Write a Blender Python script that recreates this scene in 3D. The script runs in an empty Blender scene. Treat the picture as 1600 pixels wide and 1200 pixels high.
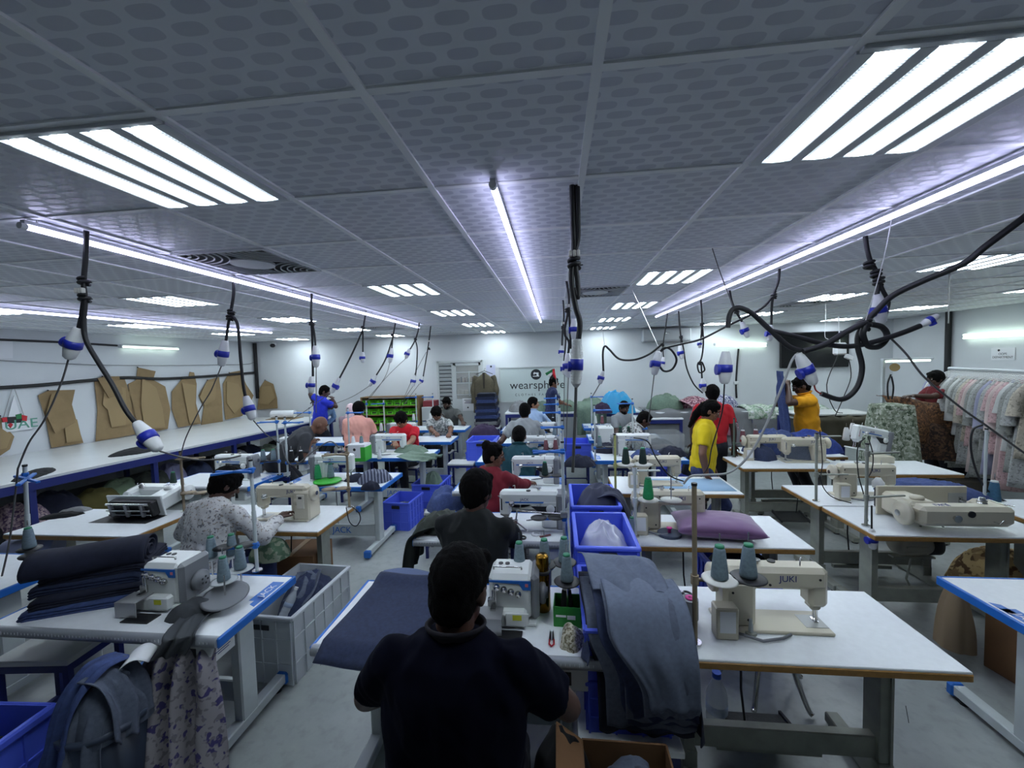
import bpy, math, random
from mathutils import Vector as V, Matrix, Quaternion, noise
random.seed(7)
SC = bpy.context.scene
COL = SC.collection
PI = math.pi
# ---------------------------------------------------------------- camera (room metres: x right, y into the room, z up)
CAMZ = 2.07
YAW, PIT, ROL = math.radians(6.24), math.radians(2.923), math.radians(-1.591)
FPX = 641.7
_f = V((-math.sin(YAW)*math.cos(PIT), math.cos(YAW)*math.cos(PIT), -math.sin(PIT)))
_r = V((math.cos(YAW), math.sin(YAW), 0)); _u = _r.cross(_f)
CR = math.cos(ROL)*_r + math.sin(ROL)*_u; CU = -math.sin(ROL)*_r + math.cos(ROL)*_u; CF = _f
CAMP = V((0, 0, CAMZ))
def _ray(u, v): return CR*((u-800)/FPX) + CU*(-(v-600)/FPX) + CF
def AZ(u, v, z): d = _ray(u, v); return CAMP + d*((z-CAMZ)/d.z)      # point of the photo at height z
def AY(u, v, y): d = _ray(u, v); return CAMP + d*(y/d.y)              # ... in the plane y
def AX(u, v, x): d = _ray(u, v); return CAMP + d*(x/d.x)
CEIL = 2.79; BACK = 9.75; RIGHT = 7.25
def leftx(y): return -8.8 + .117*y
def AL(u, v, off=0.):                                                 # ... on the left wall, off metres in front of it
    d = _ray(u, v); t = (-8.8+off)/(d.x-.117*d.y); return CAMP + d*t
TZ = .77
# ---------------------------------------------------------------- materials
MATS = {}
def mat(name, col, rough=.6, metal=0., noise_s=0., noise_a=0., emit=None, es=0., spec=.5, alpha=1., trans=0., bump=0., bump_s=200., sheen=0.):
    if name in MATS: return MATS[name]
    m = bpy.data.materials.new(name); m.use_nodes = True; nt = m.node_tree; b = nt.nodes['Principled BSDF']
    c = (*col, 1)
    b.inputs['Base Color'].default_value = c; b.inputs['Roughness'].default_value = rough; b.inputs['Metallic'].default_value = metal
    b.inputs['Specular IOR Level'].default_value = spec
    if sheen: b.inputs['Sheen Weight'].default_value = sheen
    if alpha < 1: b.inputs['Alpha'].default_value = alpha
    if trans: b.inputs['Transmission Weight'].default_value = trans
    if emit: b.inputs['Emission Color'].default_value = (*emit, 1); b.inputs['Emission Strength'].default_value = es
    if noise_a or bump:
        tc = nt.nodes.new('ShaderNodeTexCoord')
        if noise_a:
            n = nt.nodes.new('ShaderNodeTexNoise'); n.inputs['Scale'].default_value = noise_s; n.inputs['Detail'].default_value = 5
            nt.links.new(tc.outputs['Object'], n.inputs['Vector'])
            mx = nt.nodes.new('ShaderNodeMix'); mx.data_type = 'RGBA'
            mx.inputs['A'].default_value = tuple(x*(1-noise_a) for x in col)+(1,); mx.inputs['B'].default_value = tuple(min(1, x*(1+noise_a)) for x in col)+(1,)
            cr = nt.nodes.new('ShaderNodeMapRange'); cr.inputs['From Min'].default_value = .3; cr.inputs['From Max'].default_value = .7
            nt.links.new(n.outputs['Fac'], cr.inputs['Value']); nt.links.new(cr.outputs['Result'], mx.inputs['Factor'])
            nt.links.new(mx.outputs['Result'], b.inputs['Base Color'])
        if bump:
            n2 = nt.nodes.new('ShaderNodeTexNoise'); n2.inputs['Scale'].default_value = bump_s; n2.inputs['Detail'].default_value = 3
            nt.links.new(tc.outputs['Object'], n2.inputs['Vector'])
            bp = nt.nodes.new('ShaderNodeBump'); bp.inputs['Strength'].default_value = bump; bp.inputs['Distance'].default_value = .01
            nt.links.new(n2.outputs['Fac'], bp.inputs['Height']); nt.links.new(bp.outputs['Normal'], b.inputs['Normal'])
    MATS[name] = m; return m
def s(r, g, b):                                                       # sRGB 0-255 to linear
    f = lambda x: (x/255/12.92) if x/255 <= .04045 else ((x/255+.055)/1.055)**2.4
    return (f(r), f(g), f(b))
def printmat(name, base, cols, scale=40, thr=.52, rough=.85):        # printed fabric: flecks of cols on base
    if name in MATS: return MATS[name]
    m = mat(name, base, rough); nt = m.node_tree; b = nt.nodes['Principled BSDF']
    tc = nt.nodes.new('ShaderNodeTexCoord'); prev = None
    for i, c in enumerate(cols):
        n = nt.nodes.new('ShaderNodeTexNoise'); n.inputs['Scale'].default_value = scale*(1+.35*i); n.inputs['Detail'].default_value = 1.5
        mp = nt.nodes.new('ShaderNodeMapping'); mp.inputs['Location'].default_value = (3.1*i, 7.7*i, 1.3*i)
        nt.links.new(tc.outputs['Object'], mp.inputs['Vector']); nt.links.new(mp.outputs['Vector'], n.inputs['Vector'])
        r = nt.nodes.new('ShaderNodeMapRange'); r.inputs['From Min'].default_value = thr; r.inputs['From Max'].default_value = thr+.04
        nt.links.new(n.outputs['Fac'], r.inputs['Value'])
        mx = nt.nodes.new('ShaderNodeMix'); mx.data_type = 'RGBA'; mx.inputs['B'].default_value = (*c, 1)
        if prev: nt.links.new(prev, mx.inputs['A'])
        else: mx.inputs['A'].default_value = (*base, 1)
        nt.links.new(r.outputs['Result'], mx.inputs['Factor']); prev = mx.outputs['Result']
    nt.links.new(prev, b.inputs['Base Color']); return m
# ---------------------------------------------------------------- mesh builder
def frame(d):
    d = V(d).normalized(); a = V((0, 0, 1)) if abs(d.z) < .9 else V((1, 0, 0))
    x = a.cross(d).normalized(); return x, d.cross(x), d
class M:
    def __init__(self): self.v = []; self.f = []; self.mi = []; self.sm = []; self.T = None
    def add(self, vs, fs, m=0, smooth=False):
        o = len(self.v)
        if self.T is not None: vs = [self.T @ V(p) for p in vs]
        self.v += [tuple(p) for p in vs]
        for f in fs: self.f.append(tuple(i+o for i in f)); self.mi.append(m); self.sm.append(smooth)
        return self
    def box(self, c, sz, m=0, bev=0., rz=0., R=None):
        hx, hy, hz = sz[0]/2, sz[1]/2, sz[2]/2; b = min(bev, hx*.95, hy*.95, hz*.95)
        if R is None: R = Matrix.Rotation(rz, 3, 'Z') if rz else None
        c = V(c)
        if b <= 0:
            vs = [V((sx*hx, sy*hy, sz_*hz)) for sx in (-1, 1) for sy in (-1, 1) for sz_ in (-1, 1)]
            fs = [(0, 1, 3, 2), (4, 6, 7, 5), (0, 4, 5, 1), (2, 3, 7, 6), (0, 2, 6, 4), (1, 5, 7, 3)]
        else:
            vs = []; ix = {}
            for sx in (-1, 1):
                for sy in (-1, 1):
                    for q in (-1, 1):
                        ix[sx, sy, q] = len(vs)
                        vs += [V((sx*hx, sy*(hy-b), q*(hz-b))), V((sx*(hx-b), sy*hy, q*(hz-b))), V((sx*(hx-b), sy*(hy-b), q*hz))]
            g = lambda a, b_, c_, k: ix[a, b_, c_]+k
            fs = []
            for q in (-1, 1):
                fs.append([g(q, a, b_, 0) for a, b_ in ((-1, -1), (1, -1), (1, 1), (-1, 1))])
                fs.append([g(a, q, b_, 1) for a, b_ in ((-1, -1), (1, -1), (1, 1), (-1, 1))])
                fs.append([g(a, b_, q, 2) for a, b_ in ((-1, -1), (1, -1), (1, 1), (-1, 1))])
            for a in (-1, 1):
                for b_ in (-1, 1):
                    fs.append([g(a, b_, -1, 0), g(a, b_, 1, 0), g(a, b_, 1, 1), g(a, b_, -1, 1)])
                    fs.append([g(a, -1, b_, 0), g(a, 1, b_, 0), g(a, 1, b_, 2), g(a, -1, b_, 2)])
                    fs.append([g(-1, a, b_, 1), g(1, a, b_, 1), g(1, a, b_, 2), g(-1, a, b_, 2)])
                    for c_ in (-1, 1): fs.append([g(a, b_, c_, k) for k in range(3)])
            # orient outward
            out = []
            for f in fs:
                p = [vs[i] for i in f]; n = (p[1]-p[0]).cross(p[2]-p[0]); ctr = sum(p, V())/len(p)
                out.append(tuple(f) if n.dot(ctr) > 0 else tuple(reversed(f)))
            fs = out
        if R is not None: vs = [R @ p for p in vs]
        return self.add([p+c for p in vs], fs, m)
    def cyl(self, p0, p1, r0, r1=None, n=16, m=0, caps=True):
        r1 = r0 if r1 is None else r1; p0, p1 = V(p0), V(p1); x, y, d = frame(p1-p0)
        vs = []
        for p, r in ((p0, r0), (p1, r1)):
            vs += [p+(x*math.cos(2*PI*i/n)+y*math.sin(2*PI*i/n))*r for i in range(n)]
        self.add(vs, [(i, (i+1) % n, n+(i+1) % n, n+i) for i in range(n)], m, True)
        if caps:
            self.add(vs[:n], [tuple(reversed(range(n)))], m); self.add(vs[n:], [tuple(range(n))], m)
        return self
    def lathe(self, prof, o=(0, 0, 0), d=(0, 0, 1), n=20, m=0):           # prof: (radius, height) along d
        x, y, d = frame(d); o = V(o); vs = []; k = len(prof)
        for r, h in prof: vs += [o+d*h+(x*math.cos(2*PI*i/n)+y*math.sin(2*PI*i/n))*max(r, 1e-5) for i in range(n)]
        fs = [(j*n+i, j*n+(i+1) % n, (j+1)*n+(i+1) % n, (j+1)*n+i) for j in range(k-1) for i in range(n)]
        return self.add(vs, fs, m, True)
    def tube(self, pts, r, n=8, m=0, caps=True):
        pts = [V(p) for p in pts]; k = len(pts); rs = r if isinstance(r, (list, tuple)) else [r]*k
        x, y, d = frame(pts[1]-pts[0]); vs = []
        for i, p in enumerate(pts):
            dn = ((pts[min(i+1, k-1)]-p).normalized()+(p-pts[max(i-1, 0)]).normalized())
            dn = dn.normalized() if dn.length > 1e-6 else d
            q = d.rotation_difference(dn); x = q @ x; y = q @ y; d = dn
            vs += [p+(x*math.cos(2*PI*j/n)+y*math.sin(2*PI*j/n))*rs[i] for j in range(n)]
        fs = [(i*n+j, i*n+(j+1) % n, (i+1)*n+(j+1) % n, (i+1)*n+j) for i in range(k-1) for j in range(n)]
        self.add(vs, fs, m, True)
        if caps: self.add(vs[:n], [tuple(reversed(range(n)))], m); self.add(vs[-n:], [tuple(range(n))], m)
        return self
    def ell(self, c, r, R=None, m=0, nu=16, nv=10):
        c = V(c); vs = []
        for j in range(nv+1):
            t = PI*j/nv
            for i in range(nu):
                p = V((r[0]*math.sin(t)*math.cos(2*PI*i/nu), r[1]*math.sin(t)*math.sin(2*PI*i/nu), r[2]*math.cos(t)))
                vs.append(c+(R @ p if R is not None else p))
        fs = [(j*nu+i, (j+1)*nu+i, (j+1)*nu+(i+1) % nu, j*nu+(i+1) % nu) for j in range(nv) for i in range(nu)]
        return self.add(vs, fs, m, True)
    def rc(self, p0, r0, p1, r1, n=14, m=0, flat=False):                 # round cone
        p0, p1 = V(p0), V(p1); x, y, d = frame(p1-p0); L = (p1-p0).length; prof = []
        if flat: prof = [(0, 0), (r0, 0), (r1, L), (0, L)]
        else:
            for k in range(5): a = PI/2*k/4; prof.append((r0*math.sin(a), -r0*math.cos(a)))
            for k in range(5): a = PI/2*k/4; prof.append((r1*math.cos(a), L+r1*math.sin(a)))
        return self.lathe(prof, p0, d, n, m)
    def prism(self, poly, o, ux, uy, th, m=0):                            # polygon in the plane (ux,uy) at o, extruded th along ux x uy
        o, ux, uy = V(o), V(ux), V(uy); nrm = ux.cross(uy).normalized()*th; k = len(poly)
        a = [o+ux*p[0]+uy*p[1] for p in poly]; vs = a+[p+nrm for p in a]
        area = sum(poly[i][0]*poly[(i+1) % k][1]-poly[(i+1) % k][0]*poly[i][1] for i in range(k))
        fs = [tuple(reversed(range(k))), tuple(range(k, 2*k))]+[(i, (i+1) % k, k+(i+1) % k, k+i) for i in range(k)]
        if area*th < 0: fs = [tuple(reversed(f)) for f in fs]
        return self.add(vs, fs, m)
    def sheet(self, fn, nu, nv, th=.004, m=0, m2=None):                    # fn(u,v) -> point; closed slab of thickness th
        P = [[V(fn(i/nu, j/nv)) for j in range(nv+1)] for i in range(nu+1)]
        N = []
        for i in range(nu+1):
            row = []
            for j in range(nv+1):
                du = P[min(i+1, nu)][j]-P[max(i-1, 0)][j]; dv = P[i][min(j+1, nv)]-P[i][max(j-1, 0)]
                n = du.cross(dv); row.append(n.normalized() if n.length > 1e-9 else V((0, 0, 1)))
            N.append(row)
        w = nv+1; vs = [P[i][j] for i in range(nu+1) for j in range(w)]+[P[i][j]-N[i][j]*th for i in range(nu+1) for j in range(w)]
        K = (nu+1)*w
        top = [(i*w+j, (i+1)*w+j, (i+1)*w+j+1, i*w+j+1) for i in range(nu) for j in range(nv)]
        self.add(vs, top, m, True)
        o2 = [tuple(reversed([k+K for k in f])) for f in top]
        rim = []
        for i in range(nu):
            rim += [((i+1)*w, i*w, i*w+K, (i+1)*w+K), (i*w+nv, (i+1)*w+nv, (i+1)*w+nv+K, i*w+nv+K)]
        for j in range(nv):
            rim += [(j, j+1, j+1+K, j+K), (nu*w+j+1, nu*w+j, nu*w+j+K, nu*w+j+1+K)]
        base = len(self.v)-len(vs)
        for f in o2+rim: self.f.append(tuple(i+base for i in f)); self.mi.append(m if m2 is None else m2); self.sm.append(True)
        return self
    def mesh(self, name, mats):
        me = bpy.data.meshes.new(name); me.from_pydata(self.v, [], self.f)
        for x in (mats if isinstance(mats, (list, tuple)) else [mats]): me.materials.append(x)
        me.polygons.foreach_set('material_index', self.mi); me.polygons.foreach_set('use_smooth', self.sm); me.update(); return me
    def build(self, name, mats, parent=None, loc=None, rz=0.):
        o = bpy.data.objects.new(name, self.mesh(name, mats)); COL.objects.link(o)
        if parent is not None: o.parent = parent
        if loc is not None: o.location = loc
        if rz: o.rotation_euler = (0, 0, rz)
        return o
def tag(o, label=None, cat=None, group=None, kind=None):
    if label: o['label'] = label
    if cat: o['category'] = cat
    if group: o['group'] = group
    if kind: o['kind'] = kind
    return o
def thing(name, label, cat, loc=(0, 0, 0), rz=0., group=None):
    o = bpy.data.objects.new(name, None); COL.objects.link(o); o.location = loc; o.rotation_euler = (0, 0, rz); o.empty_display_size = .1
    return tag(o, label, cat, group)
CH = {}
def copy_tree(o, parent=None):
    c = o.copy(); COL.objects.link(c)
    if parent is not None: c.parent = parent
    for ch in [x for x in COL.objects if x.parent == o]: copy_tree(ch, c)
    return c
def dup(o, loc, rz, label, group=None, scale=None):
    c = copy_tree(o); c.location = loc; c.rotation_euler = (0, 0, rz); c['label'] = label
    if group: c['group'] = group
    c.scale = (scale or 1.,)*3
    return c
class Proto:                                                            # first use moves the original, later ones copy it
    def __init__(self, fn): self.fn = fn; self.o = None; self.used = False
    def put(self, loc, rz, label, group=None, scale=None):
        if self.o is None: self.o = self.fn()
        if not self.used:
            self.used = True; o = self.o; o.location = loc; o.rotation_euler = (0, 0, rz); o['label'] = label
            if group: o['group'] = group
            o.scale = (scale or 1.,)*3; o.rotation_euler = (0, 0, rz)
            return o
        return dup(self.o, loc, rz, label, group, scale)
def struct(o): o['kind'] = 'structure'; return o
def text(body, size, name, m, parent=None, loc=(0, 0, 0), rot=(PI/2, 0, 0), ext=.001, align='CENTER', spacing=1.):
    cu = bpy.data.curves.new(name, 'FONT'); cu.body = body; cu.size = size; cu.extrude = ext; cu.align_x = align; cu.align_y = 'CENTER'; cu.space_character = spacing
    t = bpy.data.objects.new(name, cu); COL.objects.link(t)
    dg = bpy.context.evaluated_depsgraph_get(); me = bpy.data.meshes.new_from_object(t.evaluated_get(dg)); me.name = name
    bpy.data.objects.remove(t); bpy.data.curves.remove(cu)
    me.materials.clear(); me.materials.append(m)
    o = bpy.data.objects.new(name, me); COL.objects.link(o); o.location = loc; o.rotation_euler = rot
    if parent is not None: o.parent = parent
    return o
STRIPE = mat('grey_navy_stripe', s(96, 104, 124), .9)
def _stripe():
    nt = STRIPE.node_tree; b = nt.nodes['Principled BSDF']; tc = nt.nodes.new('ShaderNodeTexCoord'); w = nt.nodes.new('ShaderNodeTexWave'); w.inputs['Scale'].default_value = 9; w.inputs['Distortion'].default_value = 1.5
    r = nt.nodes.new('ShaderNodeValToRGB'); r.color_ramp.interpolation = 'CONSTANT'; r.color_ramp.elements[0].color = (*s(44, 50, 70), 1); r.color_ramp.elements[1].position = .45; r.color_ramp.elements[1].color = (*s(118, 124, 140), 1)
    nt.links.new(tc.outputs['Object'], w.inputs['Vector']); nt.links.new(w.outputs['Color'], r.inputs['Fac']); nt.links.new(r.outputs['Color'], b.inputs['Base Color'])
_stripe()
def catmull(pts, k=8):
    pts = [V(p) for p in pts]; out = []
    for i in range(len(pts)-1):
        p0, p1, p2, p3 = pts[max(i-1, 0)], pts[i], pts[i+1], pts[min(i+2, len(pts)-1)]
        for j in range(k):
            t = j/k; out.append(.5*((2*p1)+(p2-p0)*t+(2*p0-5*p1+4*p2-p3)*t*t+(3*p1-p0-3*p2+p3)*t**3))
    out.append(pts[-1]); return out
def nz(p, sc, seed=0): return noise.noise(V((p[0]*sc+seed*13.7, p[1]*sc-seed*7.1, p[2]*sc+seed*3.3)))
# ---------------------------------------------------------------- shared materials
WHITE = mat('white_laminate', s(222, 226, 228), .35, noise_s=30, noise_a=.03)
BROWN = mat('brown_edge_band', s(146, 108, 54), .5, noise_s=40, noise_a=.15)
BLUE = mat('blue_plastic_edge', s(20, 92, 170), .35)
STEEL = mat('grey_green_steel', s(142, 146, 136), .5, noise_s=12, noise_a=.12)
LWHITE = mat('white_painted_steel', s(190, 198, 198), .45, noise_s=8, noise_a=.06)
GREYAL = mat('grey_ruler_edge', s(150, 155, 160), .35, metal=.3)
DARK = mat('black_plastic', s(22, 23, 26), .45)
CHROME = mat('polished_steel', s(200, 200, 198), .18, metal=1.)
CREAM = mat('cream_machine_enamel', s(196, 190, 170), .35, noise_s=6, noise_a=.04)
MWHITE = mat('white_machine_enamel', s(214, 218, 216), .3)
MGREY = mat('grey_machine_plastic', s(118, 121, 126), .4)
LBLUE = mat('blue_decal', s(30, 104, 190), .4)
INK = mat('dark_blue_lettering', s(30, 42, 110), .5)
BLUECR = mat('blue_crate_plastic', s(82, 104, 226), .4, spec=.4)
WHITECR = mat('white_crate_plastic', s(196, 202, 206), .4)
NAVYST = mat('navy_blue_painted_steel', s(24, 36, 104), .45)
RUBBER = mat('black_cable_rubber', s(20, 21, 24), .55)
GREYCORD = mat('grey_cord', s(84, 84, 84), .55)
PWHITE = mat('white_connector_plastic', s(212, 214, 214), .55)
PBLUE = mat('blue_connector_plastic', s(28, 44, 160), .4)
STRING = mat('white_string', s(190, 190, 190), .8)
DENIM = mat('blue_grey_denim', s(84, 92, 108), .9, noise_s=60, noise_a=.14, bump=.25, bump_s=500)
DENIMD = mat('dark_blue_denim', s(36, 46, 74), .9, noise_s=60, noise_a=.18, bump=.25, bump_s=500)
DENIMB = mat('mid_blue_denim', s(58, 74, 120), .9, noise_s=40, noise_a=.2, bump=.25, bump_s=500)
NAVYF = mat('navy_fabric', s(22, 27, 46), .9, noise_s=30, noise_a=.2)
BLACKF = mat('black_fabric', s(17, 18, 21), .9)
GREENF = mat('sage_green_fabric', s(108, 128, 112), .9, noise_s=30, noise_a=.12)
OLIVEF = mat('dark_olive_fabric', s(48, 54, 48), .9, noise_s=30, noise_a=.15)
GREYF = mat('grey_fabric', s(128, 130, 132), .9, noise_s=30, noise_a=.1)
PLUMF = mat('plum_fabric', s(48, 34, 62), .9, noise_s=30, noise_a=.15)
CARD = mat('brown_cardboard', s(140, 118, 84), .85, noise_s=8, noise_a=.08)
CARDD = mat('dark_brown_cardboard', s(116, 84, 54), .85, noise_s=8, noise_a=.1)
PAPER = mat('white_paper', s(222, 224, 226), .8)
SLATE = mat('slate_thread', s(112, 130, 140), .85, noise_s=90, noise_a=.15)
GREENTH = mat('green_thread', s(30, 140, 84), .8, noise_s=90, noise_a=.15)
DKGREEN = mat('dark_green_thread', s(20, 44, 38), .8, noise_s=90, noise_a=.15)
WHITETH = mat('white_thread', s(220, 222, 222), .8)
ROSETH = mat('rose_brown_thread', s(120, 74, 82), .8, noise_s=90, noise_a=.15)
TEALTH = mat('teal_blue_thread', s(50, 92, 118), .8, noise_s=90, noise_a=.15)
GREENPL = mat('bright_green_plastic', s(58, 172, 52), .45)
# ================================================================ the room
def plane(name, pts, m):
    return struct(M().add(pts, [tuple(range(len(pts)))]).build(name, m))
Y0 = -1.6
XL = leftx(Y0)
fm = mat('grey_painted_floor', s(146, 154, 154), .32, spec=.5); nt = fm.node_tree; bs = nt.nodes['Principled BSDF']
tc = nt.nodes.new('ShaderNodeTexCoord')
n1 = nt.nodes.new('ShaderNodeTexNoise'); n1.inputs['Scale'].default_value = .9; n1.inputs['Detail'].default_value = 8; n1.inputs['Roughness'].default_value = .65
n2 = nt.nodes.new('ShaderNodeTexNoise'); n2.inputs['Scale'].default_value = 14; n2.inputs['Detail'].default_value = 6
r1 = nt.nodes.new('ShaderNodeValToRGB'); r1.color_ramp.elements[0].position = .3; r1.color_ramp.elements[1].position = .75
r1.color_ramp.elements[0].color = (*s(134, 140, 138), 1); r1.color_ramp.elements[1].color = (*s(174, 180, 178), 1)
nt.links.new(tc.outputs['Object'], n1.inputs['Vector']); nt.links.new(tc.outputs['Object'], n2.inputs['Vector'])
mx = nt.nodes.new('ShaderNodeMix'); mx.data_type = 'RGBA'; mx.blend_type = 'MULTIPLY'; mx.inputs['Factor'].default_value = .35
r2 = nt.nodes.new('ShaderNodeValToRGB'); r2.color_ramp.elements[0].position = .32; r2.color_ramp.elements[1].position = .5
r2.color_ramp.elements[0].color = (.6, .6, .6, 1)
nt.links.new(n1.outputs['Fac'], r1.inputs['Fac']); nt.links.new(n2.outputs['Fac'], r2.inputs['Fac'])
nt.links.new(r1.outputs['Color'], mx.inputs['A']); nt.links.new(r2.outputs['Color'], mx.inputs['B']); nt.links.new(mx.outputs['Result'], bs.inputs['Base Color'])
plane('floor', [(XL-.3, Y0, 0), (RIGHT, Y0, 0), (RIGHT, BACK, 0), (leftx(BACK)-.3, BACK, 0)], fm)
wm = mat('white_wall_paint', s(204, 208, 210), .7, noise_s=1.2, noise_a=.04)
plane('wall_back', [(leftx(BACK), BACK, 0), (RIGHT, BACK, 0), (RIGHT, BACK, CEIL), (leftx(BACK), BACK, CEIL)], wm)
plane('wall_left', [(XL, Y0, 0), (leftx(BACK), BACK, 0), (leftx(BACK), BACK, CEIL), (XL, Y0, CEIL)], wm)
plane('wall_right', [(RIGHT, BACK, 0), (RIGHT, Y0, 0), (RIGHT, Y0, CEIL), (RIGHT, BACK, CEIL)], wm)
plane('wall_front', [(RIGHT, Y0, 0), (XL, Y0, 0), (XL, Y0, CEIL), (RIGHT, Y0, CEIL)], mat('front_wall_paint', s(120, 122, 126), .8))
# ceiling tiles: vinyl faced, rows of rounded cells with alternating sheen
cm = mat('vinyl_ceiling_tile', s(170, 172, 176), .42, spec=.26); nt = cm.node_tree; bs = nt.nodes['Principled BSDF']
tc = nt.nodes.new('ShaderNodeTexCoord'); sp = nt.nodes.new('ShaderNodeSeparateXYZ'); nt.links.new(tc.outputs['Object'], sp.inputs['Vector'])
def mth(op, a, b=None, c=None):
    n = nt.nodes.new('ShaderNodeMath'); n.operation = op
    for i, q in enumerate((a, b, c)):
        if q is None: continue
        if isinstance(q, (int, float)): n.inputs[i].default_value = q
        else: nt.links.new(q, n.inputs[i])
    return n.outputs[0]
PX, PY = .1, .05
ys = mth('DIVIDE', sp.outputs['Y'], PY); row = mth('FLOOR', ys); odd = mth('MODULO', mth('ABSOLUTE', row), 2.)
xs = mth('ADD', mth('DIVIDE', sp.outputs['X'], PX), mth('MULTIPLY', odd, .5))
fx = mth('SUBTRACT', mth('FRACT', xs), .5); fy = mth('SUBTRACT', mth('FRACT', ys), .5)
fxx = mth('MULTIPLY', fx, 1.9); fyy = mth('MULTIPLY', fy, 1.9)
rr = mth('ADD', mth('POWER', mth('ABSOLUTE', fxx), 3.), mth('POWER', mth('ABSOLUTE', fyy), 3.))
mk = nt.nodes.new('ShaderNodeMapRange'); mk.inputs['From Min'].default_value = .30; mk.inputs['From Max'].default_value = .36
nt.links.new(rr, mk.inputs['Value'])
mx = nt.nodes.new('ShaderNodeMix'); mx.data_type = 'RGBA'; mx.inputs['A'].default_value = (*s(194, 197, 206), 1); mx.inputs['B'].default_value = (*s(222, 225, 230), 1)
nt.links.new(mk.outputs['Result'], mx.inputs['Factor']); nt.links.new(mx.outputs['Result'], bs.inputs['Base Color'])
mr = nt.nodes.new('ShaderNodeMapRange'); mr.inputs['To Min'].default_value = .36; mr.inputs['To Max'].default_value = .7
nt.links.new(mk.outputs['Result'], mr.inputs['Value']); nt.links.new(mr.outputs['Result'], bs.inputs['Roughness'])
plane('ceiling', [(leftx(BACK)-1.5, BACK, CEIL), (RIGHT, BACK, CEIL), (RIGHT, Y0, CEIL), (XL, Y0, CEIL)], cm)
# white metal T-bars
GX, GY = -.485, 1.062
tb = mat('white_ceiling_t_bar', s(236, 238, 238), .5)
g = M()
for i in range(-14, 14):
    x = GX+.6*i
    if x < RIGHT: g.box((x, (Y0+BACK)/2, CEIL-.004), (.026, BACK-Y0, .008))
for j in range(-4, 15):
    y = GY+.6*j
    if y < BACK: g.box(((leftx(y)+RIGHT)/2, y, CEIL-.003), (RIGHT-leftx(y), .026, .006))
struct(g.build('trim_1', tb))
# LED panels, four lenses each
LED = mat('lit_led_lens', (.9, .95, 1), .4, emit=(.80, .92, 1), es=9.)
nt = LED.node_tree; bs = nt.nodes['Principled BSDF']                  # a tube behind each ribbed lens: brightest along its middle
tc = nt.nodes.new('ShaderNodeTexCoord'); sp = nt.nodes.new('ShaderNodeSeparateXYZ'); nt.links.new(tc.outputs['Object'], sp.inputs['Vector'])
dd_ = mth('ABSOLUTE', mth('SUBTRACT', mth('FRACT', mth('DIVIDE', mth('ADD', sp.outputs['X'], .275), .1375)), .5))
core = mth('POWER', 2.718, mth('MULTIPLY', mth('MULTIPLY', dd_, dd_), -45.))
rib_ = mth('ADD', 1., mth('MULTIPLY', mth('SINE', mth('MULTIPLY', sp.outputs['Y'], 620.)), mth('SUBTRACT', .55, mth('MULTIPLY', core, .5))))
nt.links.new(mth('MULTIPLY', mth('MULTIPLY', mth('ADD', core, .006), rib_), 23.), bs.inputs['Emission Strength'])
PFR = mat('white_panel_frame', s(196, 200, 204), .4)
def panel():
    t = thing('ceiling_light_panel', 'x', 'ceiling light')
    f = M()
    f.box((0, .28, -.009), (.58, .02, .014), bev=.002).box((0, -.28, -.009), (.58, .02, .014), bev=.002)
    for k in range(5): f.box((-.275+.1375*k, 0, -.009), (.04, .54, .014))
    f.build('frame', PFR, t)
    for k in range(4):
        q = M(); x0 = -.20625+.1375*k; w, l, c = .0475, .262, .034
        poly = []
        for (cx, cy, a0) in ((w-c, l-c, 0), (-(w-c), l-c, 90), (-(w-c), -(l-c), 180), (w-c, -(l-c), 270)):
            for a in range(0, 91, 18): poly.append((x0+cx+c*math.cos(math.radians(a0+a)), cy+c*math.sin(math.radians(a0+a))))
        q.prism(poly, (0, 0, -.006), (1, 0, 0), (0, 1, 0), -.0125)
        q.build('lens', LED, t)
    return t
PAN = Proto(panel)
cols = [('second', 'left', -2), ('', 'right', 2), ('far', 'left', -6), ('outer', 'left', -10), ('outer', 'right', 6), ('far', 'right', 10)]
rown = {0: 'nearest', 4: 'second nearest', 7: 'middle', 10: 'fourth', 13: 'farthest'}
coln = {-2: 'left of the centre tube light', 2: 'between the centre and right tube lights', -6: 'just beyond the left tube light', -10: 'above the cutting table', 6: 'right of the right tube light', 10: 'by the right wall'}
for c in (-2, 2, -6, -10, 6, 10):
    for j in (0, 4, 7, 10, 13):
        if j == 0 and c not in (-2, 2): continue
        if c == 10 and j == 4: continue
        x = GX+.6*c+.3
        if c in (-10,): x -= .0
        PAN.put((x, GY+.6*j+.3, CEIL), 0, '%s lit four-lens light panel in the ceiling row %s' % (rown[j], coln[c]), 'four-lens LED ceiling panels')
# thin tube lights under the ceiling
TUBE = mat('lit_tube', (.9, .9, 1), .4, emit=(.66, .66, 1), es=5.5)
def tubelight(a, b, label, hang=.045):
    a, b = V(a), V(b); t = thing('tube_light', label, 'tube light', (a.x, a.y, a.z))
    d = b-a; n = 4
    M().tube([(0, 0, 0), d], .013, 10).build('tube', TUBE, t)
    q = M().box(d*.5+V((0, 0, .02)), (.022, d.length, .016), R=Matrix.Rotation(math.atan2(d.y, d.x)-PI/2, 3, 'Z')); q.build('channel', PFR, t)
    for p in (V((0, 0, 0)), d): M().cyl(p-d.normalized()*.012, p+d.normalized()*.012, .015, n=10).build('end_cap', PWHITE, t)
    for p in (d*.01, d*.35, d*.65, d*.99): M().cyl(p, p+V((0, 0, CEIL-a.z)), .004, n=6).build('bracket', CHROME, t)
zt = CEIL-.045
tubelight(AZ(35, 353, zt), AZ(655, 512, zt), 'long white tube light under the ceiling above the left row of machines')
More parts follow.
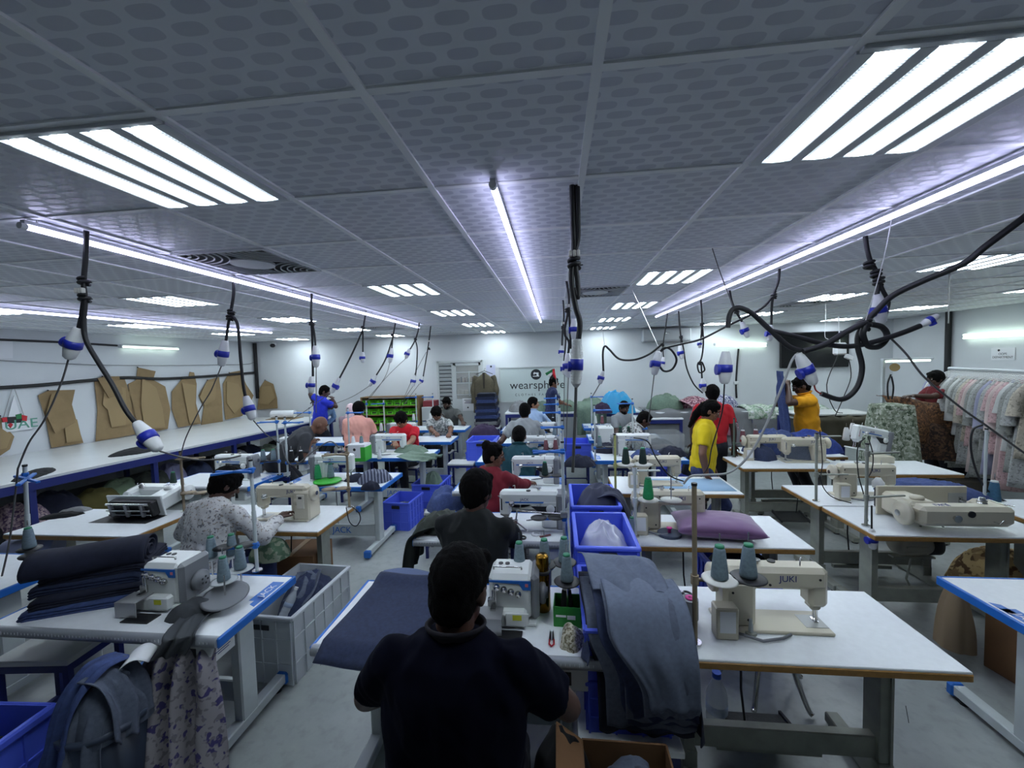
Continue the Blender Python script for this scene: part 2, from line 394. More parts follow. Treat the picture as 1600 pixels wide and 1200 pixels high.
tubelight(AZ(770, 290, zt), AZ(845, 503, zt), 'long tube light down the middle of the ceiling with violet glow')
pr0, pr1 = AZ(1600, 250, zt), AZ(1025, 495, zt)
tubelight(pr0+(pr0-pr1)*.12, pr1, 'long white tube light under the ceiling above the right row of machines')
pl0, pl1 = AZ(0, 484, zt), AZ(425, 520, zt)
tubelight(pl0+(pl0-pl1)*.1, pl1, 'long tube light under the ceiling above the cutting table')
# fluorescent battens on the walls
GTUBE = mat('lit_greenish_tube', (.9, 1, .92), .4, emit=(.80, 1., .84), es=2.2)
def batten(a, b, label, n, drop=(0, 0, -.05), r=.016, tubes=1):
    a, b, n = V(a), V(b), V(n); t = thing('fluorescent_batten', label, 'wall light', a); d = b-a; u = d.normalized(); up = n.cross(u)
    up = up if up.z > 0 else -up
    R = Matrix((u, n, up)).transposed()
    q = M(); q.box(d*.5+n*.02, (d.length, .04, .05), bev=.005, R=R)
    q.box(u*.02+n*.05-up*.0, (.03, .05, .06), bev=.004, R=R); q.box(d-u*.02+n*.05, (.03, .05, .06), bev=.004, R=R)
    q.build('housing', PFR, t)
    for k in range(tubes):
        o = n*.062+up*((-.012) if tubes == 1 else (-.028+.056*k))
        M().tube([u*.03+o, d-u*.03+o], r, 10).build('tube', GTUBE, t)
LN = V((1, -.117, 0)).normalized()
batten(AL(184, 541), AL(277, 545), 'short lit fluorescent batten high on the left wall', LN)
batten(AY(1115, 538, BACK), AY(1197, 539, BACK), 'lit fluorescent batten on the back wall left of the black television', (0, -1, 0), tubes=2)
a = AX(1509, 526, RIGHT); b = AX(1640, 524, RIGHT); b.z = a.z-.0
batten(a, V((RIGHT, a.y-1.35, a.z)), 'lit twin fluorescent batten on the right wall above the clothes rack', (-1, 0, 0), tubes=2)
# air grilles in the ceiling
GRM = mat('white_plastic_grille', s(186, 190, 192), .5); GRB = mat('dark_duct', s(30, 33, 38), .8)
def vent():
    t = thing('ceiling_air_grille', 'x', 'air vent'); 
    M().box((0, 0, -.002), (.57, .57, .003)).build('backing', GRB, t)
    q = M(); q.box((-.29, 0, -.009), (.02, .6, .014)); q.box((.29, 0, -.009), (.02, .6, .014)); q.box((0, .29, -.009), (.6, .02, .014)); q.box((0, -.29, -.009), (.6, .02, .014))
    q.build('frame', GRM, t)
    q = M()
    for k in range(4):
        cx, cy = (.28, -.28)[k % 2], (.28, -.28)[k//2]
        for r in (.07, .11, .15, .19, .23, .27):
            pts = []
            for a in range(0, 91, 10):
                ang = math.radians(a); pts.append((cx-math.copysign(r*math.cos(ang), cx), cy-math.copysign(r*math.sin(ang), cy), -.012))
            q.tube(pts, .005, 5)
    q.build('grille_ring', GRM, t)
    M().cyl((0, 0, -.004), (0, 0, -.02), .13, n=24).build('centre_disc', GRM, t)
    return t
VEN = Proto(vent)
def tile(c, j): return (GX+.6*c+.3, GY+.6*j+.3, CEIL-.002)
for c, j, l in ((-3, 2, 'white air grille with curved rings in the ceiling beside the left tube light'), (1, 5, 'white air grille in the ceiling left of the second right light panel'),
                (6, 8, 'air grille in the ceiling in front of the television'), (-5, 10, 'far air grille in the ceiling behind the left tube light')):
    VEN.put(tile(c, j), 0, l, 'ceiling air grilles')
M().add([], []) 
# lights are the lit lenses and tubes above; faint world so nothing is pure black
w = bpy.data.worlds.new('World'); SC.world = w; w.use_nodes = True
w.node_tree.nodes['Background'].inputs['Color'].default_value = (.02, .022, .028, 1); w.node_tree.nodes['Background'].inputs['Strength'].default_value = .3
cd = bpy.data.cameras.new('camera'); co = bpy.data.objects.new('camera', cd); COL.objects.link(co)
cd.sensor_width = 36; cd.sensor_fit = 'HORIZONTAL'; cd.lens = FPX/1600*36; cd.clip_start = .05
co.matrix_world = Matrix(((CR.x, CU.x, -CF.x, 0), (CR.y, CU.y, -CF.y, 0), (CR.z, CU.z, -CF.z, CAMZ), (0, 0, 0, 1)))
SC.camera = co
vs = SC.view_settings; vs.view_transform = 'Standard'; vs.look = 'None'; vs.gamma = 1; vs.exposure = 1.38
try: vs.use_curve_mapping = False
except Exception: pass
# ================================================================ sewing tables
def juki_table(w=1.2, d=.6, pedal=True, motor=False, drawer=False):
    def fn():
        t = thing('sewing_table', 'x', 'sewing table')
        M().box((0, 0, TZ-.012), (w-.008, d-.008, .024), bev=.003).build('tabletop', WHITE, t)
        e = M(); z = TZ-.0225
        e.box((0, 0, z-.003), (w, d, .036), bev=.006); e.build('edge_band', BROWN, t)
        for sx in (-1, 1):
            x = sx*(w/2-.16)
            q = M(); q.box((x, .02, .41), (.05, .11, .64), bev=.004); q.box((x+sx*.022, .02, .41), (.012, .13, .64))
            q.box((x, 0, TZ-.05), (.06, d*.8, .03), bev=.003)
            q.build('leg', STEEL, t)
            q = M(); q.box((x, 0, .04), (.07, d*1.02, .055), bev=.006); q.box((x, .02, .1), (.07, .13, .09), bev=.004); f = q.build('foot', STEEL, t)
            for sy in (-1, 1): M().cyl((x, sy*d*.45, 0), (x, sy*d*.45, .015), .03, n=14).build('foot_pad', DARK, f)
        M().box((0, .03, .20), (w-.36, .05, .11), bev=.005).build('crossbar', STEEL, t)
        if pedal:
            q = M(); R = Matrix.Rotation(math.radians(12), 3, 'X'); q.box((.03, -.1, .13), (.30, .22, .014), bev=.004, R=R)
            q.box((-.125, -.1, .135), (.014, .24, .03), R=R); q.box((.185, -.1, .135), (.014, .24, .03), R=R); q.build('pedal', mat('pedal_rubber', s(52, 54, 54), .7, bump=.3, bump_s=80), t)
            M().tube([(.13, -.03, .14), (.16, -.02, .4), (.17, 0, TZ-.04)], .006, 8).build('pedal_rod', DARK, t)
            q = M(); q.box((.03, -.03, .085), (.5, .035, .03)); q.build('pedal_bar', STEEL, t)
        if motor:
            q = M(); q.lathe([(0, 0), (.07, 0), (.085, .03), (.085, .2), (.07, .24), (0, .24)], (.02, 0, .59), (1, 0, 0), 24)
            for k in range(9):
                a = PI*2*k/9; q.box((.15, .084*math.cos(a), .59+.084*math.sin(a)), (.15, .012, .012))
            q.box((.1, 0, .69), (.1, .08, .1)); mo = q.build('motor', mat('motor_grey_enamel', s(160, 156, 140), .5), t)
            q = M(); q.lathe([(0, -.09), (.05, -.09), (.085, -.06), (.085, -.0), (.05, .01)], (.02, 0, .59), (1, 0, 0), 24); q.build('motor_pulley', DARK, mo)
            q = M(); q.box((.1, -.03, .47), (.3, .05, .012)); q.tube([(.1, -.03, .47), (.12, -.05, .28), (.05, -.08, .16)], .008, 8); q.build('motor_lever', STEEL, mo)
        if drawer:
            q = M(); q.box((-w/2+.1, -d/2+.14, TZ-.13), (.14, .2, .16), bev=.006); q.build('control_box', CREAM, t)
        return t
    return fn
def jack_table(w=1.2, d=.6, ruler=False, decal=True, box=True):
    def fn():
        t = thing('sewing_table', 'x', 'sewing table')
        dr = .03 if ruler else 0
        M().box((0, 0, TZ-.018), (w-.03, d-.03, .036), bev=.004).build('tabletop', WHITE, t)
        for sx in (-1, 1):
            M().box((sx*(w/2-.0085), 0, TZ-.024), (.017, d, .05), bev=.005).build('edge_strip', LBLUE, t)
        M().box((0, d/2-.0085, TZ-.024), (w-.03, .017, .05), bev=.005).build('edge_strip', LBLUE, t)
        q = M()
        if ruler:
            q.tube([(-w/2+.01, -d/2+.012, TZ-.022), (w/2-.01, -d/2+.012, TZ-.022)], .026, 14); fe = q.build('ruler_edge', GREYAL, t)
            q = M()
            for k in range(int(w*100/2)-4):
                x = -w/2+.05+.02*k; l = .018 if k % 5 == 0 else .01
                q.box((x, -d/2-.0139, TZ-.014), (.0022, .001, l))
            o = q.build('ruler_marks', mat('ruler_ink', s(210, 214, 218), .6), fe); tag(o, kind='stuff')
        else:
            q.box((0, -d/2+.0085, TZ-.024), (w-.03, .017, .05), bev=.005); q.build('edge_strip', LBLUE, t)
        if decal:
            q = M(); q.prism([(-.055, -.02), (.055, -.02), (.045, .02), (-.035, .02)], (w/2-.045, .02, TZ-.0005), (0, 1, 0), (-1, 0, 0), .0012); q.build('corner_decal', LBLUE, t)
            q = M(); q.box((w/2-.06, .12, TZ+.0002), (.075, .2, .001)); dd = q.build('blue_decal', LBLUE, t)
            text('JACK', .055, 'decal_lettering', PAPER, dd, (w/2-.06, .12, TZ+.0008), (0, 0, PI/2), .0003)
        for sx in (-1, 1):
            x = sx*(w/2-.17)
            q = M(); q.box((x, .04, .4), (.06, .12, .64), bev=.008); q.box((x, 0, TZ-.06), (.05, d*.75, .04), bev=.004); q.build('leg', LWHITE, t)
            q = M(); q.box((x, 0, .06), (.065, d*1.12, .06), bev=.006); f = q.build('foot', LWHITE, t)
            for sy in (-1, 1):
                q = M(); q.box((x, sy*(d*.56+.02), .052), (.075, .05, .08), bev=.012); q.build('foot_cap', LBLUE, f)
                M().cyl((x, sy*d*.5, 0), (x, sy*d*.5, .032), .022, n=12).build('foot_pad', DARK, f)
        q = M(); q.box((0, .07, .2), (w-.4, .035, .13), bev=.006); c = q.build('crossbar', LWHITE, t)
        text('JACK', .1, 'crossbar_lettering', LBLUE, c, (0, .089, .2), (PI/2, 0, PI), .001)
        text('JACK', .1, 'crossbar_lettering', LBLUE, c, (0, .051, .2), (PI/2, 0, 0), .001)
        q = M(); q.box((.05, -.1, .1), (.28, .2, .02), bev=.004, R=Matrix.Rotation(math.radians(10), 3, 'X')); q.build('pedal', MGREY, t)
        M().tube([(.1, -.02, .12), (.1, 0, TZ-.04)], .006, 8).build('pedal_rod', CHROME, t)
        if box:
            q = M(); q.box((w/2-.13, -d/2+.1, TZ-.1), (.12, .16, .12), bev=.006); b = q.build('switch_box', MWHITE, t)
            M().box((w/2-.16, -d/2+.0195, TZ-.1), (.03, .004, .06)).build('rocker_switch', DARK, b)
            q = M()
            for k in range(6): q.box((w/2-.0695, -d/2+.1, TZ-.065-.012*k), (.001, .09-.02*(k % 2), .004))
            tag(q.build('printed_notice', INK, b), kind='stuff')
        return t
    return fn
PJ = Proto(juki_table()); PJM = Proto(juki_table(motor=True, pedal=False)); PJD = Proto(juki_table(drawer=True)); PJS = Proto(juki_table(w=1.0))
PK = Proto(jack_table()); PKR = Proto(jack_table(w=1.36, ruler=True)); PKR2 = Proto(jack_table(w=1.16, ruler=True)); PKW = Proto(jack_table(w=1.3, box=False))
G1 = 'white sewing tables with brown edges'; G2 = 'white sewing tables with blue edges'
# ================================================================ machine heads (origin on the table, operator side -y, needle at -x)
def lockstitch(body, accent, kind, brand):
    def fn():
        t = thing('sewing_machine', 'x', 'sewing machine')
        q = M()
        q.box((.0, 0, .008), (.50, .178, .016), bev=.004)
        q.box((.155, 0, .12), (.15, .125, .23), bev=.02); q.box((-.01, .0, .245), (.46, .11, .105), bev=.022)
        q.box((-.205, -.003, .2), (.085, .098, .19), bev=.018); q.box((-.2, 0, .1), (.05, .06, .03), bev=.01)
        q.box((.1, 0, .19), (.08, .1, .06), bev=.03)
        q.build('body', body, t)
        q = M(); q.lathe([(0, .045), (.028, .045), (.032, .036), (.058, .034), (.067, .026), (.067, .008), (.05, 0), (.02, -.03), (0, -.03)], (.245, 0, .225), (1, 0, 0), 28); hw = q.build('handwheel', body if kind != 'jack' else MGREY, t)
        M().cyl((.29, 0, .225), (.294, 0, .225), .018, n=16).build('handwheel_hub', CHROME, hw)
        q = M(); q.cyl((-.21, -.012, .03), (-.21, -.012, .13), .0055, n=8); q.cyl((-.21, -.012, .004), (-.21, -.012, .03), .0018, n=6); q.build('needle_bar', CHROME, t)
        q = M(); q.cyl((-.21, .01, .025), (-.21, .01, .13), .006, n=8); q.box((-.21, -.006, .02), (.018, .04, .008)); q.box((-.21, -.022, .014), (.018, .02, .004)); q.build('presser_foot', CHROME, t)
        M().box((-.195, 0, .0168), (.1, .1, .002)).build('needle_plate', mat('satin_plate', s(176, 178, 176), .45, metal=.6), t)
        q = M(); q.lathe([(0, .035), (.012, .035), (.014, .02), (.022, .018), (.022, .012), (.008, .01), (.022, .006), (.022, 0)], (-.15, -.052, .21), (0, -1, 0), 18); q.build('tension_dial', CHROME, t)
        q = M(); q.lathe([(.03, 0), (.034, .006), (.03, .018), (0, .02)], (.15, -.062, .17), (0, -1, 0), 20); q.build('stitch_dial', body, t)
        q = M(); q.cyl((.06, .0, .297), (.06, 0, .312), .012, n=12); q.cyl((.06, 0, .312), (.06, 0, .318), .02, n=12); q.build('bobbin_winder', CHROME, t)
        M().cyl((-.02, -.02, .296), (-.02, -.02, .303), .018, n=14).build('oil_window', DARK, t)
        q = M(); q.tube([(-.13, .02, .297), (-.13, .02, .33), (-.145, .0, .33)], .003, 6); q.build('thread_guide', CHROME, t)
        q = M(); q.tube([(-.23, -.05, .24), (-.24, -.056, .25), (-.255, -.056, .27)], .0035, 6); q.box((-.23, -.054, .2), (.008, .008, .09)); q.build('take_up_lever', CHROME, t)
        for k, (x, z) in enumerate(((.02, .22), (.09, .265), (.19, .18), (.12, .05), (-.2, .25), (.2, .26))):
            M().cyl((x, .062 if x > .07 else .0545, z), (x, .0645 if x > .07 else .057, z), .006, n=8).build('screw', DARK, t)
        if kind == 'plain':
            q = M(); q.box((.02, 0, -.03), (.40, .13, .06), bev=.01); q.build('underside_housing', DARK, t)
            for yy, zz in ((-.05, -.068), (.0, -.075), (.045, -.066)): M().cyl((-.18, yy, zz), (.2, yy, zz), .009, n=10).build('drive_shaft', CHROME, t)
            for xx in (-.14, .0, .14): M().box((xx, 0, -.07), (.025, .11, .03), bev=.004).build('shaft_bracket', MGREY, t)
        else: q = M(); q.tube([(.16, .03, .03), (.19, .12, .02), (.1, .16, .015), (.0, .13, .012), (-.05, .1, .012)], .007, 7); q.build('rear_hose', MGREY, t)
        if kind == 'jack':
            q = M(); q.box((.225, 0, .145), (.06, .165, .285), bev=.014); q.build('motor_housing', MGREY, t)
            q = M(); q.prism([(.0, .19), (.19, .19), (.19, .125), (.09, .125), (.04, .16)], (0, -.0635, 0), (1, 0, 0), (0, 0, 1), .004); dp = q.build('control_panel', DARK, t)
            q = M(); q.lathe([(.02, 0), (.02, .006), (0, .007)], (.15, -.066, .155), (0, -1, 0), 18); q.build('control_knob', CHROME, dp)
            M().box((-.05, -.0555, .217), (.3, .003, .011)).build('front_stripe', LBLUE, t); M().box((-.05, .0555, .217), (.3, .003, .011)).build('rear_stripe', LBLUE, t)
            text(brand, .03, 'front_lettering', INK, t, (-.05, -.0555, .238), (PI/2, 0, 0), .0006); text(brand, .03, 'rear_lettering', LBLUE, t, (.0, .0555, .245), (PI/2, 0, PI), .0006)
        else:
            text(brand, .042, 'front_lettering', INK, t, (.09, -.0555, .25), (PI/2, 0, 0), .0006); text(brand, .042, 'rear_lettering', INK, t, (-.06, .0555, .25), (PI/2, 0, PI), .0006)
        if kind == 'direct':
            q = M(); q.box((.19, .01, .13), (.15, .17, .25), bev=.014); mh = q.build('motor_housing', body, t)
            q = M(); q.box((.19, -.078, .17), (.07, .012, .12), bev=.004); pa = q.build('control_panel', mat('pale_panel', s(206, 202, 188), .4), t)
            M().box((.19, -.085, .205), (.03, .003, .018)).build('display', DARK, pa)
        if kind == 'juki':
            q = M(); q.box((.245, .11, .075), (.1, .07, .15), bev=.006); cb = q.build('control_box', body, t)
            M().box((.245, .1458, .085), (.07, .001, .1)).build('warning_label', PAPER, cb)
        return t
    return fn
JUK = Proto(lockstitch(CREAM, INK, 'juki', 'JUKI')); JUD = Proto(lockstitch(CREAM, INK, 'direct', 'JUKI')); JAK = Proto(lockstitch(MWHITE, LBLUE, 'jack', 'JACK'))
G3 = 'cream lockstitch sewing machines'; G4 = 'white lockstitch sewing machines with grey motor housings'
def overlock():
    t = thing('overlock_machine', 'x', 'overlock machine')
    q = M(); q.box((.02, .02, .15), (.25, .22, .26), bev=.025); q.box((-.03, -.02, .05), (.28, .24, .09), bev=.014); q.box((0, .02, .012), (.33, .26, .024), bev=.006); q.build('body', MWHITE, t)
    q = M(); q.box((.155, .02, .15), (.05, .225, .265), bev=.025); q.build('side_cover', MGREY, t)
    q = M(); q.lathe([(0, .05), (.03, .05), (.034, .04), (.056, .036), (.064, .028), (.064, .01), (.05, 0), (0, 0)], (.178, .02, .13), (1, 0, 0), 28); hw = q.build('handwheel', MGREY, t)
    for k in range(5):
        a = 2*PI*k/5; M().cyl((.2285, .02+.022*math.cos(a), .13+.022*math.sin(a)), (.2292, .02+.022*math.cos(a), .13+.022*math.sin(a)), .007, n=10).build('handwheel_hole', DARK, hw)
    for k in range(4):
        x = -.055+.04*k; q = M(); q.lathe([(.014, 0), (.014, .012), (.018, .014), (.018, .03), (.006, .032), (.006, .05), (0, .05)], (x, -.088, .205-.012*k), (0, -.8, .6), 14); q.build('tension_knob', CHROME, t)
    q = M(); q.prism([(-.1, .252), (.135, .252), (.135, .2), (.09, .2), (.07, .235), (-.1, .242)], (0, -.0905, 0), (1, 0, 0), (0, 0, 1), .004); bb = q.build('blue_band', LBLUE, t); M().box((.113, -.0955, .228), (.017, .002, .017)).build('brand_badge', mat('white_red_badge', s(206, 120, 130), .5), bb)
    M().box((.06, -.1465, .072), (.05, .001, .03)).build('front_label', mat('yellow_label', s(196, 196, 50), .6), t)
    for x in (-.05, -.01): M().cyl((x, .05, .279), (x, .05, .285), .014, n=14).build('oil_cap', DARK, t)
    q = M(); q.tube([(-.08, -.03, .285), (-.08, -.03, .3), (.08, -.03, .3), (.08, -.03, .285)], .006, 8); q.build('thread_rail', CHROME, t)
    q = M(); q.box((-.09, -.15, .098), (.14, .12, .006), bev=.002); q.box((-.09, -.208, .055), (.14, .006, .09)); q.build('work_plate', mat('brushed_plate', s(166, 168, 170), .3, metal=.7), t)
    q = M(); q.box((-.085, -.09, .125), (.05, .03, .05), bev=.006); q.cyl((-.08, -.1, .1), (-.08, -.1, .2), .006, n=8); q.cyl((-.065, -.1, .1), (-.065, -.1, .2), .006, n=8); q.box((-.075, -.115, .106), (.03, .05, .01)); q.build('presser_foot', CHROME, t)
    q = M(); q.box((.06, -.141, .06), (.13, .01, .07), bev=.003); q.build('front_cover', MWHITE, t)
    q = M(); q.box((0, -.2, .003), (.18, .09, .006)); q.build('floor_plate', DARK, t)
    return t
OVL = Proto(overlock); G5 = 'white overlock machines'
# ---- placement of tables: (centre x, front y, rz)
def tab(P, x0, x1, yf, d, rz, label, group): return P.put(((x0+x1)/2, yf+d/2, 0), rz, label, group)
tab(PKR, -3.02, -1.66, 1.76, .6, 0, 'white sewing table with grey ruler edge in the left foreground, navy trousers stacked on it', G2)
tab(PK, -4.6, -3.4, 1.95, .6, PI, 'blue-edged sewing table at the left edge of the picture', G2)
tab(PJ, -4.58, -3.42, 2.86, .6, 0, 'brown-edged sewing table carrying the tipped-back machine on the left', G1)
tab(PJD, -3.12, -1.92, 3.02, .6, 0, 'brown-edged sewing table of the woman in the speckled white blouse', G1)
tab(PKR2, -4.6, -3.44, 4.16, .6, 0, 'white sewing table by the cutting table with a black disc on it', G2)
tab(PK, -3.12, -1.88, 4.2, .58, PI, 'blue-edged sewing table with a grey striped bundle on its corner', G2)
tab(PK, -4.75, -3.52, 5.4, .6, 0, 'blue-edged sewing table behind the black disc, beside the cutting table', G2)
tab(PK, -2.98, -1.86, 5.55, .58, PI, 'blue-edged sewing table of the man in the red shirt', G2)
tab(PK, -4.6, -3.4, 6.7, .58, 0, 'blue-edged sewing table in front of the person in pale orange', G2)
tab(PK, -2.98, -1.82, 6.72, .58, PI, 'blue-edged sewing table of the man in the patterned grey shirt', G2)
tab(PK, -2.98, -1.88, 7.95, .58, PI, 'farthest blue-edged sewing table in front of the man in the grey polo', G2)
tab(PKR, -1.1, .1, 1.74, .6, 0, 'white sewing table with grey ruler edge in front of the man in navy', G2)
tab(PKR2, -1.1, .06, 2.9, .6, 0, 'white sewing table of the man in the black T-shirt', G2)
tab(PKR2, -1.1, .06, 4.05, .6, 0, 'white sewing table of the woman in dark red', G2)
tab(PK, -1.1, .1, 5.3, .6, 0, 'white sewing table of the man in dark teal', G2)
tab(PK, -1.1, .1, 6.55, .6, 0, 'white sewing table of the man in the light grey T-shirt', G2)
tab(PK, -1.1, .1, 7.75, .6, 0, 'white sewing table of the man in the pale blue shirt', G2)
tab(PJ, .45, 1.65, 1.78, .6, PI, 'brown-edged sewing table in the right foreground with a water bottle beneath', G1)
tab(PJ, .5, 1.7, 2.88, .62, PI, 'brown-edged sewing table with the purple cushion', G1)
tab(PJ, .57, 1.72, 4.05, .58, PI, 'brown-edged sewing table with pale blue top beside the woman in yellow', G1)
tab(PK, .46, 1.66, 5.42, .5, PI, 'blue-edged sewing table with dark garments on its far end, behind the pale blue table', G2)
tab(PK, .5, 1.7, 6.75, .6, PI, 'blue-edged sewing table in front of the man in the white printed shirt', G2)
tab(PK, .5, 1.7, 8.0, .6, PI, 'farthest blue-edged sewing table on the right of the aisle', G2)
tab(PJM, 2.17, 3.5, 3.13, .6, PI, 'brown-edged sewing table with a motor below, under the tilted cream machine', G1)
tab(PJD, 2.19, 3.45, 3.74, .6, PI, 'brown-edged sewing table behind the one with the tilted machine', G1)
tab(PJ, 2.17, 3.3, 4.98, .62, 0, 'brown-edged sewing table with a reflection beside the woman in yellow', G1)
tab(PJ, 3.3, 4.0, 4.6, .9, 0, 'narrow brown-edged sewing table under the blue-trimmed white machine', G1)
tab(PJS, 3.55, 4.55, 3.38, .55, PI, 'brown-edged sewing table at the right edge with a teal thread cone', G1)
tab(PKW, 2.16, 3.46, 1.97, .6, PI, 'blue-edged sewing table in the right foreground corner', G2)
# ---- machines
OVL.put((-2.22, 2.06, TZ), 0, 'white overlock machine beside the navy trousers in the left foreground', G5, .88)
OVL.put((-.27, 2.05, TZ), 0, 'white overlock machine in front of the man in navy', G5, .88)
JUD.put((-2.38, 3.3, TZ), 0, 'cream machine with a square motor box, used by the woman in speckled white', G3)
JAK.put((-3.86, 4.5, TZ), 0, 'white machine with grey housing behind the black disc on the left', G4)
JAK.put((-3.85, 5.65, TZ), 0, 'white machine with grey handwheel side left of the two black thread cones', G4)
JAK.put((-2.62, 4.5, TZ), PI, 'white machine seen from behind with the green and grey cones before it', G4)
JAK.put((-2.5, 5.85, TZ), PI, 'white machine at the hands of the man in the red shirt', G4)
JAK.put((-3.55, 6.95, TZ), 0, 'white machine in front of the person in pale orange', G4)
JAK.put((-2.75, 7.0, TZ), PI, 'white machine in front of the green bins, left of the patterned shirt', G4)
JAK.put((-.22, 3.18, TZ), 0, 'white machine with dark control panel right of the man in the black T-shirt', G4)
JAK.put((-.25, 4.35, TZ), 0, 'white machine right of the woman in dark red', G4)
JAK.put((-.25, 5.58, TZ), 0, 'white machine right of the man in dark teal', G4)
JAK.put((-.25, 6.85, TZ), 0, 'white machine beside the man in the light grey T-shirt', G4)
JUK.put((1.0, 2.06, TZ), PI, 'cream machine on the right foreground table seen from behind', G3)
JUK.put((.84, 3.2, TZ), PI, 'cream machine beside the purple cushion', G3)
JUK.put((1.0, 4.35, TZ), PI, 'cream machine on the pale blue table top', G3)
JAK.put((1.0, 5.7, TZ), PI, 'white machine on the table before the grey draped cloth', G4)
OVL.put((.75, 6.5, TZ+.0), PI, 'white overlock machine with cones on the stand before the bearded man', G5)
JUK.put((2.75, 4.0, TZ), PI, 'cream machine with a wire thread stand, second from the right edge', G3)
JUK.put((2.98, 5.32, TZ), 0, 'cream machine facing the camera on the table with the reflection', G3)
JUK.put((2.62, 5.5, TZ), PI, 'low cream machine with a yellow knob behind the blue cloth scraps', G3)
OVL.put((3.1, 2.32, TZ), -PI/2, 'white overlock machine cut by the right edge of the picture', G5)
TIP = Proto(lockstitch(CREAM, INK, 'plain', 'JUKI'))
o = TIP.put((2.86, 3.56, TZ+.118), PI, 'cream machine tipped back with its handwheel to the left, on the right', G3, 1.3); o.rotation_euler = (-PI/2, 0, PI)
TIW = Proto(lockstitch(MWHITE, LBLUE, 'plain', 'JACK'))
o = TIW.put((-3.83, 3.28, TZ+.1), 0, 'machine tipped back out of its table showing its underside on the left', G4, 1.1); o.rotation_euler = (math.radians(-78), 0, 0)
for o in list(COL.objects):
    if o.get('label', '').startswith('brown-edged sewing table carrying'): M().box((.16, .06, TZ+.0008), (.56, .2, .002)).build('bed_opening_shade', DARK, o)  # no hole cut: thin dark sheet carries the opening's shade in its colour
# ================================================================ people
def voxel(q, vox, sm=3, wr=0., wsc=(9, 9, 5), seed=0, center=None):
    me = q.mesh('tmp', MATS['white_paper']); me.materials.clear(); o = bpy.data.objects.new('tmp', me); COL.objects.link(o)
    m = o.modifiers.new('r', 'REMESH'); m.mode = 'VOXEL'; m.voxel_size = vox; m.use_smooth_shade = True
    m2 = o.modifiers.new('s', 'SMOOTH'); m2.factor = .5; m2.iterations = sm
    dg = bpy.context.evaluated_depsgraph_get(); dg.update(); r = bpy.data.meshes.new_from_object(o.evaluated_get(dg))
    bpy.data.objects.remove(o); bpy.data.meshes.remove(me)
    if wr:
        nn = [v.normal.copy() for v in r.vertices]
        for v, n in zip(r.vertices, nn):
            p = v.co; a = noise.noise(V((p.x*wsc[0]+seed, p.y*wsc[1], p.z*wsc[2])))
            b = noise.noise(V((p.x*22+p.z*14, p.y*22-p.z*9+seed, p.z*10)))
            v.co += n*wr*(1-2*abs(a))*.8+n*wr*.5*b
    r.polygons.foreach_set('use_smooth', [True]*len(r.polygons)); return r
def obj(name, me, m, parent):
    me.name = name; me.materials.clear(); me.materials.append(m); o = bpy.data.objects.new(name, me); COL.objects.link(o); o.parent = parent; return o
def ik(S, T, a, b, pole):
    d = T-S; L = min(d.length, (a+b)*.985); L = max(L, abs(a-b)+.03); dn = d.normalized(); T = S+dn*L
    x = (a*a-b*b+L*L)/(2*L); h = math.sqrt(max(a*a-x*x, 0)); pv = pole-dn*pole.dot(dn); pv = pv.normalized() if pv.length > 1e-4 else V((0, 0, -1))
    return S+dn*x+pv*h, T
SK1 = mat('brown_skin', s(112, 76, 58), .55); SK2 = mat('dark_brown_skin', s(72, 48, 38), .5); SK3 = mat('light_brown_skin', s(150, 108, 84), .55)
HAIR = mat('black_hair', s(6, 5, 5), .85, spec=.12, bump=.6, bump_s=300); EYEW = mat('eye_white', s(200, 196, 188), .3); LIP = mat('lip_brown', s(92, 50, 46), .5)
TROU = mat('dark_trousers', s(26, 28, 36), .9); JEAN = mat('blue_jeans', s(48, 60, 100), .9, noise_s=40, noise_a=.2); SHOE = mat('black_shoe', s(20, 20, 22), .5)
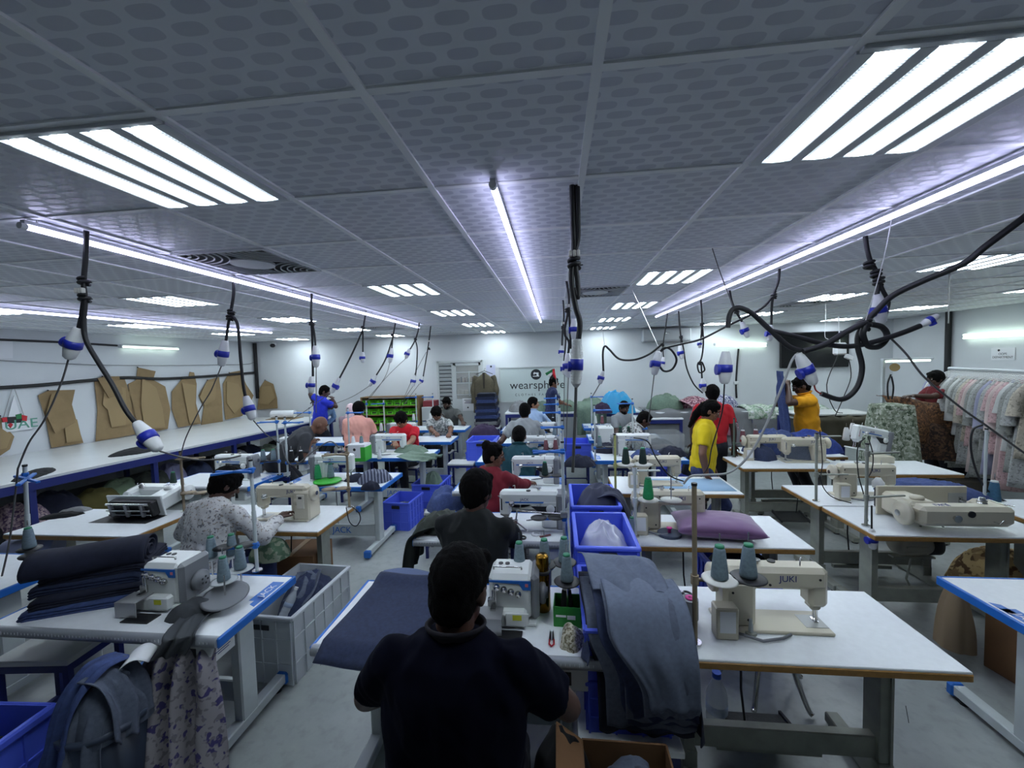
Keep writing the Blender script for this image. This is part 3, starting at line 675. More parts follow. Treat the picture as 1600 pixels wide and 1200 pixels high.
def person(label, H, face, lean=5., head=(0, 0), shirt=None, sleeve='short', skin=SK1, hair='short', trousers=TROU, hands=(None, None), sit=True, sc=1., vox=.011, beard=False, glasses=False, collar=None, curve=1., poles=None, logo=None, fing=.45, belt=False):
    R_ = math.radians; a = R_(face); f = V((-math.sin(a), math.cos(a), 0)); r = V((math.cos(a), math.sin(a), 0)); u = V((0, 0, 1))
    su = u*math.cos(R_(lean))+f*math.sin(R_(lean)); sf = f*math.cos(R_(lean))-u*math.sin(R_(lean))
    l2 = lean*(1+.25*curve); su2 = u*math.cos(R_(l2))+f*math.sin(R_(l2))
    ay = a+R_(head[0]); pt = R_(head[1]); hf0 = V((-math.sin(ay), math.cos(ay), 0)); hr = V((math.cos(ay), math.sin(ay), 0))
    hf = hf0*math.cos(pt)-u*math.sin(pt); hu = u*math.cos(pt)+hf0*math.sin(pt)
    nd = (su2+hu*.8).normalized(); H = V(H)
    NB = H-nd*.142*sc-hf*.012*sc; P = NB-su2*.22*sc-su*.30*sc
    base = V((P.x, P.y, 0)); t = thing('person', label, 'person', base); W = lambda p: p-base
    Rm = Matrix((r, sf, su)).transposed(); Rm2 = Matrix((r, u.cross(r), u)).transposed(); Rh = Matrix((hr, hf, hu)).transposed()
    CHs = P+su*.30*sc+su2*.06*sc; S = [NB-su2*.055*sc+r*(sx*.175*sc) for sx in (-1, 1)]
    E, Wr = [], []
    for k, sx in enumerate((-1, 1)):
        T = V(hands[k]) if hands[k] is not None else (P+f*.40*sc+r*sx*.10*sc+u*.20*sc if sit else P+f*.1*sc+r*sx*.26*sc-u*.06*sc)
        pole = (u*-.75+r*sx*.55-f*.35) if poles is None or poles[k] is None else V(poles[k])
        e, w = ik(S[k], T, .285*sc, .25*sc, pole); E.append(e); Wr.append(w)
    hipz = P.z; K, A = [], []; hips = [P+r*sx*.085*sc-su*.02 for sx in (-1, 1)]
    for k, sx in enumerate((-1, 1)):
        if sit: foot = V((P.x, P.y, .075))+f*.42*sc+r*sx*.13; pole = f+u*.8
        else: foot = V((P.x, P.y, .075))+r*sx*.11+f*(-.04+.08*k); pole = f
        k_, f_ = ik(hips[k], foot, .44*sc, max(.42*sc, .42), pole); K.append(k_); A.append(f_)
    # body: one skin surface
    q = M()
    q.ell(W(P), (.15*sc, .105*sc, .12*sc), Rm); q.rc(W(P), .10*sc, W(CHs), .11*sc); q.ell(W(CHs), (.155*sc, .10*sc, .17*sc), Rm)
    q.rc(W(NB-su2*.07*sc-r*.1*sc), .055*sc, W(NB-su2*.07*sc+r*.1*sc), .055*sc); q.rc(W(NB-su2*.05*sc), .062*sc, W(H-hu*.03*sc-hf*.02*sc), .052*sc)
    hd = lambda x, y, z: W(H)+(hr*x+hf*y+hu*z)*sc
    q.ell(hd(0, 0, .012), (.075*sc, .093*sc, .105*sc), Rh); q.ell(hd(0, .026, -.06), (.056*sc, .062*sc, .056*sc), Rh); q.ell(hd(0, .062, -.088), (.026*sc, .022*sc, .02*sc), Rh)
    q.rc(hd(0, .088, .02), .009*sc, hd(0, .107, -.022), .0135*sc); q.ell(hd(0, .098, -.026), (.018*sc, .011*sc, .009*sc), Rh); q.rc(hd(-.035, .078, .03), .014*sc, hd(.035, .078, .03), .014*sc)
    q.ell(hd(0, .084, -.055), (.024*sc, .013*sc, .014*sc), Rh)
    for sx in (-1, 1):
        q.ell(hd(sx*.077, -.008, -.008), (.012*sc, .02*sc, .032*sc), Rh); q.ell(hd(sx*.042, .06, -.025), (.022*sc, .02*sc, .024*sc), Rh)
    for k, sx in enumerate((-1, 1)):
        q.rc(W(S[k]), .054*sc, W(E[k]), .04*sc); q.rc(W(E[k]), .041*sc, W(E[k].lerp(Wr[k], .35)), .041*sc); q.rc(W(E[k].lerp(Wr[k], .3)), .041*sc, W(Wr[k]), .026*sc)
        h = (Wr[k]-E[k]).normalized(); h = (h-u*h.z*.55).normalized(); dn = (-u+h*h.z).normalized(); side = h.cross(dn)*(-sx)      # thumb side points inwards
        pc = Wr[k]+h*.045*sc; Rp = Matrix((side, h, -dn)).transposed()
        q.ell(W(pc), (.04*sc, .052*sc, .017*sc), Rp); q.rc(W(Wr[k]), .025*sc, W(pc), .02*sc)
        for i in range(4):
            b = pc+h*.036*sc+side*(.03-.02*i)*sc; L = (.040, .046, .043, .034)[i]*sc; sp = side*(.16-.1*i)
            d1 = (h+sp+dn*fing*.7).normalized(); m1 = b+d1*L; d2 = (h+sp*.6+dn*fing*2.2).normalized(); m2 = m1+d2*L*.62; d3 = (h*.8+dn*fing*3.5).normalized()
            q.rc(W(b), .0092*sc, W(m1), .0085*sc, 8); q.rc(W(m1), .0085*sc, W(m2), .008*sc, 8); q.rc(W(m2), .008*sc, W(m2+d3*L*.45), .007*sc, 8)
        b = pc-h*.03*sc+side*.026*sc; m1 = b+(side*.8+h*.7+dn*.25).normalized()*.042*sc; q.rc(W(b), .014*sc, W(m1), .0105*sc, 8); q.rc(W(m1), .0105*sc, W(m1+(h+side*.1+dn*.3).normalized()*.032*sc), .0085*sc, 8)
        q.rc(W(hips[k]), .08*sc, W(K[k]), .055*sc); q.rc(W(K[k]), .055*sc, W(K[k].lerp(A[k], .35)), .056*sc); q.rc(W(K[k].lerp(A[k], .35)), .056*sc, W(A[k]), .036*sc)
        q.rc(W(A[k])-u*.03, .036*sc, W(A[k])-u*.04+f*.13, .03*sc)
    obj('body', voxel(q, vox*.75, 2), skin, t)
    # shirt
    q = M(); q.ell(W(CHs), (.19*sc, .13*sc, .215*sc), Rm); q.ell(W(P+su*.17*sc+sf*.008), (.182*sc, .134*sc, .2*sc), Rm); q.ell(W(P+su*.05*sc), (.18*sc, .136*sc, .12*sc), Rm)
    q.rc(W(P-su*.07*sc), .135*sc, W(P+su*.1*sc), .132*sc, 18, flat=True)
    for sx in (-1, 1): q.rc(W(NB-su2*.045*sc+r*sx*.03*sc), .07*sc, W(NB-su2*.06*sc+r*sx*.165*sc), .058*sc); q.rc(W(NB-su2*.1*sc+r*sx*.12*sc), .085*sc, W(P+su*.2*sc+r*sx*.1*sc), .09*sc)
    q.rc(W(NB-su2*.04*sc), .082*sc, W(NB+nd*.02*sc), .064*sc, 18, flat=True)
    for k in (0, 1):
        if sleeve == 'short': q.rc(W(S[k]), .062*sc, W(S[k].lerp(E[k], .35)), .066*sc, 16); q.rc(W(S[k].lerp(E[k], .2)), .066*sc, W(S[k].lerp(E[k], .68)), .062*sc, 16, flat=True)
        else:
            q.rc(W(S[k]), .063*sc, W(E[k]), .056*sc); q.rc(W(E[k]), .055*sc, W(E[k].lerp(Wr[k], .9)), .042*sc, 14, flat=True)
    sh = obj('shirt', voxel(q, vox, int(5*.011/vox)+1, .011*sc, seed=face+H.x*9), shirt, t)
    if collar:
        q = M(); x_, y_, d_ = r, nd.cross(r), nd
        for rr, h0, h1 in ((.066, -.005, .04),):
            pts = []
            for i in range(25):
                an = PI*2*i/24; pts.append((an,))
            def fn(uu, vv):
                an = PI*.5+.25+(2*PI-.5)*uu; rad = (.064+.012*math.sin(vv*PI)+.018*vv)*sc
                return W(NB)+(r*math.cos(an)+nd.cross(r)*math.sin(an)*1.05)*rad+nd*(.012+.042*math.sin(vv*PI*.75))*sc
            q.sheet(fn, 24, 5, .004)
        c = q.build('collar', collar if collar is not True else shirt, sh)
    # trousers, shoes
    q = M(); q.ell(W(P-su*.04*sc), (.172*sc, .128*sc, .13*sc), Rm)
    for k in (0, 1):
        q.rc(W(hips[k]), .1*sc, W(K[k]), .072*sc); q.rc(W(K[k]), .072*sc, W(K[k].lerp(A[k], .93)), .056*sc, 14, flat=True)
    tr = obj('trousers', voxel(q, vox*1.2, 3, .008, seed=face), trousers, t)
    if belt:
        q = M(); q.lathe([(.142*sc, -.02), (.146*sc, -.02), (.146*sc, .02), (.142*sc, .02)], W(P-su*.065*sc), su, 24); q.build('belt', DARK, tr)
    for k in (0, 1):
        q = M(); q.rc(W(A[k])-u*.028-f*.03, .042, W(A[k])-u*.04+f*.13, .034); q.box(W(A[k])-u*.065+f*.055, (.08, .26, .02), bev=.008, R=Rm2); obj('shoe', voxel(q, .012, 2), SHOE, t)
    # face
    for sx in (-1, 1):
        q = M(); q.ell(hd(sx*.03, .079, .012), (.0135*sc, .0105*sc, .0085*sc), Rh, nu=10, nv=6); e = q.build('eye', EYEW, t)
        M().ell(hd(sx*.03, .0875, .011), (.0055*sc, .004*sc, .0055*sc), Rh, nu=8, nv=6).build('iris', DARK, e)
        q = M(); q.tube([hd(sx*.014, .094, .034), hd(sx*.03, .092, .041), hd(sx*.046, .08, .035)], [.003*sc, .0045*sc, .002*sc], 6); q.build('eyebrow', HAIR, t)
    q = M(); q.ell(hd(0, .0945, -.051), (.021*sc, .006*sc, .004*sc), Rh, nu=12, nv=6); q.ell(hd(0, .0935, -.059), (.018*sc, .006*sc, .005*sc), Rh, nu=12, nv=6); q.build('mouth', LIP, t)
    if beard:
        q = M(); q.ell(hd(0, .03, -.068), (.06*sc, .064*sc, .052*sc), Rh); q.ell(hd(0, .085, -.038), (.028*sc, .014*sc, .007*sc), Rh); obj('beard', voxel(q, .008, 1), HAIR, t)
    if glasses:
        q = M()
        for sx in (-1, 1):
            q.tube([hd(sx*.031+.02*math.cos(x), .1-.0, .01+.016*math.sin(x)) for x in [PI*2*i/12 for i in range(13)]], .0016*sc, 5); q.tube([hd(sx*.051, .1, .014), hd(sx*.078, .06, .012), hd(sx*.082, -.01, .006)], .0016*sc, 5)
        q.tube([hd(-.012, .102, .014), hd(.012, .102, .014)], .0016*sc, 5); q.build('glasses', DARK, t)
    # hair
    q = M()
    if hair in ('short', 'bun', 'pony', 'long', 'thick'):
        gx = .004 if hair != 'thick' else .012
        q.ell(hd(0, -.012, .03), ((.08+gx)*sc, (.094+gx)*sc, (.096+gx)*sc), Rh); q.ell(hd(0, -.04, -.015), (.071*sc, .062*sc, .082*sc), Rh); q.rc(hd(-.05, .05, .085), .022*sc, hd(.05, .05, .085), .022*sc)
        if hair == 'bun': q.ell(hd(0, -.085, .085), (.05*sc, .046*sc, .05*sc), Rh); q.ell(hd(0, -.03, -.01), (.082*sc, .075*sc, .08*sc), Rh)
        if hair in ('pony', 'long'):
            q.ell(hd(0, -.03, -.01), (.084*sc, .078*sc, .085*sc), Rh); q.rc(hd(0, -.09, .03), .04*sc, hd(0, -.115, -.1), .042*sc); q.rc(hd(0, -.115, -.1), .042*sc, hd(0, -.115, -.26), .02*sc)
        me = voxel(q, min(vox, .009), 2, .006*sc, (40, 40, 40), seed=H.x); obj('hair', me, HAIR, t)
        if hair == 'pony': M().ell(hd(0, -.105, .045), (.03*sc, .02*sc, .02*sc), Rh).build('hair_tie', mat('gold_scrunchie', s(150, 120, 70), .6), t)
    if hair == 'scarf':
        q.ell(hd(0, -.012, .015), (.09*sc, .1*sc, .115*sc), Rh); q.rc(hd(0, -.03, -.06), .075*sc, hd(0, -.03, -.16), .1*sc); obj('headscarf', voxel(q, .01, 2, .006), mat('pale_pink_scarf', s(206, 178, 184), .9), t)
    t['seat'] = P.z
    if sit: SEATS.append((P.copy(), face, label))
    return t, dict(P=P, S=S, E=E, W=Wr, NB=NB, CH=CHs, f=f, r=r, su=su, sf=sf)
SEATS = []
F = lambda n, c, **k: mat(n, c, .9, **k)
person('person in a navy shirt with back to the camera, seated in the centre foreground', AY(718, 918, 1.25), 0, 9, (-14, 16), F('navy_polo_fabric', s(8, 10, 25), spec=.08), skin=SK2, collar=mat('navy_collar_red_trim', s(16, 12, 24), .9), hands=((-.50, 1.50, .86), (-.06, 1.56, .82)), sc=1.08, vox=.008, poles=((-1, -.55, -.15), (.9, -.45, -.5)))
person('person in a black T-shirt with back to the camera, head turned slightly right', AY(745, 768, 2.58), -6, 6, (-22, 10), F('black_tshirt_fabric', s(10, 15, 17)), skin=SK2, hair='thick', hands=((-.62, 3.0, .86), (-.38, 3.02, .86)), sc=1.1, vox=.009)
person('woman in dark red with a hair bun and glasses, face turned to the right', AY(771, 712, 3.75), -22, 10, (-62, 12), F('dark_red_knit', s(112, 18, 34)), 'long', SK1, 'bun', hands=((-.6, 4.15, .86), (-.3, 4.12, .84)), sc=.97, vox=.01, glasses=True)
person('person in a dark teal shirt with back to the camera, bent over the machine', AY(811, 682, 5.02), 0, 15, (0, 30), F('dark_teal_fabric', s(14, 62, 72)), skin=SK2, collar=True, hands=((-.6, 5.42, .86), (-.3, 5.42, .86)), vox=.01, sc=1.04)
person('person in a light grey T-shirt with back to the camera, behind the teal shirt', AY(820, 643, 6.32), 0, 8, (-4, 12), F('light_grey_tshirt', s(140, 144, 146)), skin=SK2, hands=((-.95, 6.4, .8), (-.3, 6.65, .86)), sc=1.06)
person('person in a pale blue shirt, face turned to the right, near the wall sign', AY(833, 631, 7.45), -20, 6, (-62, 6), F('pale_blue_shirt', s(160, 184, 214)), 'long', SK3, collar=True, hands=((-.3, 7.85, .86), (-.1, 7.85, .86)))
tp, nav = person('person in dark blue standing sideways in front of the wall sign', AY(865, 598, 8.75), -82, 3, (0, 14), printmat('dark_blue_printed_cotton', s(24, 34, 74), [s(46, 54, 96)], 60, .55), skin=SK1, sit=False, hands=(AY(880, 630, 8.6), AY(885, 632, 8.9)))
person('person in a white printed shirt bent sideways over a machine, right of centre', AY(1006, 656, 6.35), -88, 34, (0, 34), printmat('white_shirt_black_print', s(176, 178, 176), [s(40, 40, 42), s(112, 108, 104)], 28, .56), skin=SK2, collar=True, hands=(V((1.55, 6.3, .82)), V((1.5, 6.05, .82))), sc=1.03)
person('bearded person in a grey shirt seated by the blue stands, right of centre', AY(975, 637, 7.65), -150, 8, (0, 22), F('grey_shirt', s(128, 132, 136)), skin=SK2, beard=True, hands=(None, None))
pY, yw = person('woman in yellow T-shirt and jeans standing with a hand on the table', AY(1110, 642, 4.78), -112, 4, (2, 26), F('yellow_tshirt', s(212, 186, 14), noise_s=10, noise_a=.05), skin=SK1, hair='pony', trousers=JEAN, sit=False, hands=(None, AZ(1114, 744, .81)+V((-.05, .04, .0))), sc=.98, vox=.009, fing=.05, poles=(None, (-.5, -.6, .2)))
person('person in red standing behind the woman in yellow', AY(1113, 616, 5.9), -20, 4, (10, 14), F('bright_red_tshirt', s(176, 20, 34)), skin=SK2, sit=False, hair='thick', trousers=TROU, sc=1.0, hands=(None, None))
J0 = AY(1222, 604, 6.15)
person('person in an orange-yellow polo and glasses, standing and holding up jeans', AY(1252, 603, 6.2), 82, 4, (-6, 24), F('orange_yellow_polo', s(216, 150, 10), noise_s=10, noise_a=.05), skin=SK2, sit=False, hands=(J0+V((.05, -.05, .02)), J0+V((.06, .14, -.04))), glasses=True, collar=True, sc=1.06, belt=True, poles=((.3, -.4, -.8), (.3, .4, -.8)))
person('person in maroon standing beside the clothes rack, arm reaching over brown cloth', AY(1462, 592, 7.0), 86, 6, (4, 10), F('maroon_tshirt', s(98, 20, 28)), skin=SK2, sit=False, hands=(AY(1412, 620, 6.75), AY(1420, 622, 7.1)), hair='thick')
person('woman in a speckled white blouse with back to the camera, at a cream machine', AY(352, 757, 2.84), -12, 14, (-20, 34), printmat('white_blouse_speckled', s(196, 196, 194), [s(120, 120, 124), s(150, 140, 130)], 42, .60), 'long', SK2, 'thick', hands=(V((-2.95, 3.1, .84)), AZ(438, 808, .86)), sc=1.02, vox=.008, trousers=JEAN)
person('person in a bright red T-shirt facing the camera and looking down at sewing', AY(627, 656, 6.5), 176, 12, (-14, 34), F('red_tshirt', s(200, 18, 40)), skin=SK3, hair='thick', hands=(AZ(633, 698, .84), AZ(618, 700, .84)), sc=1.08, vox=.009, trousers=TROU)
person('person in a grey and white patterned shirt facing the camera, head bowed', AY(682, 646, 7.65), 178, 14, (-8, 36), printmat('grey_white_patterned_shirt', s(186, 190, 188), [s(120, 128, 128)], 26, .5), skin=SK1, hair='thick', hands=(V((-1.95, 7.2, .83)), V((-2.2, 7.2, .83))), sc=1.1, collar=True)
person('person in a grey polo facing the camera, last in the row by the back door', AY(698, 630, 8.95), 182, 12, (-6, 26), F('dark_grey_polo', s(92, 94, 92)), skin=SK2, hair='short', beard=True, hands=(V((-2.0, 8.5, .84)), V((-2.3, 8.5, .84))), sc=1.12, collar=True)
person('person in a pale orange shirt with back turned, before the green bins', AY(561, 640, 6.25), 4, 14, (-4, 10), F('pale_orange_shirt', s(222, 160, 146)), skin=SK2, hair='thick', hands=(None, None), sc=1.02)
person('person in a pale pink headscarf seated behind the pale orange shirt', AY(548, 640, 7.75), 8, 6, (0, 10), F('grey_pink_top', s(150, 130, 140)), 'long', SK1, 'scarf', sc=.95)
person('person in vivid blue standing with raised arms by the cutting table', AY(507, 612, 8.0), -48, 8, (-14, 22), F('vivid_blue_shirt', s(34, 50, 190)), skin=SK2, sit=False, hands=(AY(489, 628, 8.35), AY(519, 622, 8.2)), poles=((-.8, .1, .6), (.7, -.3, -.8)), sc=1.04)
person('person in a light blue shirt stooping beside the vivid blue shirt', AY(517, 632, 8.45), -100, 40, (0, 20), F('light_blue_shirt', s(128, 160, 206)), 'long', SK2, sit=False, sc=.9)
person('person in a dark grey shirt bowing over a machine left of centre', AY(499, 664, 5.15), -62, 46, (10, 30), F('charcoal_shirt', s(58, 60, 64)), skin=SK1, hair='none', hands=(None, None))
# stools under the seated workers
STW = mat('white_stool_top', s(196, 198, 196), .5)
def stool():
    t = thing('work_stool', 'x', 'stool')
    M().box((0, 0, -.015), (.42, .32, .03), bev=.004).build('seat', STW, t)
    for sx in (-1, 1):
        for sy in (-1, 1): M().box((sx*.19, sy*.14, -.28), (.03, .03, .5)).build('leg', NAVYST, t)
    q = M(); q.box((0, .14, -.05), (.36, .025, .04)); q.box((0, -.14, -.05), (.36, .025, .04)); q.box((.19, 0, -.05), (.025, .26, .04)); q.box((-.19, 0, -.05), (.025, .26, .04)); q.build('apron', NAVYST, t)
    q = M(); q.box((.19, 0, -.42), (.025, .26, .025)); q.box((-.19, 0, -.42), (.025, .26, .025)); q.box((0, 0, -.42), (.36, .025, .025)); q.build('stretcher', NAVYST, t)
    return t
STO = Proto(stool)
def put_stool(x, y, z, rz, label):
    o = STO.put((x, y, z), rz, label, 'blue-legged work stools'); o.scale = (1, 1, z/.53); return o
def trim(lb):
    w = lb.replace('person in a ', 'worker in ').replace('person in ', 'worker in ').split()[:10]
    while w[-1].rstrip(',') in ('and', 'with', 'a', 'to', 'the', 'of', 'in', 'at', 'over', 'by', 'hair', 'back', 'bent', 'seated', 'before', 'head', 'facing', 'looking', 'near', 'behind', 'last', 'row'): w.pop()
    return ' '.join(w).rstrip(',')
for P, fa, lb in SEATS:
    put_stool(P.x, P.y, max(.36, P.z-.125), math.radians(fa), 'stool under the '+trim(lb))
# ================================================================ power cables hanging from the ceiling
TERM = mat('white_terminal_block', s(206, 204, 196), .5); REDW = mat('red_wire', s(150, 26, 26), .5)
def path(px, y):                                                      # photo points at depth y (number, or one number per point)
    return [p if isinstance(p, V) else AY(p[0], p[1], (p[2] if len(p) > 2 else y)) for p in px]
def connector(t, O, p0, p1, big=False, cap=True):
    p0, p1 = V(p0)-O, V(p1)-O; d = p1-p0; L = d.length; dn = d.normalized(); r = max(.2*L, .02) if not big else .125*L
    r = min(r, .036)
    c = M()
    if big:
        for k in range(6): c.cyl(p0+dn*L*(.065*k), p0+dn*L*(.065*k+.048), r*(.74+.05*k), r*(.78+.05*k), 22); c.cyl(p0+dn*L*(.065*k+.04), p0+dn*L*(.065*k+.07), r*(.6+.05*k), n=18)
        pr_ = [(0, .39*L), (r*1.04, L*.39), (r*1.04, L*.44)]
    else: pr_ = [(0, 0), (r*.5, 0), (r*.62, L*.04), (r*.95, L*.34), (r*1.0, L*.42)]
    c.lathe(pr_, p0, dn, 18); b = c.build('socket_body', PWHITE, t)
    c = M(); c.lathe([(r*.9, L*.40), (r*1.1, L*.41), (r*1.1, L*.63), (r*.9, L*.64)], p0, dn, 18); k_ = c.build('blue_collar', PBLUE, t)
    if cap:
        x, y, _ = frame(dn); c = M(); q = p0+dn*L*.56-y*r*1.25; c.cyl(q-y*.004, q+y*.012, r*.85, n=16); c.box(p0+dn*L*.5-y*r*1.1, (r*.5, r*.5, r*.5)); c.build('blue_flap', PBLUE, t)
    c = M()
    if big:
        for k in range(5): c.cyl(p0+dn*L*(.62+.06*k), p0+dn*L*(.62+.06*k+.045), r*(1.02-.04*k), r*(.99-.04*k), 22); c.cyl(p0+dn*L*(.62+.06*k+.04), p0+dn*L*(.62+.06*k+.065), r*(.82-.04*k), n=18)
        pr_ = [(r*.8, L*.91), (r*.3, L*.99), (0, L)]
    else: pr_ = [(r*.95, L*.62), (r*.95, L*.7), (r*.72, L*.94), (r*.4, L), (0, L)]
    c.lathe(pr_, p0, dn, 18); c.build('plug_body', PWHITE, t)
def hang(label, y, cables=(), conns=(), cords=(), knots=(), blocks=(), group='hanging power cables with blue and white connectors', name='hanging_power_cable', r=.011, cr=.0042, ccol=None, cat='power cable'):
    pts0 = path(cables[0], y); O = pts0[0].copy(); t = thing(name, label, cat, O, 0, group)
    for i, c in enumerate(cables):
        p = [q-O for q in catmull(path(c, y), 7)]; M().tube(p, r if i == 0 else r*.9, 10).build('cable', RUBBER, t)
    for c in conns: 
        q = path(c[:2], y); connector(t, O, q[0], q[1], len(c) > 2)
    for c in cords: M().tube([q-O for q in catmull(path(c, y), 7)], cr, 7).build('cord', ccol or GREYCORD, t)
    for k in knots:
        p = path([k], y)[0]-O; q = M(); pts = [p+V((math.cos(a*1.0)*r*1.7, math.sin(a)*r*1.7, r*(1.6*a/6-1.6))) for a in [i*.45 for i in range(28)]]
        q.tube(pts, r*.75, 7); q.tube([p+V((0, 0, -r)), p+V((r*3, .01, -r*.3))], r*.25, 5); q.build('knot', RUBBER, t)
    for k in blocks:
        p = path([k], y)[0]-O
        for j in range(3): M().box(p+V((-.016+.016*j, -.018, 0)), (.014, .02, .026), bev=.003).build('terminal_block', TERM, t)
    return t
hang('nearest knotted power cable on the left, two connectors, ending over the cutting table edge', 1.84,
     [[(135, 360), (134, 400), (131, 440), (133, 470), (131, 500), (134, 530), (150, 560), (175, 600), (196, 640), (213, 662)], [(131, 470), (127, 495), (123, 514)]],
     [[(123, 512), (107, 561)], [(213, 660), (249, 704)]], [[(107, 561), (95, 600), (70, 655), (45, 692), (28, 732)], [(250, 705), (300, 718), (350, 717), (376, 712)]], [(131, 440), (132, 466)], [(131, 455)])
hang('second knotted power cable from the left with white connectors above the speckled blouse', 2.89,
     [[(365, 430), (365, 460), (361, 490), (367, 498), (372, 512), (376, 560), (380, 600), (384, 622)], [(361, 488), (357, 505), (353, 533)]],
     [[(352, 532), (346, 572)], [(384, 619), (395, 656)]], [[(346, 572), (330, 610), (312, 640), (290, 685), (283, 712)], [(396, 657), (415, 678), (436, 692)]], [(361, 488), (359, 497)])
hang('third power cable on the left hanging straight down with a blue-ended socket', 3.75,
     [[(487, 459), (486, 490), (488, 530), (489, 588)], [(486, 495), (491, 520), (493, 543)]], [[(487, 588), (486, 614)], [(493, 540), (494, 574)]], [[(494, 574), (494, 610), (494, 645)]], [(487, 506)])
hang('fourth power cable on the left splitting like an inverted V', 5.08,
     [[(572, 486), (569, 503), (566, 517), (550, 553), (530, 592)], [(567, 518), (567, 536), (567, 553)]], [[(530, 590), (518, 614)], [(567, 550), (567, 567)]], [[(517, 613), (480, 640), (445, 662)]], [(567, 512)])
hang('fifth power cable on the left slanting to a blue socket near the raised arms', 6.13,
     [[(619, 499), (616, 515), (613, 530), (602, 562), (587, 588)], [(614, 522), (613, 535), (612, 546)]], [[(588, 586), (577, 603)], [(612, 544), (609, 567)]], [[(577, 603), (550, 620), (515, 634)], [(609, 567), (600, 592), (570, 632)]], [(613, 524)])
hang('sixth power cable on the left above the green bins', 6.73,
     [[(655, 504), (653, 518), (648, 533), (640, 547)], [(649, 532), (652, 545), (651, 570), (649, 588)]], [[(640, 545), (634, 560)], [(648, 586), (645, 604)]], [[(634, 560), (608, 585), (575, 622)], [(645, 604), (630, 625), (616, 640)]], [(649, 530)])
hang('farthest power cable on the left, beside the louvred door', 7.36,
     [[(673, 509), (671, 527), (668, 548), (661, 590)]], [[(661, 588), (655, 600)]], [[(666, 550), (650, 580), (632, 620)], [(655, 600), (640, 620), (622, 645)]], [(670, 545)], [(671, 533)])
hang('thick double power cable hanging in the middle with the largest ribbed white and blue connector', 1.74,
     [[(894, 290), (895, 345), (897, 395), (893, 425), (894, 450), (900, 482), (906, 505), (903, 534)], [(902, 290), (903, 340), (903, 372), (897, 398)], [(897, 408), (902, 435), (903, 465), (897, 450)]],
     [[(902, 530), (900, 606), 1]], [[(900, 604), (899, 640), (897, 690), (895, 738)]], [(897, 412)], [(897, 398)], r=.012, cr=.0065)
hang('slim power cable just behind the thick middle one', 3.73, [[(885, 439), (889, 468), (887, 490), (882, 520), (889, 535), (887, 558)], [(889, 470), (890, 500), (892, 545)]], [[(887, 552), (888, 590)], [(897, 498), (897, 530)]], [[(888, 590), (886, 650), (884, 705)]], [(887, 485)], [(889, 478)])
hang('power cable with a small blue connector, left of the thick middle one', 4.9, [[(880, 469), (881, 495), (879, 520), (878, 545)], [(881, 500), (884, 530), (881, 566)]], [[(878, 540), (877, 558)], [(881, 564), (882, 586)]], [[(882, 586), (881, 640), (880, 690)]], [(880, 512)], [(881, 505)])
# right side
hang('thick looped power cable crossing the right side, with a large connector over the yellow polo', 2.45,
     [[V((AY(1625, 318, 2.2).x+.22, 2.2, CEIL-.005)), V((AY(1625, 318, 2.2).x+.14, 2.2, AY(1625, 318, 2.2).z+.07)), (1625, 318, 2.2), (1600, 340, 2.2), (1540, 385, 2.25), (1505, 412, 2.3), (1440, 440, 2.4), (1395, 462, 2.45), (1368, 487, 2.45), (1350, 506, 2.45), (1355, 506, 2.5), (1378, 511, 2.5), (1386, 526, 2.5), (1374, 541, 2.48), (1356, 540, 2.45), (1348, 522, 2.42), (1352, 505, 2.42), (1320, 520, 2.42), (1290, 538, 2.42), (1255, 549, 2.42)],
      [(1255, 549), (1232, 541), (1205, 517), (1178, 492), (1160, 482), (1147, 482), (1140, 492), (1137, 512)],
      [(1352, 506), (1342, 520), (1340, 540), (1347, 575), (1338, 607), (1315, 624), (1283, 615)],
      [(1205, 517), (1240, 525), (1290, 538), (1330, 541), (1370, 533), (1410, 520), (1438, 509)]],
     [[(1247, 552), (1272, 601)], [(1438, 509), (1466, 493)], [(1134, 549), (1132, 600)]],
     [], [(1350, 508)], r=.0155, cr=.0045, ccol=RUBBER)
q = thing('red_wire', 'short red wire tail below the largest right connector over the yellow polo', 'wire', AY(1272, 601, 2.45)); M().tube([p-AY(1272, 601, 2.45) for p in catmull(path([(1272, 601), (1275, 610), (1284, 616)], 2.45), 4)], .004, 6).build('wire', REDW, q)
hang('knotted power cable right of the right tube light with a connector half way', 2.77,
     [[(1352, 369), (1355, 390), (1360, 408), (1369, 425), (1372, 445), (1370, 462)], [(1373, 440), (1380, 455), (1388, 472), (1384, 490), (1382, 503)]], [[(1370, 460), (1378, 506)]], [], [(1358, 414), (1369, 428), (1373, 440)], r=.013)
hang('power cable with a sagging tail, fourth from the right edge', 3.63,
     [[(1218, 420), (1216, 440), (1209, 460), (1206, 478), (1205, 512)], [(1212, 455), (1190, 482), (1135, 510), (1095, 530), (1062, 538), (1036, 546), (1028, 562), (1036, 579), (1050, 577), (1057, 562), (1049, 547), (1038, 543), (1031, 551)], [(1035, 537), (1015, 553), (992, 562), (968, 561), (952, 546), (945, 541), (942, 552), (943, 582)]],
     [[(1205, 508), (1202, 533)], [(1029, 549), (1022, 586)], [(943, 580), (937, 600)]], [[(1022, 586), (1018, 620), (1013, 660)], [(937, 600), (930, 612), (924, 622)]], [(1209, 463)], r=.010)
hang('power cable with an open blue socket below the right tube light end', 4.71, [[(1140, 454), (1143, 470), (1149, 485), (1158, 500), (1162, 510)]], [[(1159, 503), (1169, 527)]], [], [(1151, 487)], r=.012)
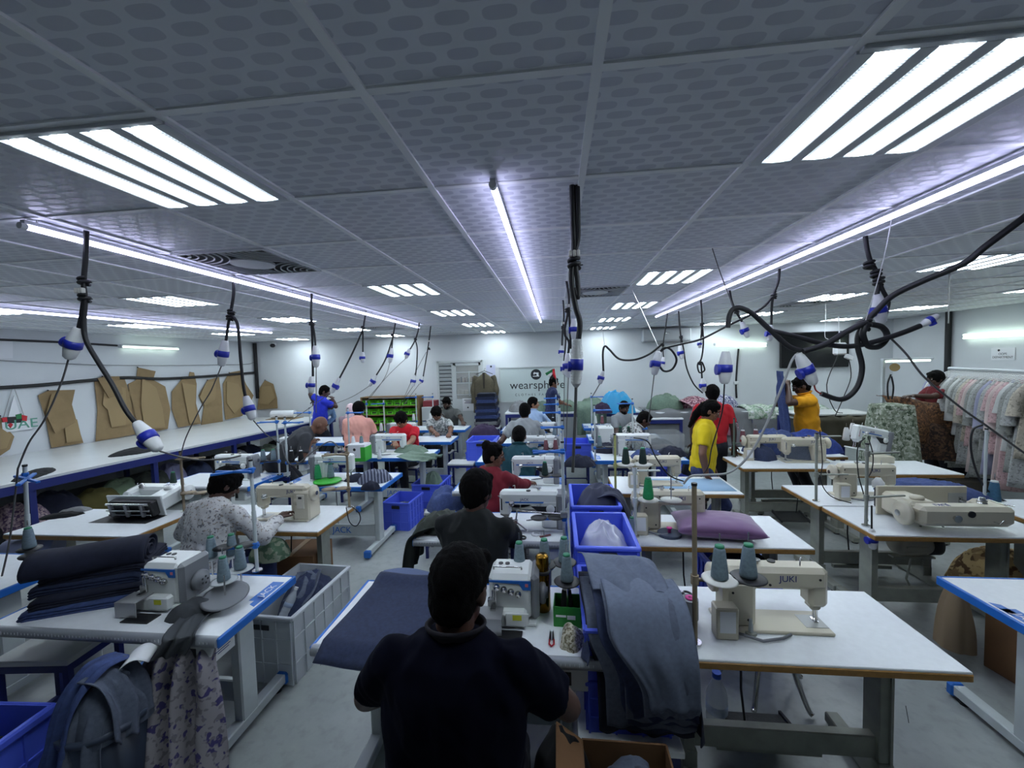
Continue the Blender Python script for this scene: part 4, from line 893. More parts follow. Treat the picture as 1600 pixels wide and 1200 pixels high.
hang('power cable with a knotted lower loop in front of the back wall', 5.4, [[(1095, 469), (1097, 500), (1095, 533)], [(1097, 505), (1099, 535), (1096, 560), (1090, 570), (1093, 582), (1101, 578), (1096, 566), (1097, 594)]], [[(1095, 530), (1093, 544)], [(1098, 591), (1100, 612)]], [], [(1097, 507), (1093, 568)])
hang('power cable with a long curved tail behind the woman in yellow', 6.0, [[(1060, 486), (1062, 510), (1064, 530), (1063, 543)], [(1064, 525), (1068, 545), (1073, 575), (1084, 600), (1098, 614)]], [[(1062, 540), (1066, 561)]], [], [(1064, 527)])
hang('thin power cable beside the air conditioner', 6.6, [[(1043, 488), (1040, 512), (1036, 540), (1037, 560)]], [[(1037, 558), (1034, 575)]], [], [(1036, 540)], r=.009)
hang('power connector dangling at table height on the right, plug end blue', 3.2, [[(1362, 790), (1362, 805), (1362, 826)]], [[(1362, 826), (1364, 858)]], [], name='power_lead', r=.006)
# strings and loose cords
def cord(label, px, y, r, m, name='cord', cat='cord'):
    p = catmull(path(px, y), 8); O = p[0].copy(); o = M().tube([q-O for q in p], r, 7).build(name, m, loc=O); tag(o, label, cat); return o
cord('white string from the ceiling to the cable loop on the right', [(1395, 333), (1385, 385), (1374, 430), (1352, 502)], 2.42, .0025, STRING, 'string', 'string')
cord('pale string from the second ceiling panel to the sagging tail right of the middle', [(986, 449, 4.2), (1005, 490, 3.95), (1030, 545, 3.65)], 3.9, .0035, STRING, 'string', 'string')
cord('dark string tied to the ceiling near the right tube light', [(1113, 388, 2.83), (1125, 425, 2.8), (1147, 483, 2.5)], 2.8, .003, GREYCORD, 'string', 'string')
cord('short white string above the small connector right of the middle', [(941, 512, 5.0), (943, 528, 4.4), (945, 541, 3.65)], 4, .003, STRING, 'string', 'string')
cord('grey rope from the cable loop sloping past the clothes rack', [(1387, 524), (1415, 552), (1445, 590), (1500, 636), (1545, 668), (1620, 722)], 2.5, .0055, GREYCORD, 'rope', 'rope')
cord('long pale grey hose curving from the large connector to the pale blue table', [(1252, 549), (1238, 562), (1222, 604), (1195, 668), (1170, 712), (1140, 738), (1105, 742), (1080, 744), (1068, 756)], 2.45, .0065, mat('pale_grey_hose', s(150, 152, 152), .5), 'hose', 'hose')
cord('black lead drooping from the pole on the pale blue table', [(1068, 752), (1045, 742), (1025, 715), (1012, 690), (990, 684)], 2.45, .004, RUBBER)
cord('grey lead drooping between the blue stand and the wooden stand pole', [(440, 694, 3.6), (448, 720, 3.6), (462, 726, 3.6), (490, 705, 3.5), (515, 690, 3.3), (530, 700, 3.2)], 3.5, .0055, GREYCORD)
cord('white string hanging in front of the television', [(1290, 445), (1290, 500), (1289, 525), (1294, 530)], 6., .004, STRING, 'string', 'string')
q0 = AY(1485, 376, 4.2); cord('dark strap hanging from the ceiling in front of the clothes rack', [(1485, 398), (1483, 450), (1482, 505)], 4.2, .006, GREYCORD, 'strap', 'strap')
t = thing('power_adapter', 'white power adapter hanging in front of the television', 'adapter', AY(1312, 545, 6.2)); q = M(); q.box((0, 0, 0), (.15, .09, .17), bev=.02); q.build('housing', PWHITE, t); M().cyl((0, 0, .08), (-.02, 0, .45), .008, n=8).build('rod', PWHITE, t)
q = M(); q.box((.12, 0, -.12), (.1, .05, .06), bev=.008, R=Matrix.Rotation(.5, 3, 'Y')); q.build('side_socket', PWHITE, t)
M().tube(catmull([(0, .02, -.08), (-.15, .02, -.5), (-.05, .02, -.85), (.05, 0, -.9)], 5), .006, 6).build('cord', RUBBER, t); M().tube(catmull([(.12, 0, -.15), (.15, .0, -.4), (.05, 0, -.7), (-.05, 0, -.95)], 5), .006, 6).build('cord', RUBBER, t)
# ================================================================ back wall
STRM = mat('white_door_frame', s(190, 196, 196), .5)
def st(q, name, m): return struct(q.build(name, m))
B_ = BACK
# louvred side panel and door with glass, shelves seen through it
q = M(); q.box((-2.86, B_-.03, 1.08), (.05, .06, 2.16)); q.box((-1.78, B_-.03, 1.08), (.05, .06, 2.16)); q.box((-2.32, B_-.03, 2.14), (1.12, .06, .05)); q.box((-2.5, B_-.03, 1.05), (.04, .06, 2.1)); st(q, 'trim_2', STRM)
dr = thing('door_1', None, None, (0, 0, 0)); dr['kind'] = 'structure'
q = M(); q.box((-2.14, B_-.035, .62), (.7, .045, 1.22), bev=.004); q.box((-2.45, B_-.035, 1.66), (.06, .045, .88)); q.box((-1.83, B_-.035, 1.66), (.06, .045, .88)); q.box((-2.14, B_-.035, 2.07), (.7, .045, .06)); struct(q.build('door_panel', STRM, dr))
struct(M().box((-2.14, B_-.003, 1.64), (.56, .004, .82)).build('dim_room_beyond', mat('dim_storeroom', s(150, 148, 142), .8), dr))
struct(M().box((-2.14, B_-.055, 1.64), (.56, .006, .82)).build('door_glass', mat('clear_glass', (.9, .95, .95), .05, alpha=.12), dr))
q = M()
for z in (1.34, 1.62, 1.88): q.box((-2.14, B_-.02, z), (.56, .03, .02))
q.box((-2.1, B_-.02, 1.6), (.02, .03, .6)); struct(q.build('shelf', STRM, dr))
q = M(); q.box((-2.68, B_-.02, 1.08), (.3, .02, 2.08)); st(q, 'window_1', mat('dark_louvre_gap', s(60, 66, 68), .8))
q = M()
for k in range(22): q.box((-2.68, B_-.04, .15+.092*k), (.3, .014, .066), R=Matrix.Rotation(.5, 3, 'X'))
st(q, 'window_2', STRM)
cl = [s(84, 58, 50), s(120, 110, 100), s(60, 60, 66), s(150, 140, 120)]
for k in range(11):
    x = -2.38+.045*k; h = .1+.05*((k*7) % 3)/3
    tag(M().box((x, B_-.02, 1.635+h/2), (.035, .024, h), bev=.003).build('box_file', mat('file_colour_%d' % (k % 4), cl[k % 4], .7)), 'small container on the middle shelf behind the door glass', 'container', 'containers on the shelf behind the door glass')
for k in range(6):
    x = -2.36+.09*k; tag(M().box((x, B_-.02, 1.40), (.075, .024, .1), bev=.003).build('carton', mat('pale_carton', s(176, 172, 160), .8)), 'pale carton on the lowest shelf behind the door glass', 'carton', 'cartons behind the door glass')
o = M().box((-2.1, B_-.07, 1.1), (.34, .004, .3)).build('notice', PAPER); tag(o, 'white printed notice on the lower half of the back door', 'notice')
q = M()
for k, w in enumerate((.26, .2, .24)): q.box((-2.1, B_-.0725, 1.21-.035*k), (w, .001, .014))
q.cyl((-2.14, B_-.072, 1.03), (-2.14, B_-.0735, 1.03), .02, n=16); tag(q.build('printed_lines', DARK, o), kind='stuff')
o = M().box((-1.57, B_-.004, 1.9), (.22, .006, .28)).build('notice', mat('pale_lilac_paper', s(196, 200, 222), .8)); tag(o, 'pale lilac notice pinned beside the company sign', 'notice')
M().cyl((-1.56, B_-.008, 2.0), (-1.56, B_-.014, 2.0), .024, n=16).build('dark_emblem', DARK, o)
# company sign
S0, S1, Sz0, Sz1 = -1.34, .22, 1.14, 1.96
t = thing('company_sign', 'white wall sign with sewing machine emblem reading wearsphere', 'sign', ((S0+S1)/2, B_, (Sz0+Sz1)/2)); sw, shh = S1-S0, Sz1-Sz0
M().box((0, -.012, 0), (sw, .024, shh), bev=.004).build('board', mat('pale_sign_board', s(190, 202, 200), .4), t)
q = M(); q.box((0, -.02, shh/2), (sw+.06, .04, .03)); q.box((0, -.02, -shh/2), (sw+.06, .04, .03)); q.box((-sw/2-.015, -.02, 0), (.03, .04, shh)); q.box((sw/2+.015, -.02, 0), (.03, .04, shh)); q.build('frame', STRM, t)
q = M(); q.cyl((.075, -.024, .235), (.075, -.029, .235), .125, n=40); em = q.build('emblem_disc', mat('sign_black', s(24, 28, 34), .5), t)
q = M(); EM = [(-.075, -.05), (.075, -.05), (.075, -.035), (.06, -.03), (.06, .045), (-.02, .045), (-.035, .06), (-.05, .045), (-.06, .04), (-.06, .0), (-.05, -.005), (-.035, .0), (-.035, .015), (.0, .015), (.015, 0), (.015, -.03), (-.075, -.035)]
q.prism(EM, (.075, -.0295, .235), (1, 0, 0), (0, 0, 1), .002); q.build('emblem_sewing_machine', PAPER, em)
text('wearsphere', .27, 'main_lettering', MATS['sign_black'], t, (.10, -.0255, -.02), spacing=1.02); text('CLOTHES FACTORY', .075, 'small_lettering', mat('sign_grey', s(44, 52, 56), .5), t, (.1, -.0255, -.245), spacing=1.75)
# flag
t = thing('flag', 'small green white and red flag on a thin pole in front of the wall sign', 'flag', AY(873, 625, 8.6)); z0 = AY(873, 625, 8.6)
top = AY(867, 575, 8.6)-z0; M().tube([(0, 0, 0), top], .006, 6).build('pole', PWHITE, t)
def strip(a0, a1, b0, b1, name, col):
    a0, a1, b0, b1 = [AY(*p, 8.6)-z0 for p in (a0, a1, b0, b1)]
    M().sheet(lambda u, v: (a0.lerp(a1, u)).lerp(b0.lerp(b1, u), v)+V((0, .03*math.sin(u*5+v*2), 0)), 8, 5, .003).build(name, mat('flag_'+name, col, .8), t)
strip((867, 576), (869, 593), (863, 577), (864, 588), 'red_band', s(196, 24, 40)); strip((863, 577), (852, 583), (864, 580), (854, 587), 'green_band', s(20, 110, 60)); strip((864, 580), (856, 586), (864, 583), (859, 590), 'white_band', s(214, 216, 214)); strip((864, 583), (859, 590), (866, 588), (862, 593), 'black_band', s(24, 24, 26))
# jacket hanging on the wall
HJ = AY(757, 590, 9.55)
t = thing('hanging_jacket', 'greyish brown jacket on a hanger beside the back door', 'jacket', HJ)
q = M(); q.tube([(-.2, 0, .08), (0, 0, .16), (.2, 0, .08)], .008, 6); q.tube([(0, 0, .16), (0, 0, .2), (.02, 0, .22), (.03, 0, .2)], .004, 6); q.build('hanger', DARK, t)
q = M(); JM = mat('grey_brown_tweed', s(88, 82, 66), .95, noise_s=50, noise_a=.2)
def jf(u, v):
    a = 2*PI*u; z = .12-v*.95; w = .08+.16*min(1, v*7)+.03*v; dd = .05+.05*min(1, v*5); k = 1+.06*math.sin(6*a+3*v)
    return (w*math.cos(a)*k, dd*math.sin(a)*k, z+(.0 if v > .15 else -.06*abs(math.cos(a))))
q.sheet(jf, 40, 16, .006); jb = q.build('jacket_body', JM, t)
for sx in (-1, 1): q = M(); q.tube(catmull([(sx*.2, 0, .04), (sx*.27, -.01, -.15), (sx*.28, -.02, -.4), (sx*.27, -.02, -.6)], 5), [.05+.012*math.sin(i) for i in range(16)], 12); q.build('sleeve', JM, t)
q = M(); q.prism([(-.03, .12), (.03, .12), (.012, -.25), (-.012, -.25)], (0, -.105, 0), (1, 0, 0), (0, 0, 1), .004); q.build('lining_strip', mat('dark_lining', s(52, 48, 42), .9), t)
# air conditioner, television, frames
t = thing('air_conditioner', 'white split air conditioner unit on the back wall', 'air conditioner', (2.47, B_, 2.6)); q = M(); q.box((0, -.1, 0), (1.06, .2, .3), bev=.03); q.build('housing', mat('ac_white', s(186, 190, 192), .4), t); M().box((0, -.19, -.12), (.94, .03, .05), bev=.01).build('louvre', mat('ac_grey', s(150, 154, 156), .4), t)
q = M(); q.box((0, -.202, .04), (.1, .002, .02)); q.build('badge', CHROME, t)
t = thing('television', 'large black wall television behind the hanging cables', 'television', (5.63, B_, 2.18)); q = M(); q.box((0, -.04, 0), (1.4, .06, .78), bev=.01); q.build('bezel', DARK, t); M().box((0, -.0715, 0), (1.36, .003, .74)).build('screen', mat('black_screen', s(6, 7, 9), .12), t)
M().cyl((leftx(9.4)+.2, 9.4, CEIL-.1), (leftx(9.4)+.2, 9.4, CEIL-.02), .05, n=16)
t = thing('security_camera', 'small dark dome camera at the far left ceiling corner', 'camera', AY(426, 540, 9.6)); M().ell((0, 0, 0), (.06, .06, .05)).build('dome', DARK, t); M().cyl((0, 0, .02), (0, .1, .05), .03, n=12).build('mount', PWHITE, t)
q = M(); z = leftx(9.7)+.08; q.box((z, 9.68, 2.05), (.06, .06, 1.4)); st(q, 'trim_3', DARK)
# wall socket strip by the back wall right
q = M(); p = AY(1150, 560, B_); q.tube(catmull([AY(1154, 545, B_-.03), AY(1152, 565, B_-.03), AY(1150, 600, B_-.03), AY(1151, 622, B_-.03)], 4), .02, 8); tag(q.build('wall_cable', RUBBER), 'black cable clipped to the back wall under the fluorescent batten', 'cable')
o = M().box(AY(1150, 598, B_-.03), (.1, .06, .07), bev=.01).build('junction_box', PWHITE); tag(o, 'white junction box on the black cable on the back wall', 'junction box')
# right wall
q = M(); q.tube([AX(1482, 500, RIGHT-.05), AX(1483, 565, RIGHT-.05)], .05, 10); p = AX(1482, 500, RIGHT-.05); q = M(); q.tube([V((RIGHT-.05, p.y, CEIL)), V((RIGHT-.05, p.y, 0))], .045, 10); st(q, 'trim_4', RUBBER)
c0 = AX(1567, 553, RIGHT-.01); t = thing('wall_notice', 'white printed department notice on the right wall above the clothes rack', 'notice', c0)
M().box((0, 0, 0), (.006, .36, .2)).build('sheet', PAPER, t); text('OOPS', .05, 'lettering', DARK, t, (-.004, 0, -.0), (PI/2, 0, -PI/2), .0005); text('DEPARTMENT', .05, 'lettering', DARK, t, (-.004, 0, -.055), (PI/2, 0, -PI/2), .0005)
M().cyl((-.003, .06, .06), (-.005, .06, .06), .018, n=14).build('emblem', DARK, t)
# lit frame of a sewing workstation by the right wall
y_ = 6.9; a, b = AY(1378, 562, y_), AY(1457, 562, y_)
t = thing('workstation_light', 'white post with a lit horizontal tube beside the rack on the right', 'light', (a.x, y_, 0)); M().box((0.02, 0, a.z/2), (.035, .035, a.z)).build('post', LWHITE, t); M().box(((b.x-a.x)/2, 0, a.z), (b.x-a.x, .06, .03), bev=.005).build('arm', PFR, t); M().tube([(.04, -.02, a.z-.028), (b.x-a.x-.05, -.02, a.z-.028)], .014, 8).build('tube', GTUBE, t)
tag(M().cyl(AY(1398, 574, 6.85), AY(1398, 574, 6.75), .06, n=20).build('thread_spool', mat('gold_thread', s(150, 128, 84), .8)), 'gold spool hanging under the lit workstation arm', 'spool')
cord('black lead looping down from the gold spool', [(1392, 585), (1387, 600), (1388, 622), (1393, 625), (1396, 606), (1393, 588)], 6.8, .012, RUBBER)
# green bins rack
def bin_():
    t = thing('parts_bin', 'x', 'bin'); q = M(); w, h, d = .17, .125, .2
    q.box((0, 0, .004), (w, d, .008)); q.box((0, d/2-.004, h/2), (w, .008, h)); q.box((0, -d/2+.004, h*.3), (w, .008, h*.6)); q.box((-w/2+.004, 0, h/2), (.008, d, h)); q.box((w/2-.004, 0, h/2), (.008, d, h)); q.build('tray', mat('lime_green_plastic', s(96, 190, 36), .45), t)
    M().box((0, -d/2-.002, .05), (.1, .003, .035)).build('dark_label', mat('dark_bin_label', s(30, 60, 30), .6), t); return t
BIN = Proto(bin_); bx0, bx1 = -4.6, -3.22; by = 9.35
RK = mat('brown_wooden_rack', s(126, 98, 66), .7)
t = thing('bin_rack', 'brown rack holding rows of green parts bins by the back wall', 'rack', ((bx0+bx1)/2, by, 0)); w = bx1-bx0
for sx in (-1, 1): M().box((sx*w/2, .05, .68), (.04, .36, 1.36)).build('side_panel', RK, t)
for k in range(6): M().box((0, .05, .30+.21*k), (w, .36, .02)).build('shelf', RK, t)
M().box((0, .23, .75), (w, .01, 1.1)).build('back_panel', RK, t)
for k in range(5):
    for i in range(7): BIN.put((bx0+.11+.193*i, by-.02, .31+.21*k), 0, 'lime green parts bin in the brown rack by the back wall', 'green parts bins in the rack')
t = thing('small_cabinet', 'small white cabinet with a red box on it beside the green bins', 'cabinet', (-2.98, 9.45, 0)); M().box((0, 0, .55), (.34, .4, 1.1), bev=.01).build('body', STRM, t); M().box((0, -.202, .55), (.3, .004, .5)).build('door', LWHITE, t)
tag(M().box((-2.98, 9.45, 1.17), (.3, .3, .14), bev=.01).build('storage_box', mat('dull_red_box', s(130, 44, 52), .6)), 'dull red box on the small white cabinet', 'box')
# ================================================================ cloth and clutter helpers
def heap(name, label, cat, c, rx, ry, h, m, seed=0, rz=0., group=None, parent=None, rough=1., nr=22, na=56):
    q = M(); vs = []; c = V(c)
    for j in range(nr+1):
        rho = j/nr
        for i in range(na):
            a = 2*PI*i/na; k = 1+.16*noise.noise(V((math.cos(a)*1.3+seed, math.sin(a)*1.3, seed*.7)))+.05*noise.noise(V((math.cos(a)*5, math.sin(a)*5, seed)))
            x, y = rx*rho*k*math.cos(a), ry*rho*k*math.sin(a); z = h*(1-rho**2.6)**.75
            s1 = 1-abs(noise.noise(V((x*7/(rx+.1)*.35+seed, y*7/(ry+.1)*.35-seed, seed))))*2; s2 = 1-abs(noise.noise(V((x*16+seed, y*13, seed*2))))*2
            z = z*(.84+.2*s1*min(rough, 1.1)*min(1, .5*(rx+ry)/(h+.01)))+.02*s2*rough*min(1, h*6)*(1-rho*.6)
            vs.append((x+.01*s2, y+.01*s1, max(z, .002) if j < nr else 0))
    fs = [(j*na+i, (j+1)*na+i, (j+1)*na+(i+1) % na, j*na+(i+1) % na) for j in range(nr) for i in range(na)]
    q.add(vs, fs, 0, True); q.add(vs[-na:], [tuple(reversed(range(na)))], 0)
    o = q.build(name, m, parent, c, rz)
    if parent is None: tag(o, label, cat, group)
    return o
def fold(name, label, cat, c, w, d, h, m, rz=0., seed=0, group=None):    # folded garment: soft slab of a few layers, fold at the front
    q = M(); n = max(2, int(h/.014)); t = h/n
    for k in range(n):
        sx, sy = 1-.04*abs(nz((k, seed, 0), .7)), 1-.05*abs(nz((0, k, seed), .9))
        pts = 20; 
        def fn(u, v, k=k, sx=sx, sy=sy): return (w*sx*(u-.5)+.006*nz((u*4, v*4, k), 1, seed), d*sy*(v-.5)+.006*nz((v*4, u*3, k), 1, seed+3), t*(k+.96)+.004*nz((u*5, v*5, k*2), 1.3, seed)-.012*(max(0, abs(u-.5)-.44)/.06)**2-.012*(max(0, abs(v-.5)-.44)/.06)**2)
        q.sheet(fn, 14, 14, t*.9)
    o = q.build(name, m, None, c, rz); tag(o, label, cat, group); return o
def drape(name, label, cat, pts, wv, m, amp=.02, seed=0, th=.005, fr=4., nv=26, k=7, group=None, parent=None, flare=0., ragged=.0, le=None):
    p = catmull(pts, k); O = p[0].copy(); wv = V(wv); n = len(p)-1; W_ = wv.length; wn = wv.normalized()
    L = [0]
    for i in range(n): L.append(L[-1]+(p[i+1]-p[i]).length)
    def fn(u, v):
        x = u*n; i = min(int(x), n-1); a = p[i].lerp(p[i+1], x-i); d = (p[i+1]-p[i]).normalized(); nn = d.cross(wn); s_ = v-.5
        g = min(1, u*2.5)
        w = amp*g*(math.sin(s_*fr*2*PI+seed+2.2*nz((u*2, v*2, 0), 1, seed))+.7*nz((v*7, u*3, seed), 1))
        e = ragged*nz((v*6, seed, 0), 1, seed)*u if ragged else 0
        if le: s_ = le(u)+(.5-le(u))*v
        return a-O+wn*(s_*W_*(1+flare*u))+nn*w+d*e+nn*.0035*nz((u*9, v*9, 0), 1, seed+5)
    q = M(); q.sheet(fn, n, nv, th); o = q.build(name, m, parent, O if parent is None else O); 
    if parent is None: tag(o, label, cat, group)
    return o
def crate(w, d, h, m, rim=.022):
    t = thing('plastic_crate', 'x', 'crate'); th = .01; tp = .94
    q = M(); q.box((0, 0, .006), (w*tp, d*tp, .012))
    for sx in (-1, 1):
        q.prism([(-d/2*tp, 0), (d/2*tp, 0), (d/2, h), (-d/2, h)], (sx*(w/2*tp) if 0 else sx*(w/2-th), 0, 0), (0, 1, 0), (0, 0, 1), th*sx)
    for sy in (-1, 1):
        q.prism([(-w/2*tp, 0), (w/2*tp, 0), (w/2, h), (-w/2, h)], (0, sy*(d/2-th), 0), (1, 0, 0), (0, 0, 1), -th*sy)
    q.build('tub', m, t)
    q = M()
    for sx in (-1, 1): q.box((sx*(w/2+.004), 0, h-.012), (rim, d+rim, .026), bev=.006)
    for sy in (-1, 1): q.box((0, sy*(d/2+.004), h-.012), (w+rim, rim, .026), bev=.006)
    q.build('rim', m, t)
    q = M(); nx, ny = max(3, int(w/.1)), max(3, int(d/.1))
    for sy in (-1, 1):
        for k in range(nx+1): q.box((-w/2*.96+w*.96*k/nx, sy*(d/2+.003), h*.47), (.009, .012, h*.92))
        for z in (.3, .66): q.box((0, sy*(d/2+.002), h*z), (w*.97, .009, .008))
    for sx in (-1, 1):
        for k in range(ny+1): q.box((sx*(w/2+.003), -d/2*.96+d*.96*k/ny, h*.47), (.012, .009, h*.92))
        for z in (.3, .66): q.box((sx*(w/2+.002), 0, h*z), (.009, d*.97, .008))
    q.build('rib', m, t)
    for sy in (-1, 1): M().box((0, sy*(d/2+.0065), h*.83), (min(.12, w*.35), .005, .035), bev=.002).build('handle_slot', DARK, t)
    return t
CB = Proto(lambda: crate(.36, .56, .31, BLUECR)); CBW = Proto(lambda: crate(.44, .68, .46, WHITECR))
GB = 'blue plastic crates'
# ---- thread cones and stands
def cone(m):
    def fn():
        t = thing('thread_cone', 'x', 'thread cone')
        M().lathe([(0, 0), (.024, 0), (.033, .006), (.033, .02), (.022, .118), (.018, .128), (0, .128)], n=18, m=0).build('thread', m, t)
        M().lathe([(.012, .122), (.0185, .128), (.0175, .137), (.009, .138), (0, .138)], n=14).build('cone_tip', mat('green_cone_tip', s(34, 124, 88), .5) if m in (SLATE, DKGREEN, GREENTH) else PWHITE, t)
        M().cyl((0, 0, .15), (0, 0, .185), .003, n=6).build('spindle', CHROME, t)
        return t
    return fn
CN = {n: Proto(cone(m)) for n, m in (('slate', SLATE), ('green', GREENTH), ('dark', DKGREEN), ('white', WHITETH), ('rose', ROSETH), ('teal', TEALTH), ('black', BLACKF))}
def cones(kind, p, label, group='thread cones', sc=1.): return CN[kind].put(p, 0, label, group, sc)
def stand(pole, arm, h=.72, disc=DARK, spread=.11, low=.17, wood=False):
    def fn():
        t = thing('thread_stand', 'x', 'thread stand')
        q = M(); q.cyl((0, 0, 0), (0, 0, h), .011, n=12); q.cyl((0, 0, h*.45), (0, 0, h*.55), .0135, n=12); q.build('pole', pole, t)
        q = M(); q.cyl((0, 0, 0), (0, 0, .008), .03, n=16); q.build('base_flange', CHROME, t)
        M().cyl((0, 0, h), (0, 0, h+.012), .013, n=12).build('top_cap', DARK, t)
        q = M(); q.box((-.1, 0, h-.06), (.24, .022, .014), bev=.003, rz=.35); q.box((-.1, -.0, h-.06), (.24, .022, .014), bev=.003, rz=-.35); q.box((0, 0, h-.06), (.034, .034, .04), bev=.006); q.build('guide_arm', arm, t)
        q = M(); q.box((-spread*.9, 0, low), (spread*2.2, .024, .014), bev=.003); q.box((0, 0, low), (.034, .034, .04), bev=.006); q.build('cone_arm', arm, t)
        for k in (0, 1): M().lathe([(0, 0), (.058, .0), (.06, .004), (.02, .008), (0, .008)], (-spread*(.55+1.1*k), 0, low+.008), n=22).build('cone_disc', disc, t)
        return t
    return fn
WD = mat('worn_wooden_pole', s(138, 124, 102), .7)
SB = Proto(stand(LWHITE, LBLUE)); SG = Proto(stand(STEEL, STEEL, .6, mat('white_cone_disc', s(206, 206, 200), .4))); SW = Proto(stand(WD, WD, .56, disc=WD))
GS = 'white thread stands with blue arms'; GT = 'grey steel thread stands'
def stand_at(P, base, rz, label, group, kinds=(), clabel='', h=None, lean=(0, 0), low=.17, spread=.11):
    o = P.put(base, rz, label, group)
    if lean != (0, 0): o.rotation_euler = (lean[0], lean[1], rz)
    for k, kd in enumerate(kinds):
        if kd is None: continue
        v = V((-spread*(.55+1.1*k), 0, low+.017)); v = Matrix.Rotation(rz, 3, 'Z') @ v
        if lean != (0, 0): v = o.rotation_euler.to_matrix() @ V((-spread*(.55+1.1*k), 0, low+.017))
        cones(kd, V(base)+v, (clabel[k] if isinstance(clabel, (list, tuple)) else clabel))
    return o
# ---- stands and cones on the machines
stand_at(SB, AZ(47, 893, TZ), 2.6, 'leaning white thread stand at the left edge with one grey cone', GS, ('slate', None), 'grey thread cone on the leaning stand at the left edge', lean=(.02, -.1))
stand_at(SB, AZ(402, 892, TZ), .35, 'white thread stand with blue arms behind the left foreground overlock machine', GS)
dp = mat('clear_disc', s(176, 182, 184), .2)
for k, (u, v, l) in enumerate(((331, 872, 'grey thread cone left of the white stand, above the speckled blouse'), (363, 868, 'grey thread cone touching the white stand near the speckled blouse'), (376, 890, 'grey thread cone right of the white stand in the left foreground'), (350, 908, 'lowest grey thread cone on the left foreground table'))):
    p = AZ(u, v, TZ+.11); t = thing('cone_tray', 'pale disc tray under '+' '.join(l.split(',')[0].split()[:9]), 'tray', p, 0, 'pale cone trays'); M().lathe([(0, 0), (.055, 0), (.07, .004), (.055, .006), (0, .006)], n=24).build('disc', dp, t); M().cyl((0, 0, -.11), (0, 0, 0), .006, n=8).build('stem', CHROME, t)
    cones('slate', p+V((0, 0, .006)), l)
p = AZ(352, 932, TZ+.06); t = thing('cone_tray', 'large grey empty disc tray at the right end of the left foreground table', 'tray', p); M().lathe([(0, 0), (.10, .0), (.115, .006), (.1, .008), (0, .008)], d=(.1, -.2, 1), n=32).build('disc', MGREY, t); q = M(); q.cyl((0, 0, -.06), (0, 0, .12), .004, n=8); q.build('spindle', CHROME, t)
stand_at(SW, AZ(288, 799, TZ), PI, 'wooden thread stand pole at the corner of the tipped machine table', 'wooden thread stands')
stand_at(SW, AZ(546, 792, TZ), .2, 'wooden thread stand pole beside the square motor box machine', 'wooden thread stands')
cones('dark', V((-4.5, 4.3, TZ)), 'dark green thread cone on the table beside the wooden pole')
stand_at(SB, AZ(437, 742, TZ), .2, 'blue-armed thread stand behind the grey handwheel machine, with two slate cones', GS, ('slate', 'slate'), ['slate cone nearer the pole left of the two black cones', 'slate cone farther from the pole left of the two black cones'])
stand_at(SB, AZ(450, 745, TZ), PI, 'blue-armed thread stand carrying two black cones', GS, ('black', 'black'), ['black thread cone nearer its pole', 'black thread cone farther from its pole'])
stand_at(SB, V((-3.6, 5.62, TZ)), .1, 'blue-armed thread stand to the right of the vivid blue shirt', GS, ('slate', None), 'slate cone on the stand right of the vivid blue shirt')
stand_at(SB, AZ(547, 717, TZ), PI, 'blue-armed thread stand beside the white and green carton', GS, ('white', 'slate'), ['white thread cone on the stand beside the carton', 'slate cone on the stand beside the carton'])
stand_at(SB, AZ(575, 690, TZ), .1, 'blue-armed thread stand in front of the pale orange shirt', GS, ('slate', 'slate'), ['slate cone nearer the pole, against the pale orange shirt', 'slate cone farther from the pole, against the pale orange shirt'])
stand_at(SB, AZ(602, 690, TZ), .1, 'blue-armed thread stand left of the bright red T-shirt', GS, ('white', None), 'white cone left of the bright red T-shirt')
stand_at(SB, V((-2.85, 8.05, TZ)), .1, 'blue-armed thread stand in front of the green bins', GS, ('white', None), 'white cone in front of the green bins')
stand_at(SB, V((-2.5, 8.05, TZ)), .1, 'blue-armed thread stand behind the bright red T-shirt', GS, ('white', None), 'white cone behind the bright red T-shirt')
stand_at(SB, AZ(882, 846, TZ), .12, 'tall white thread stand on the table of the black T-shirt', GS)
stand_at(SB, AZ(881, 771, TZ), .1, 'blue-armed thread stand on the table of the woman in dark red', GS, (None, 'dark'), 'dark green cone beside the woman in dark red')
stand_at(SB, AZ(876, 725, TZ), .1, 'blue-armed thread stand on the table of the dark teal shirt', GS, ('rose', 'rose'), ['brown cone nearer the pole beside the teal shirt', 'brown cone farther from the pole beside the teal shirt'])
stand_at(SB, AZ(873, 699, TZ), .1, 'blue-armed thread stand beside the light grey T-shirt', GS, ('slate', None), 'slate cone beside the light grey T-shirt')
stand_at(SB, AZ(870, 680, TZ), .1, 'blue-armed thread stand beside the pale blue shirt', GS, ('black', None), 'black cone beside the pale blue shirt')
for k, (u, v, l) in enumerate(((812, 888, 'grey thread cone leftmost behind the foreground overlock machine'), (851, 883, 'grey thread cone behind the gold flask'), (882, 880, 'grey thread cone beside the tall white stand'), (886, 910, 'grey thread cone standing over the green thread box'))):
    p = AZ(u, v, TZ+.20); t = thing('cone_tray', 'dark disc tray under the '+l, 'tray', p, 0, 'dark cone trays'); M().lathe([(0, 0), (.06, 0), (.066, .006), (.06, .009), (0, .009)], n=24).build('disc', DARK, t); M().cyl((0, 0, -.2), (0, 0, 0), .006, n=8).build('stem', CHROME, t)
    cones('slate', p+V((0, 0, .009)), l)
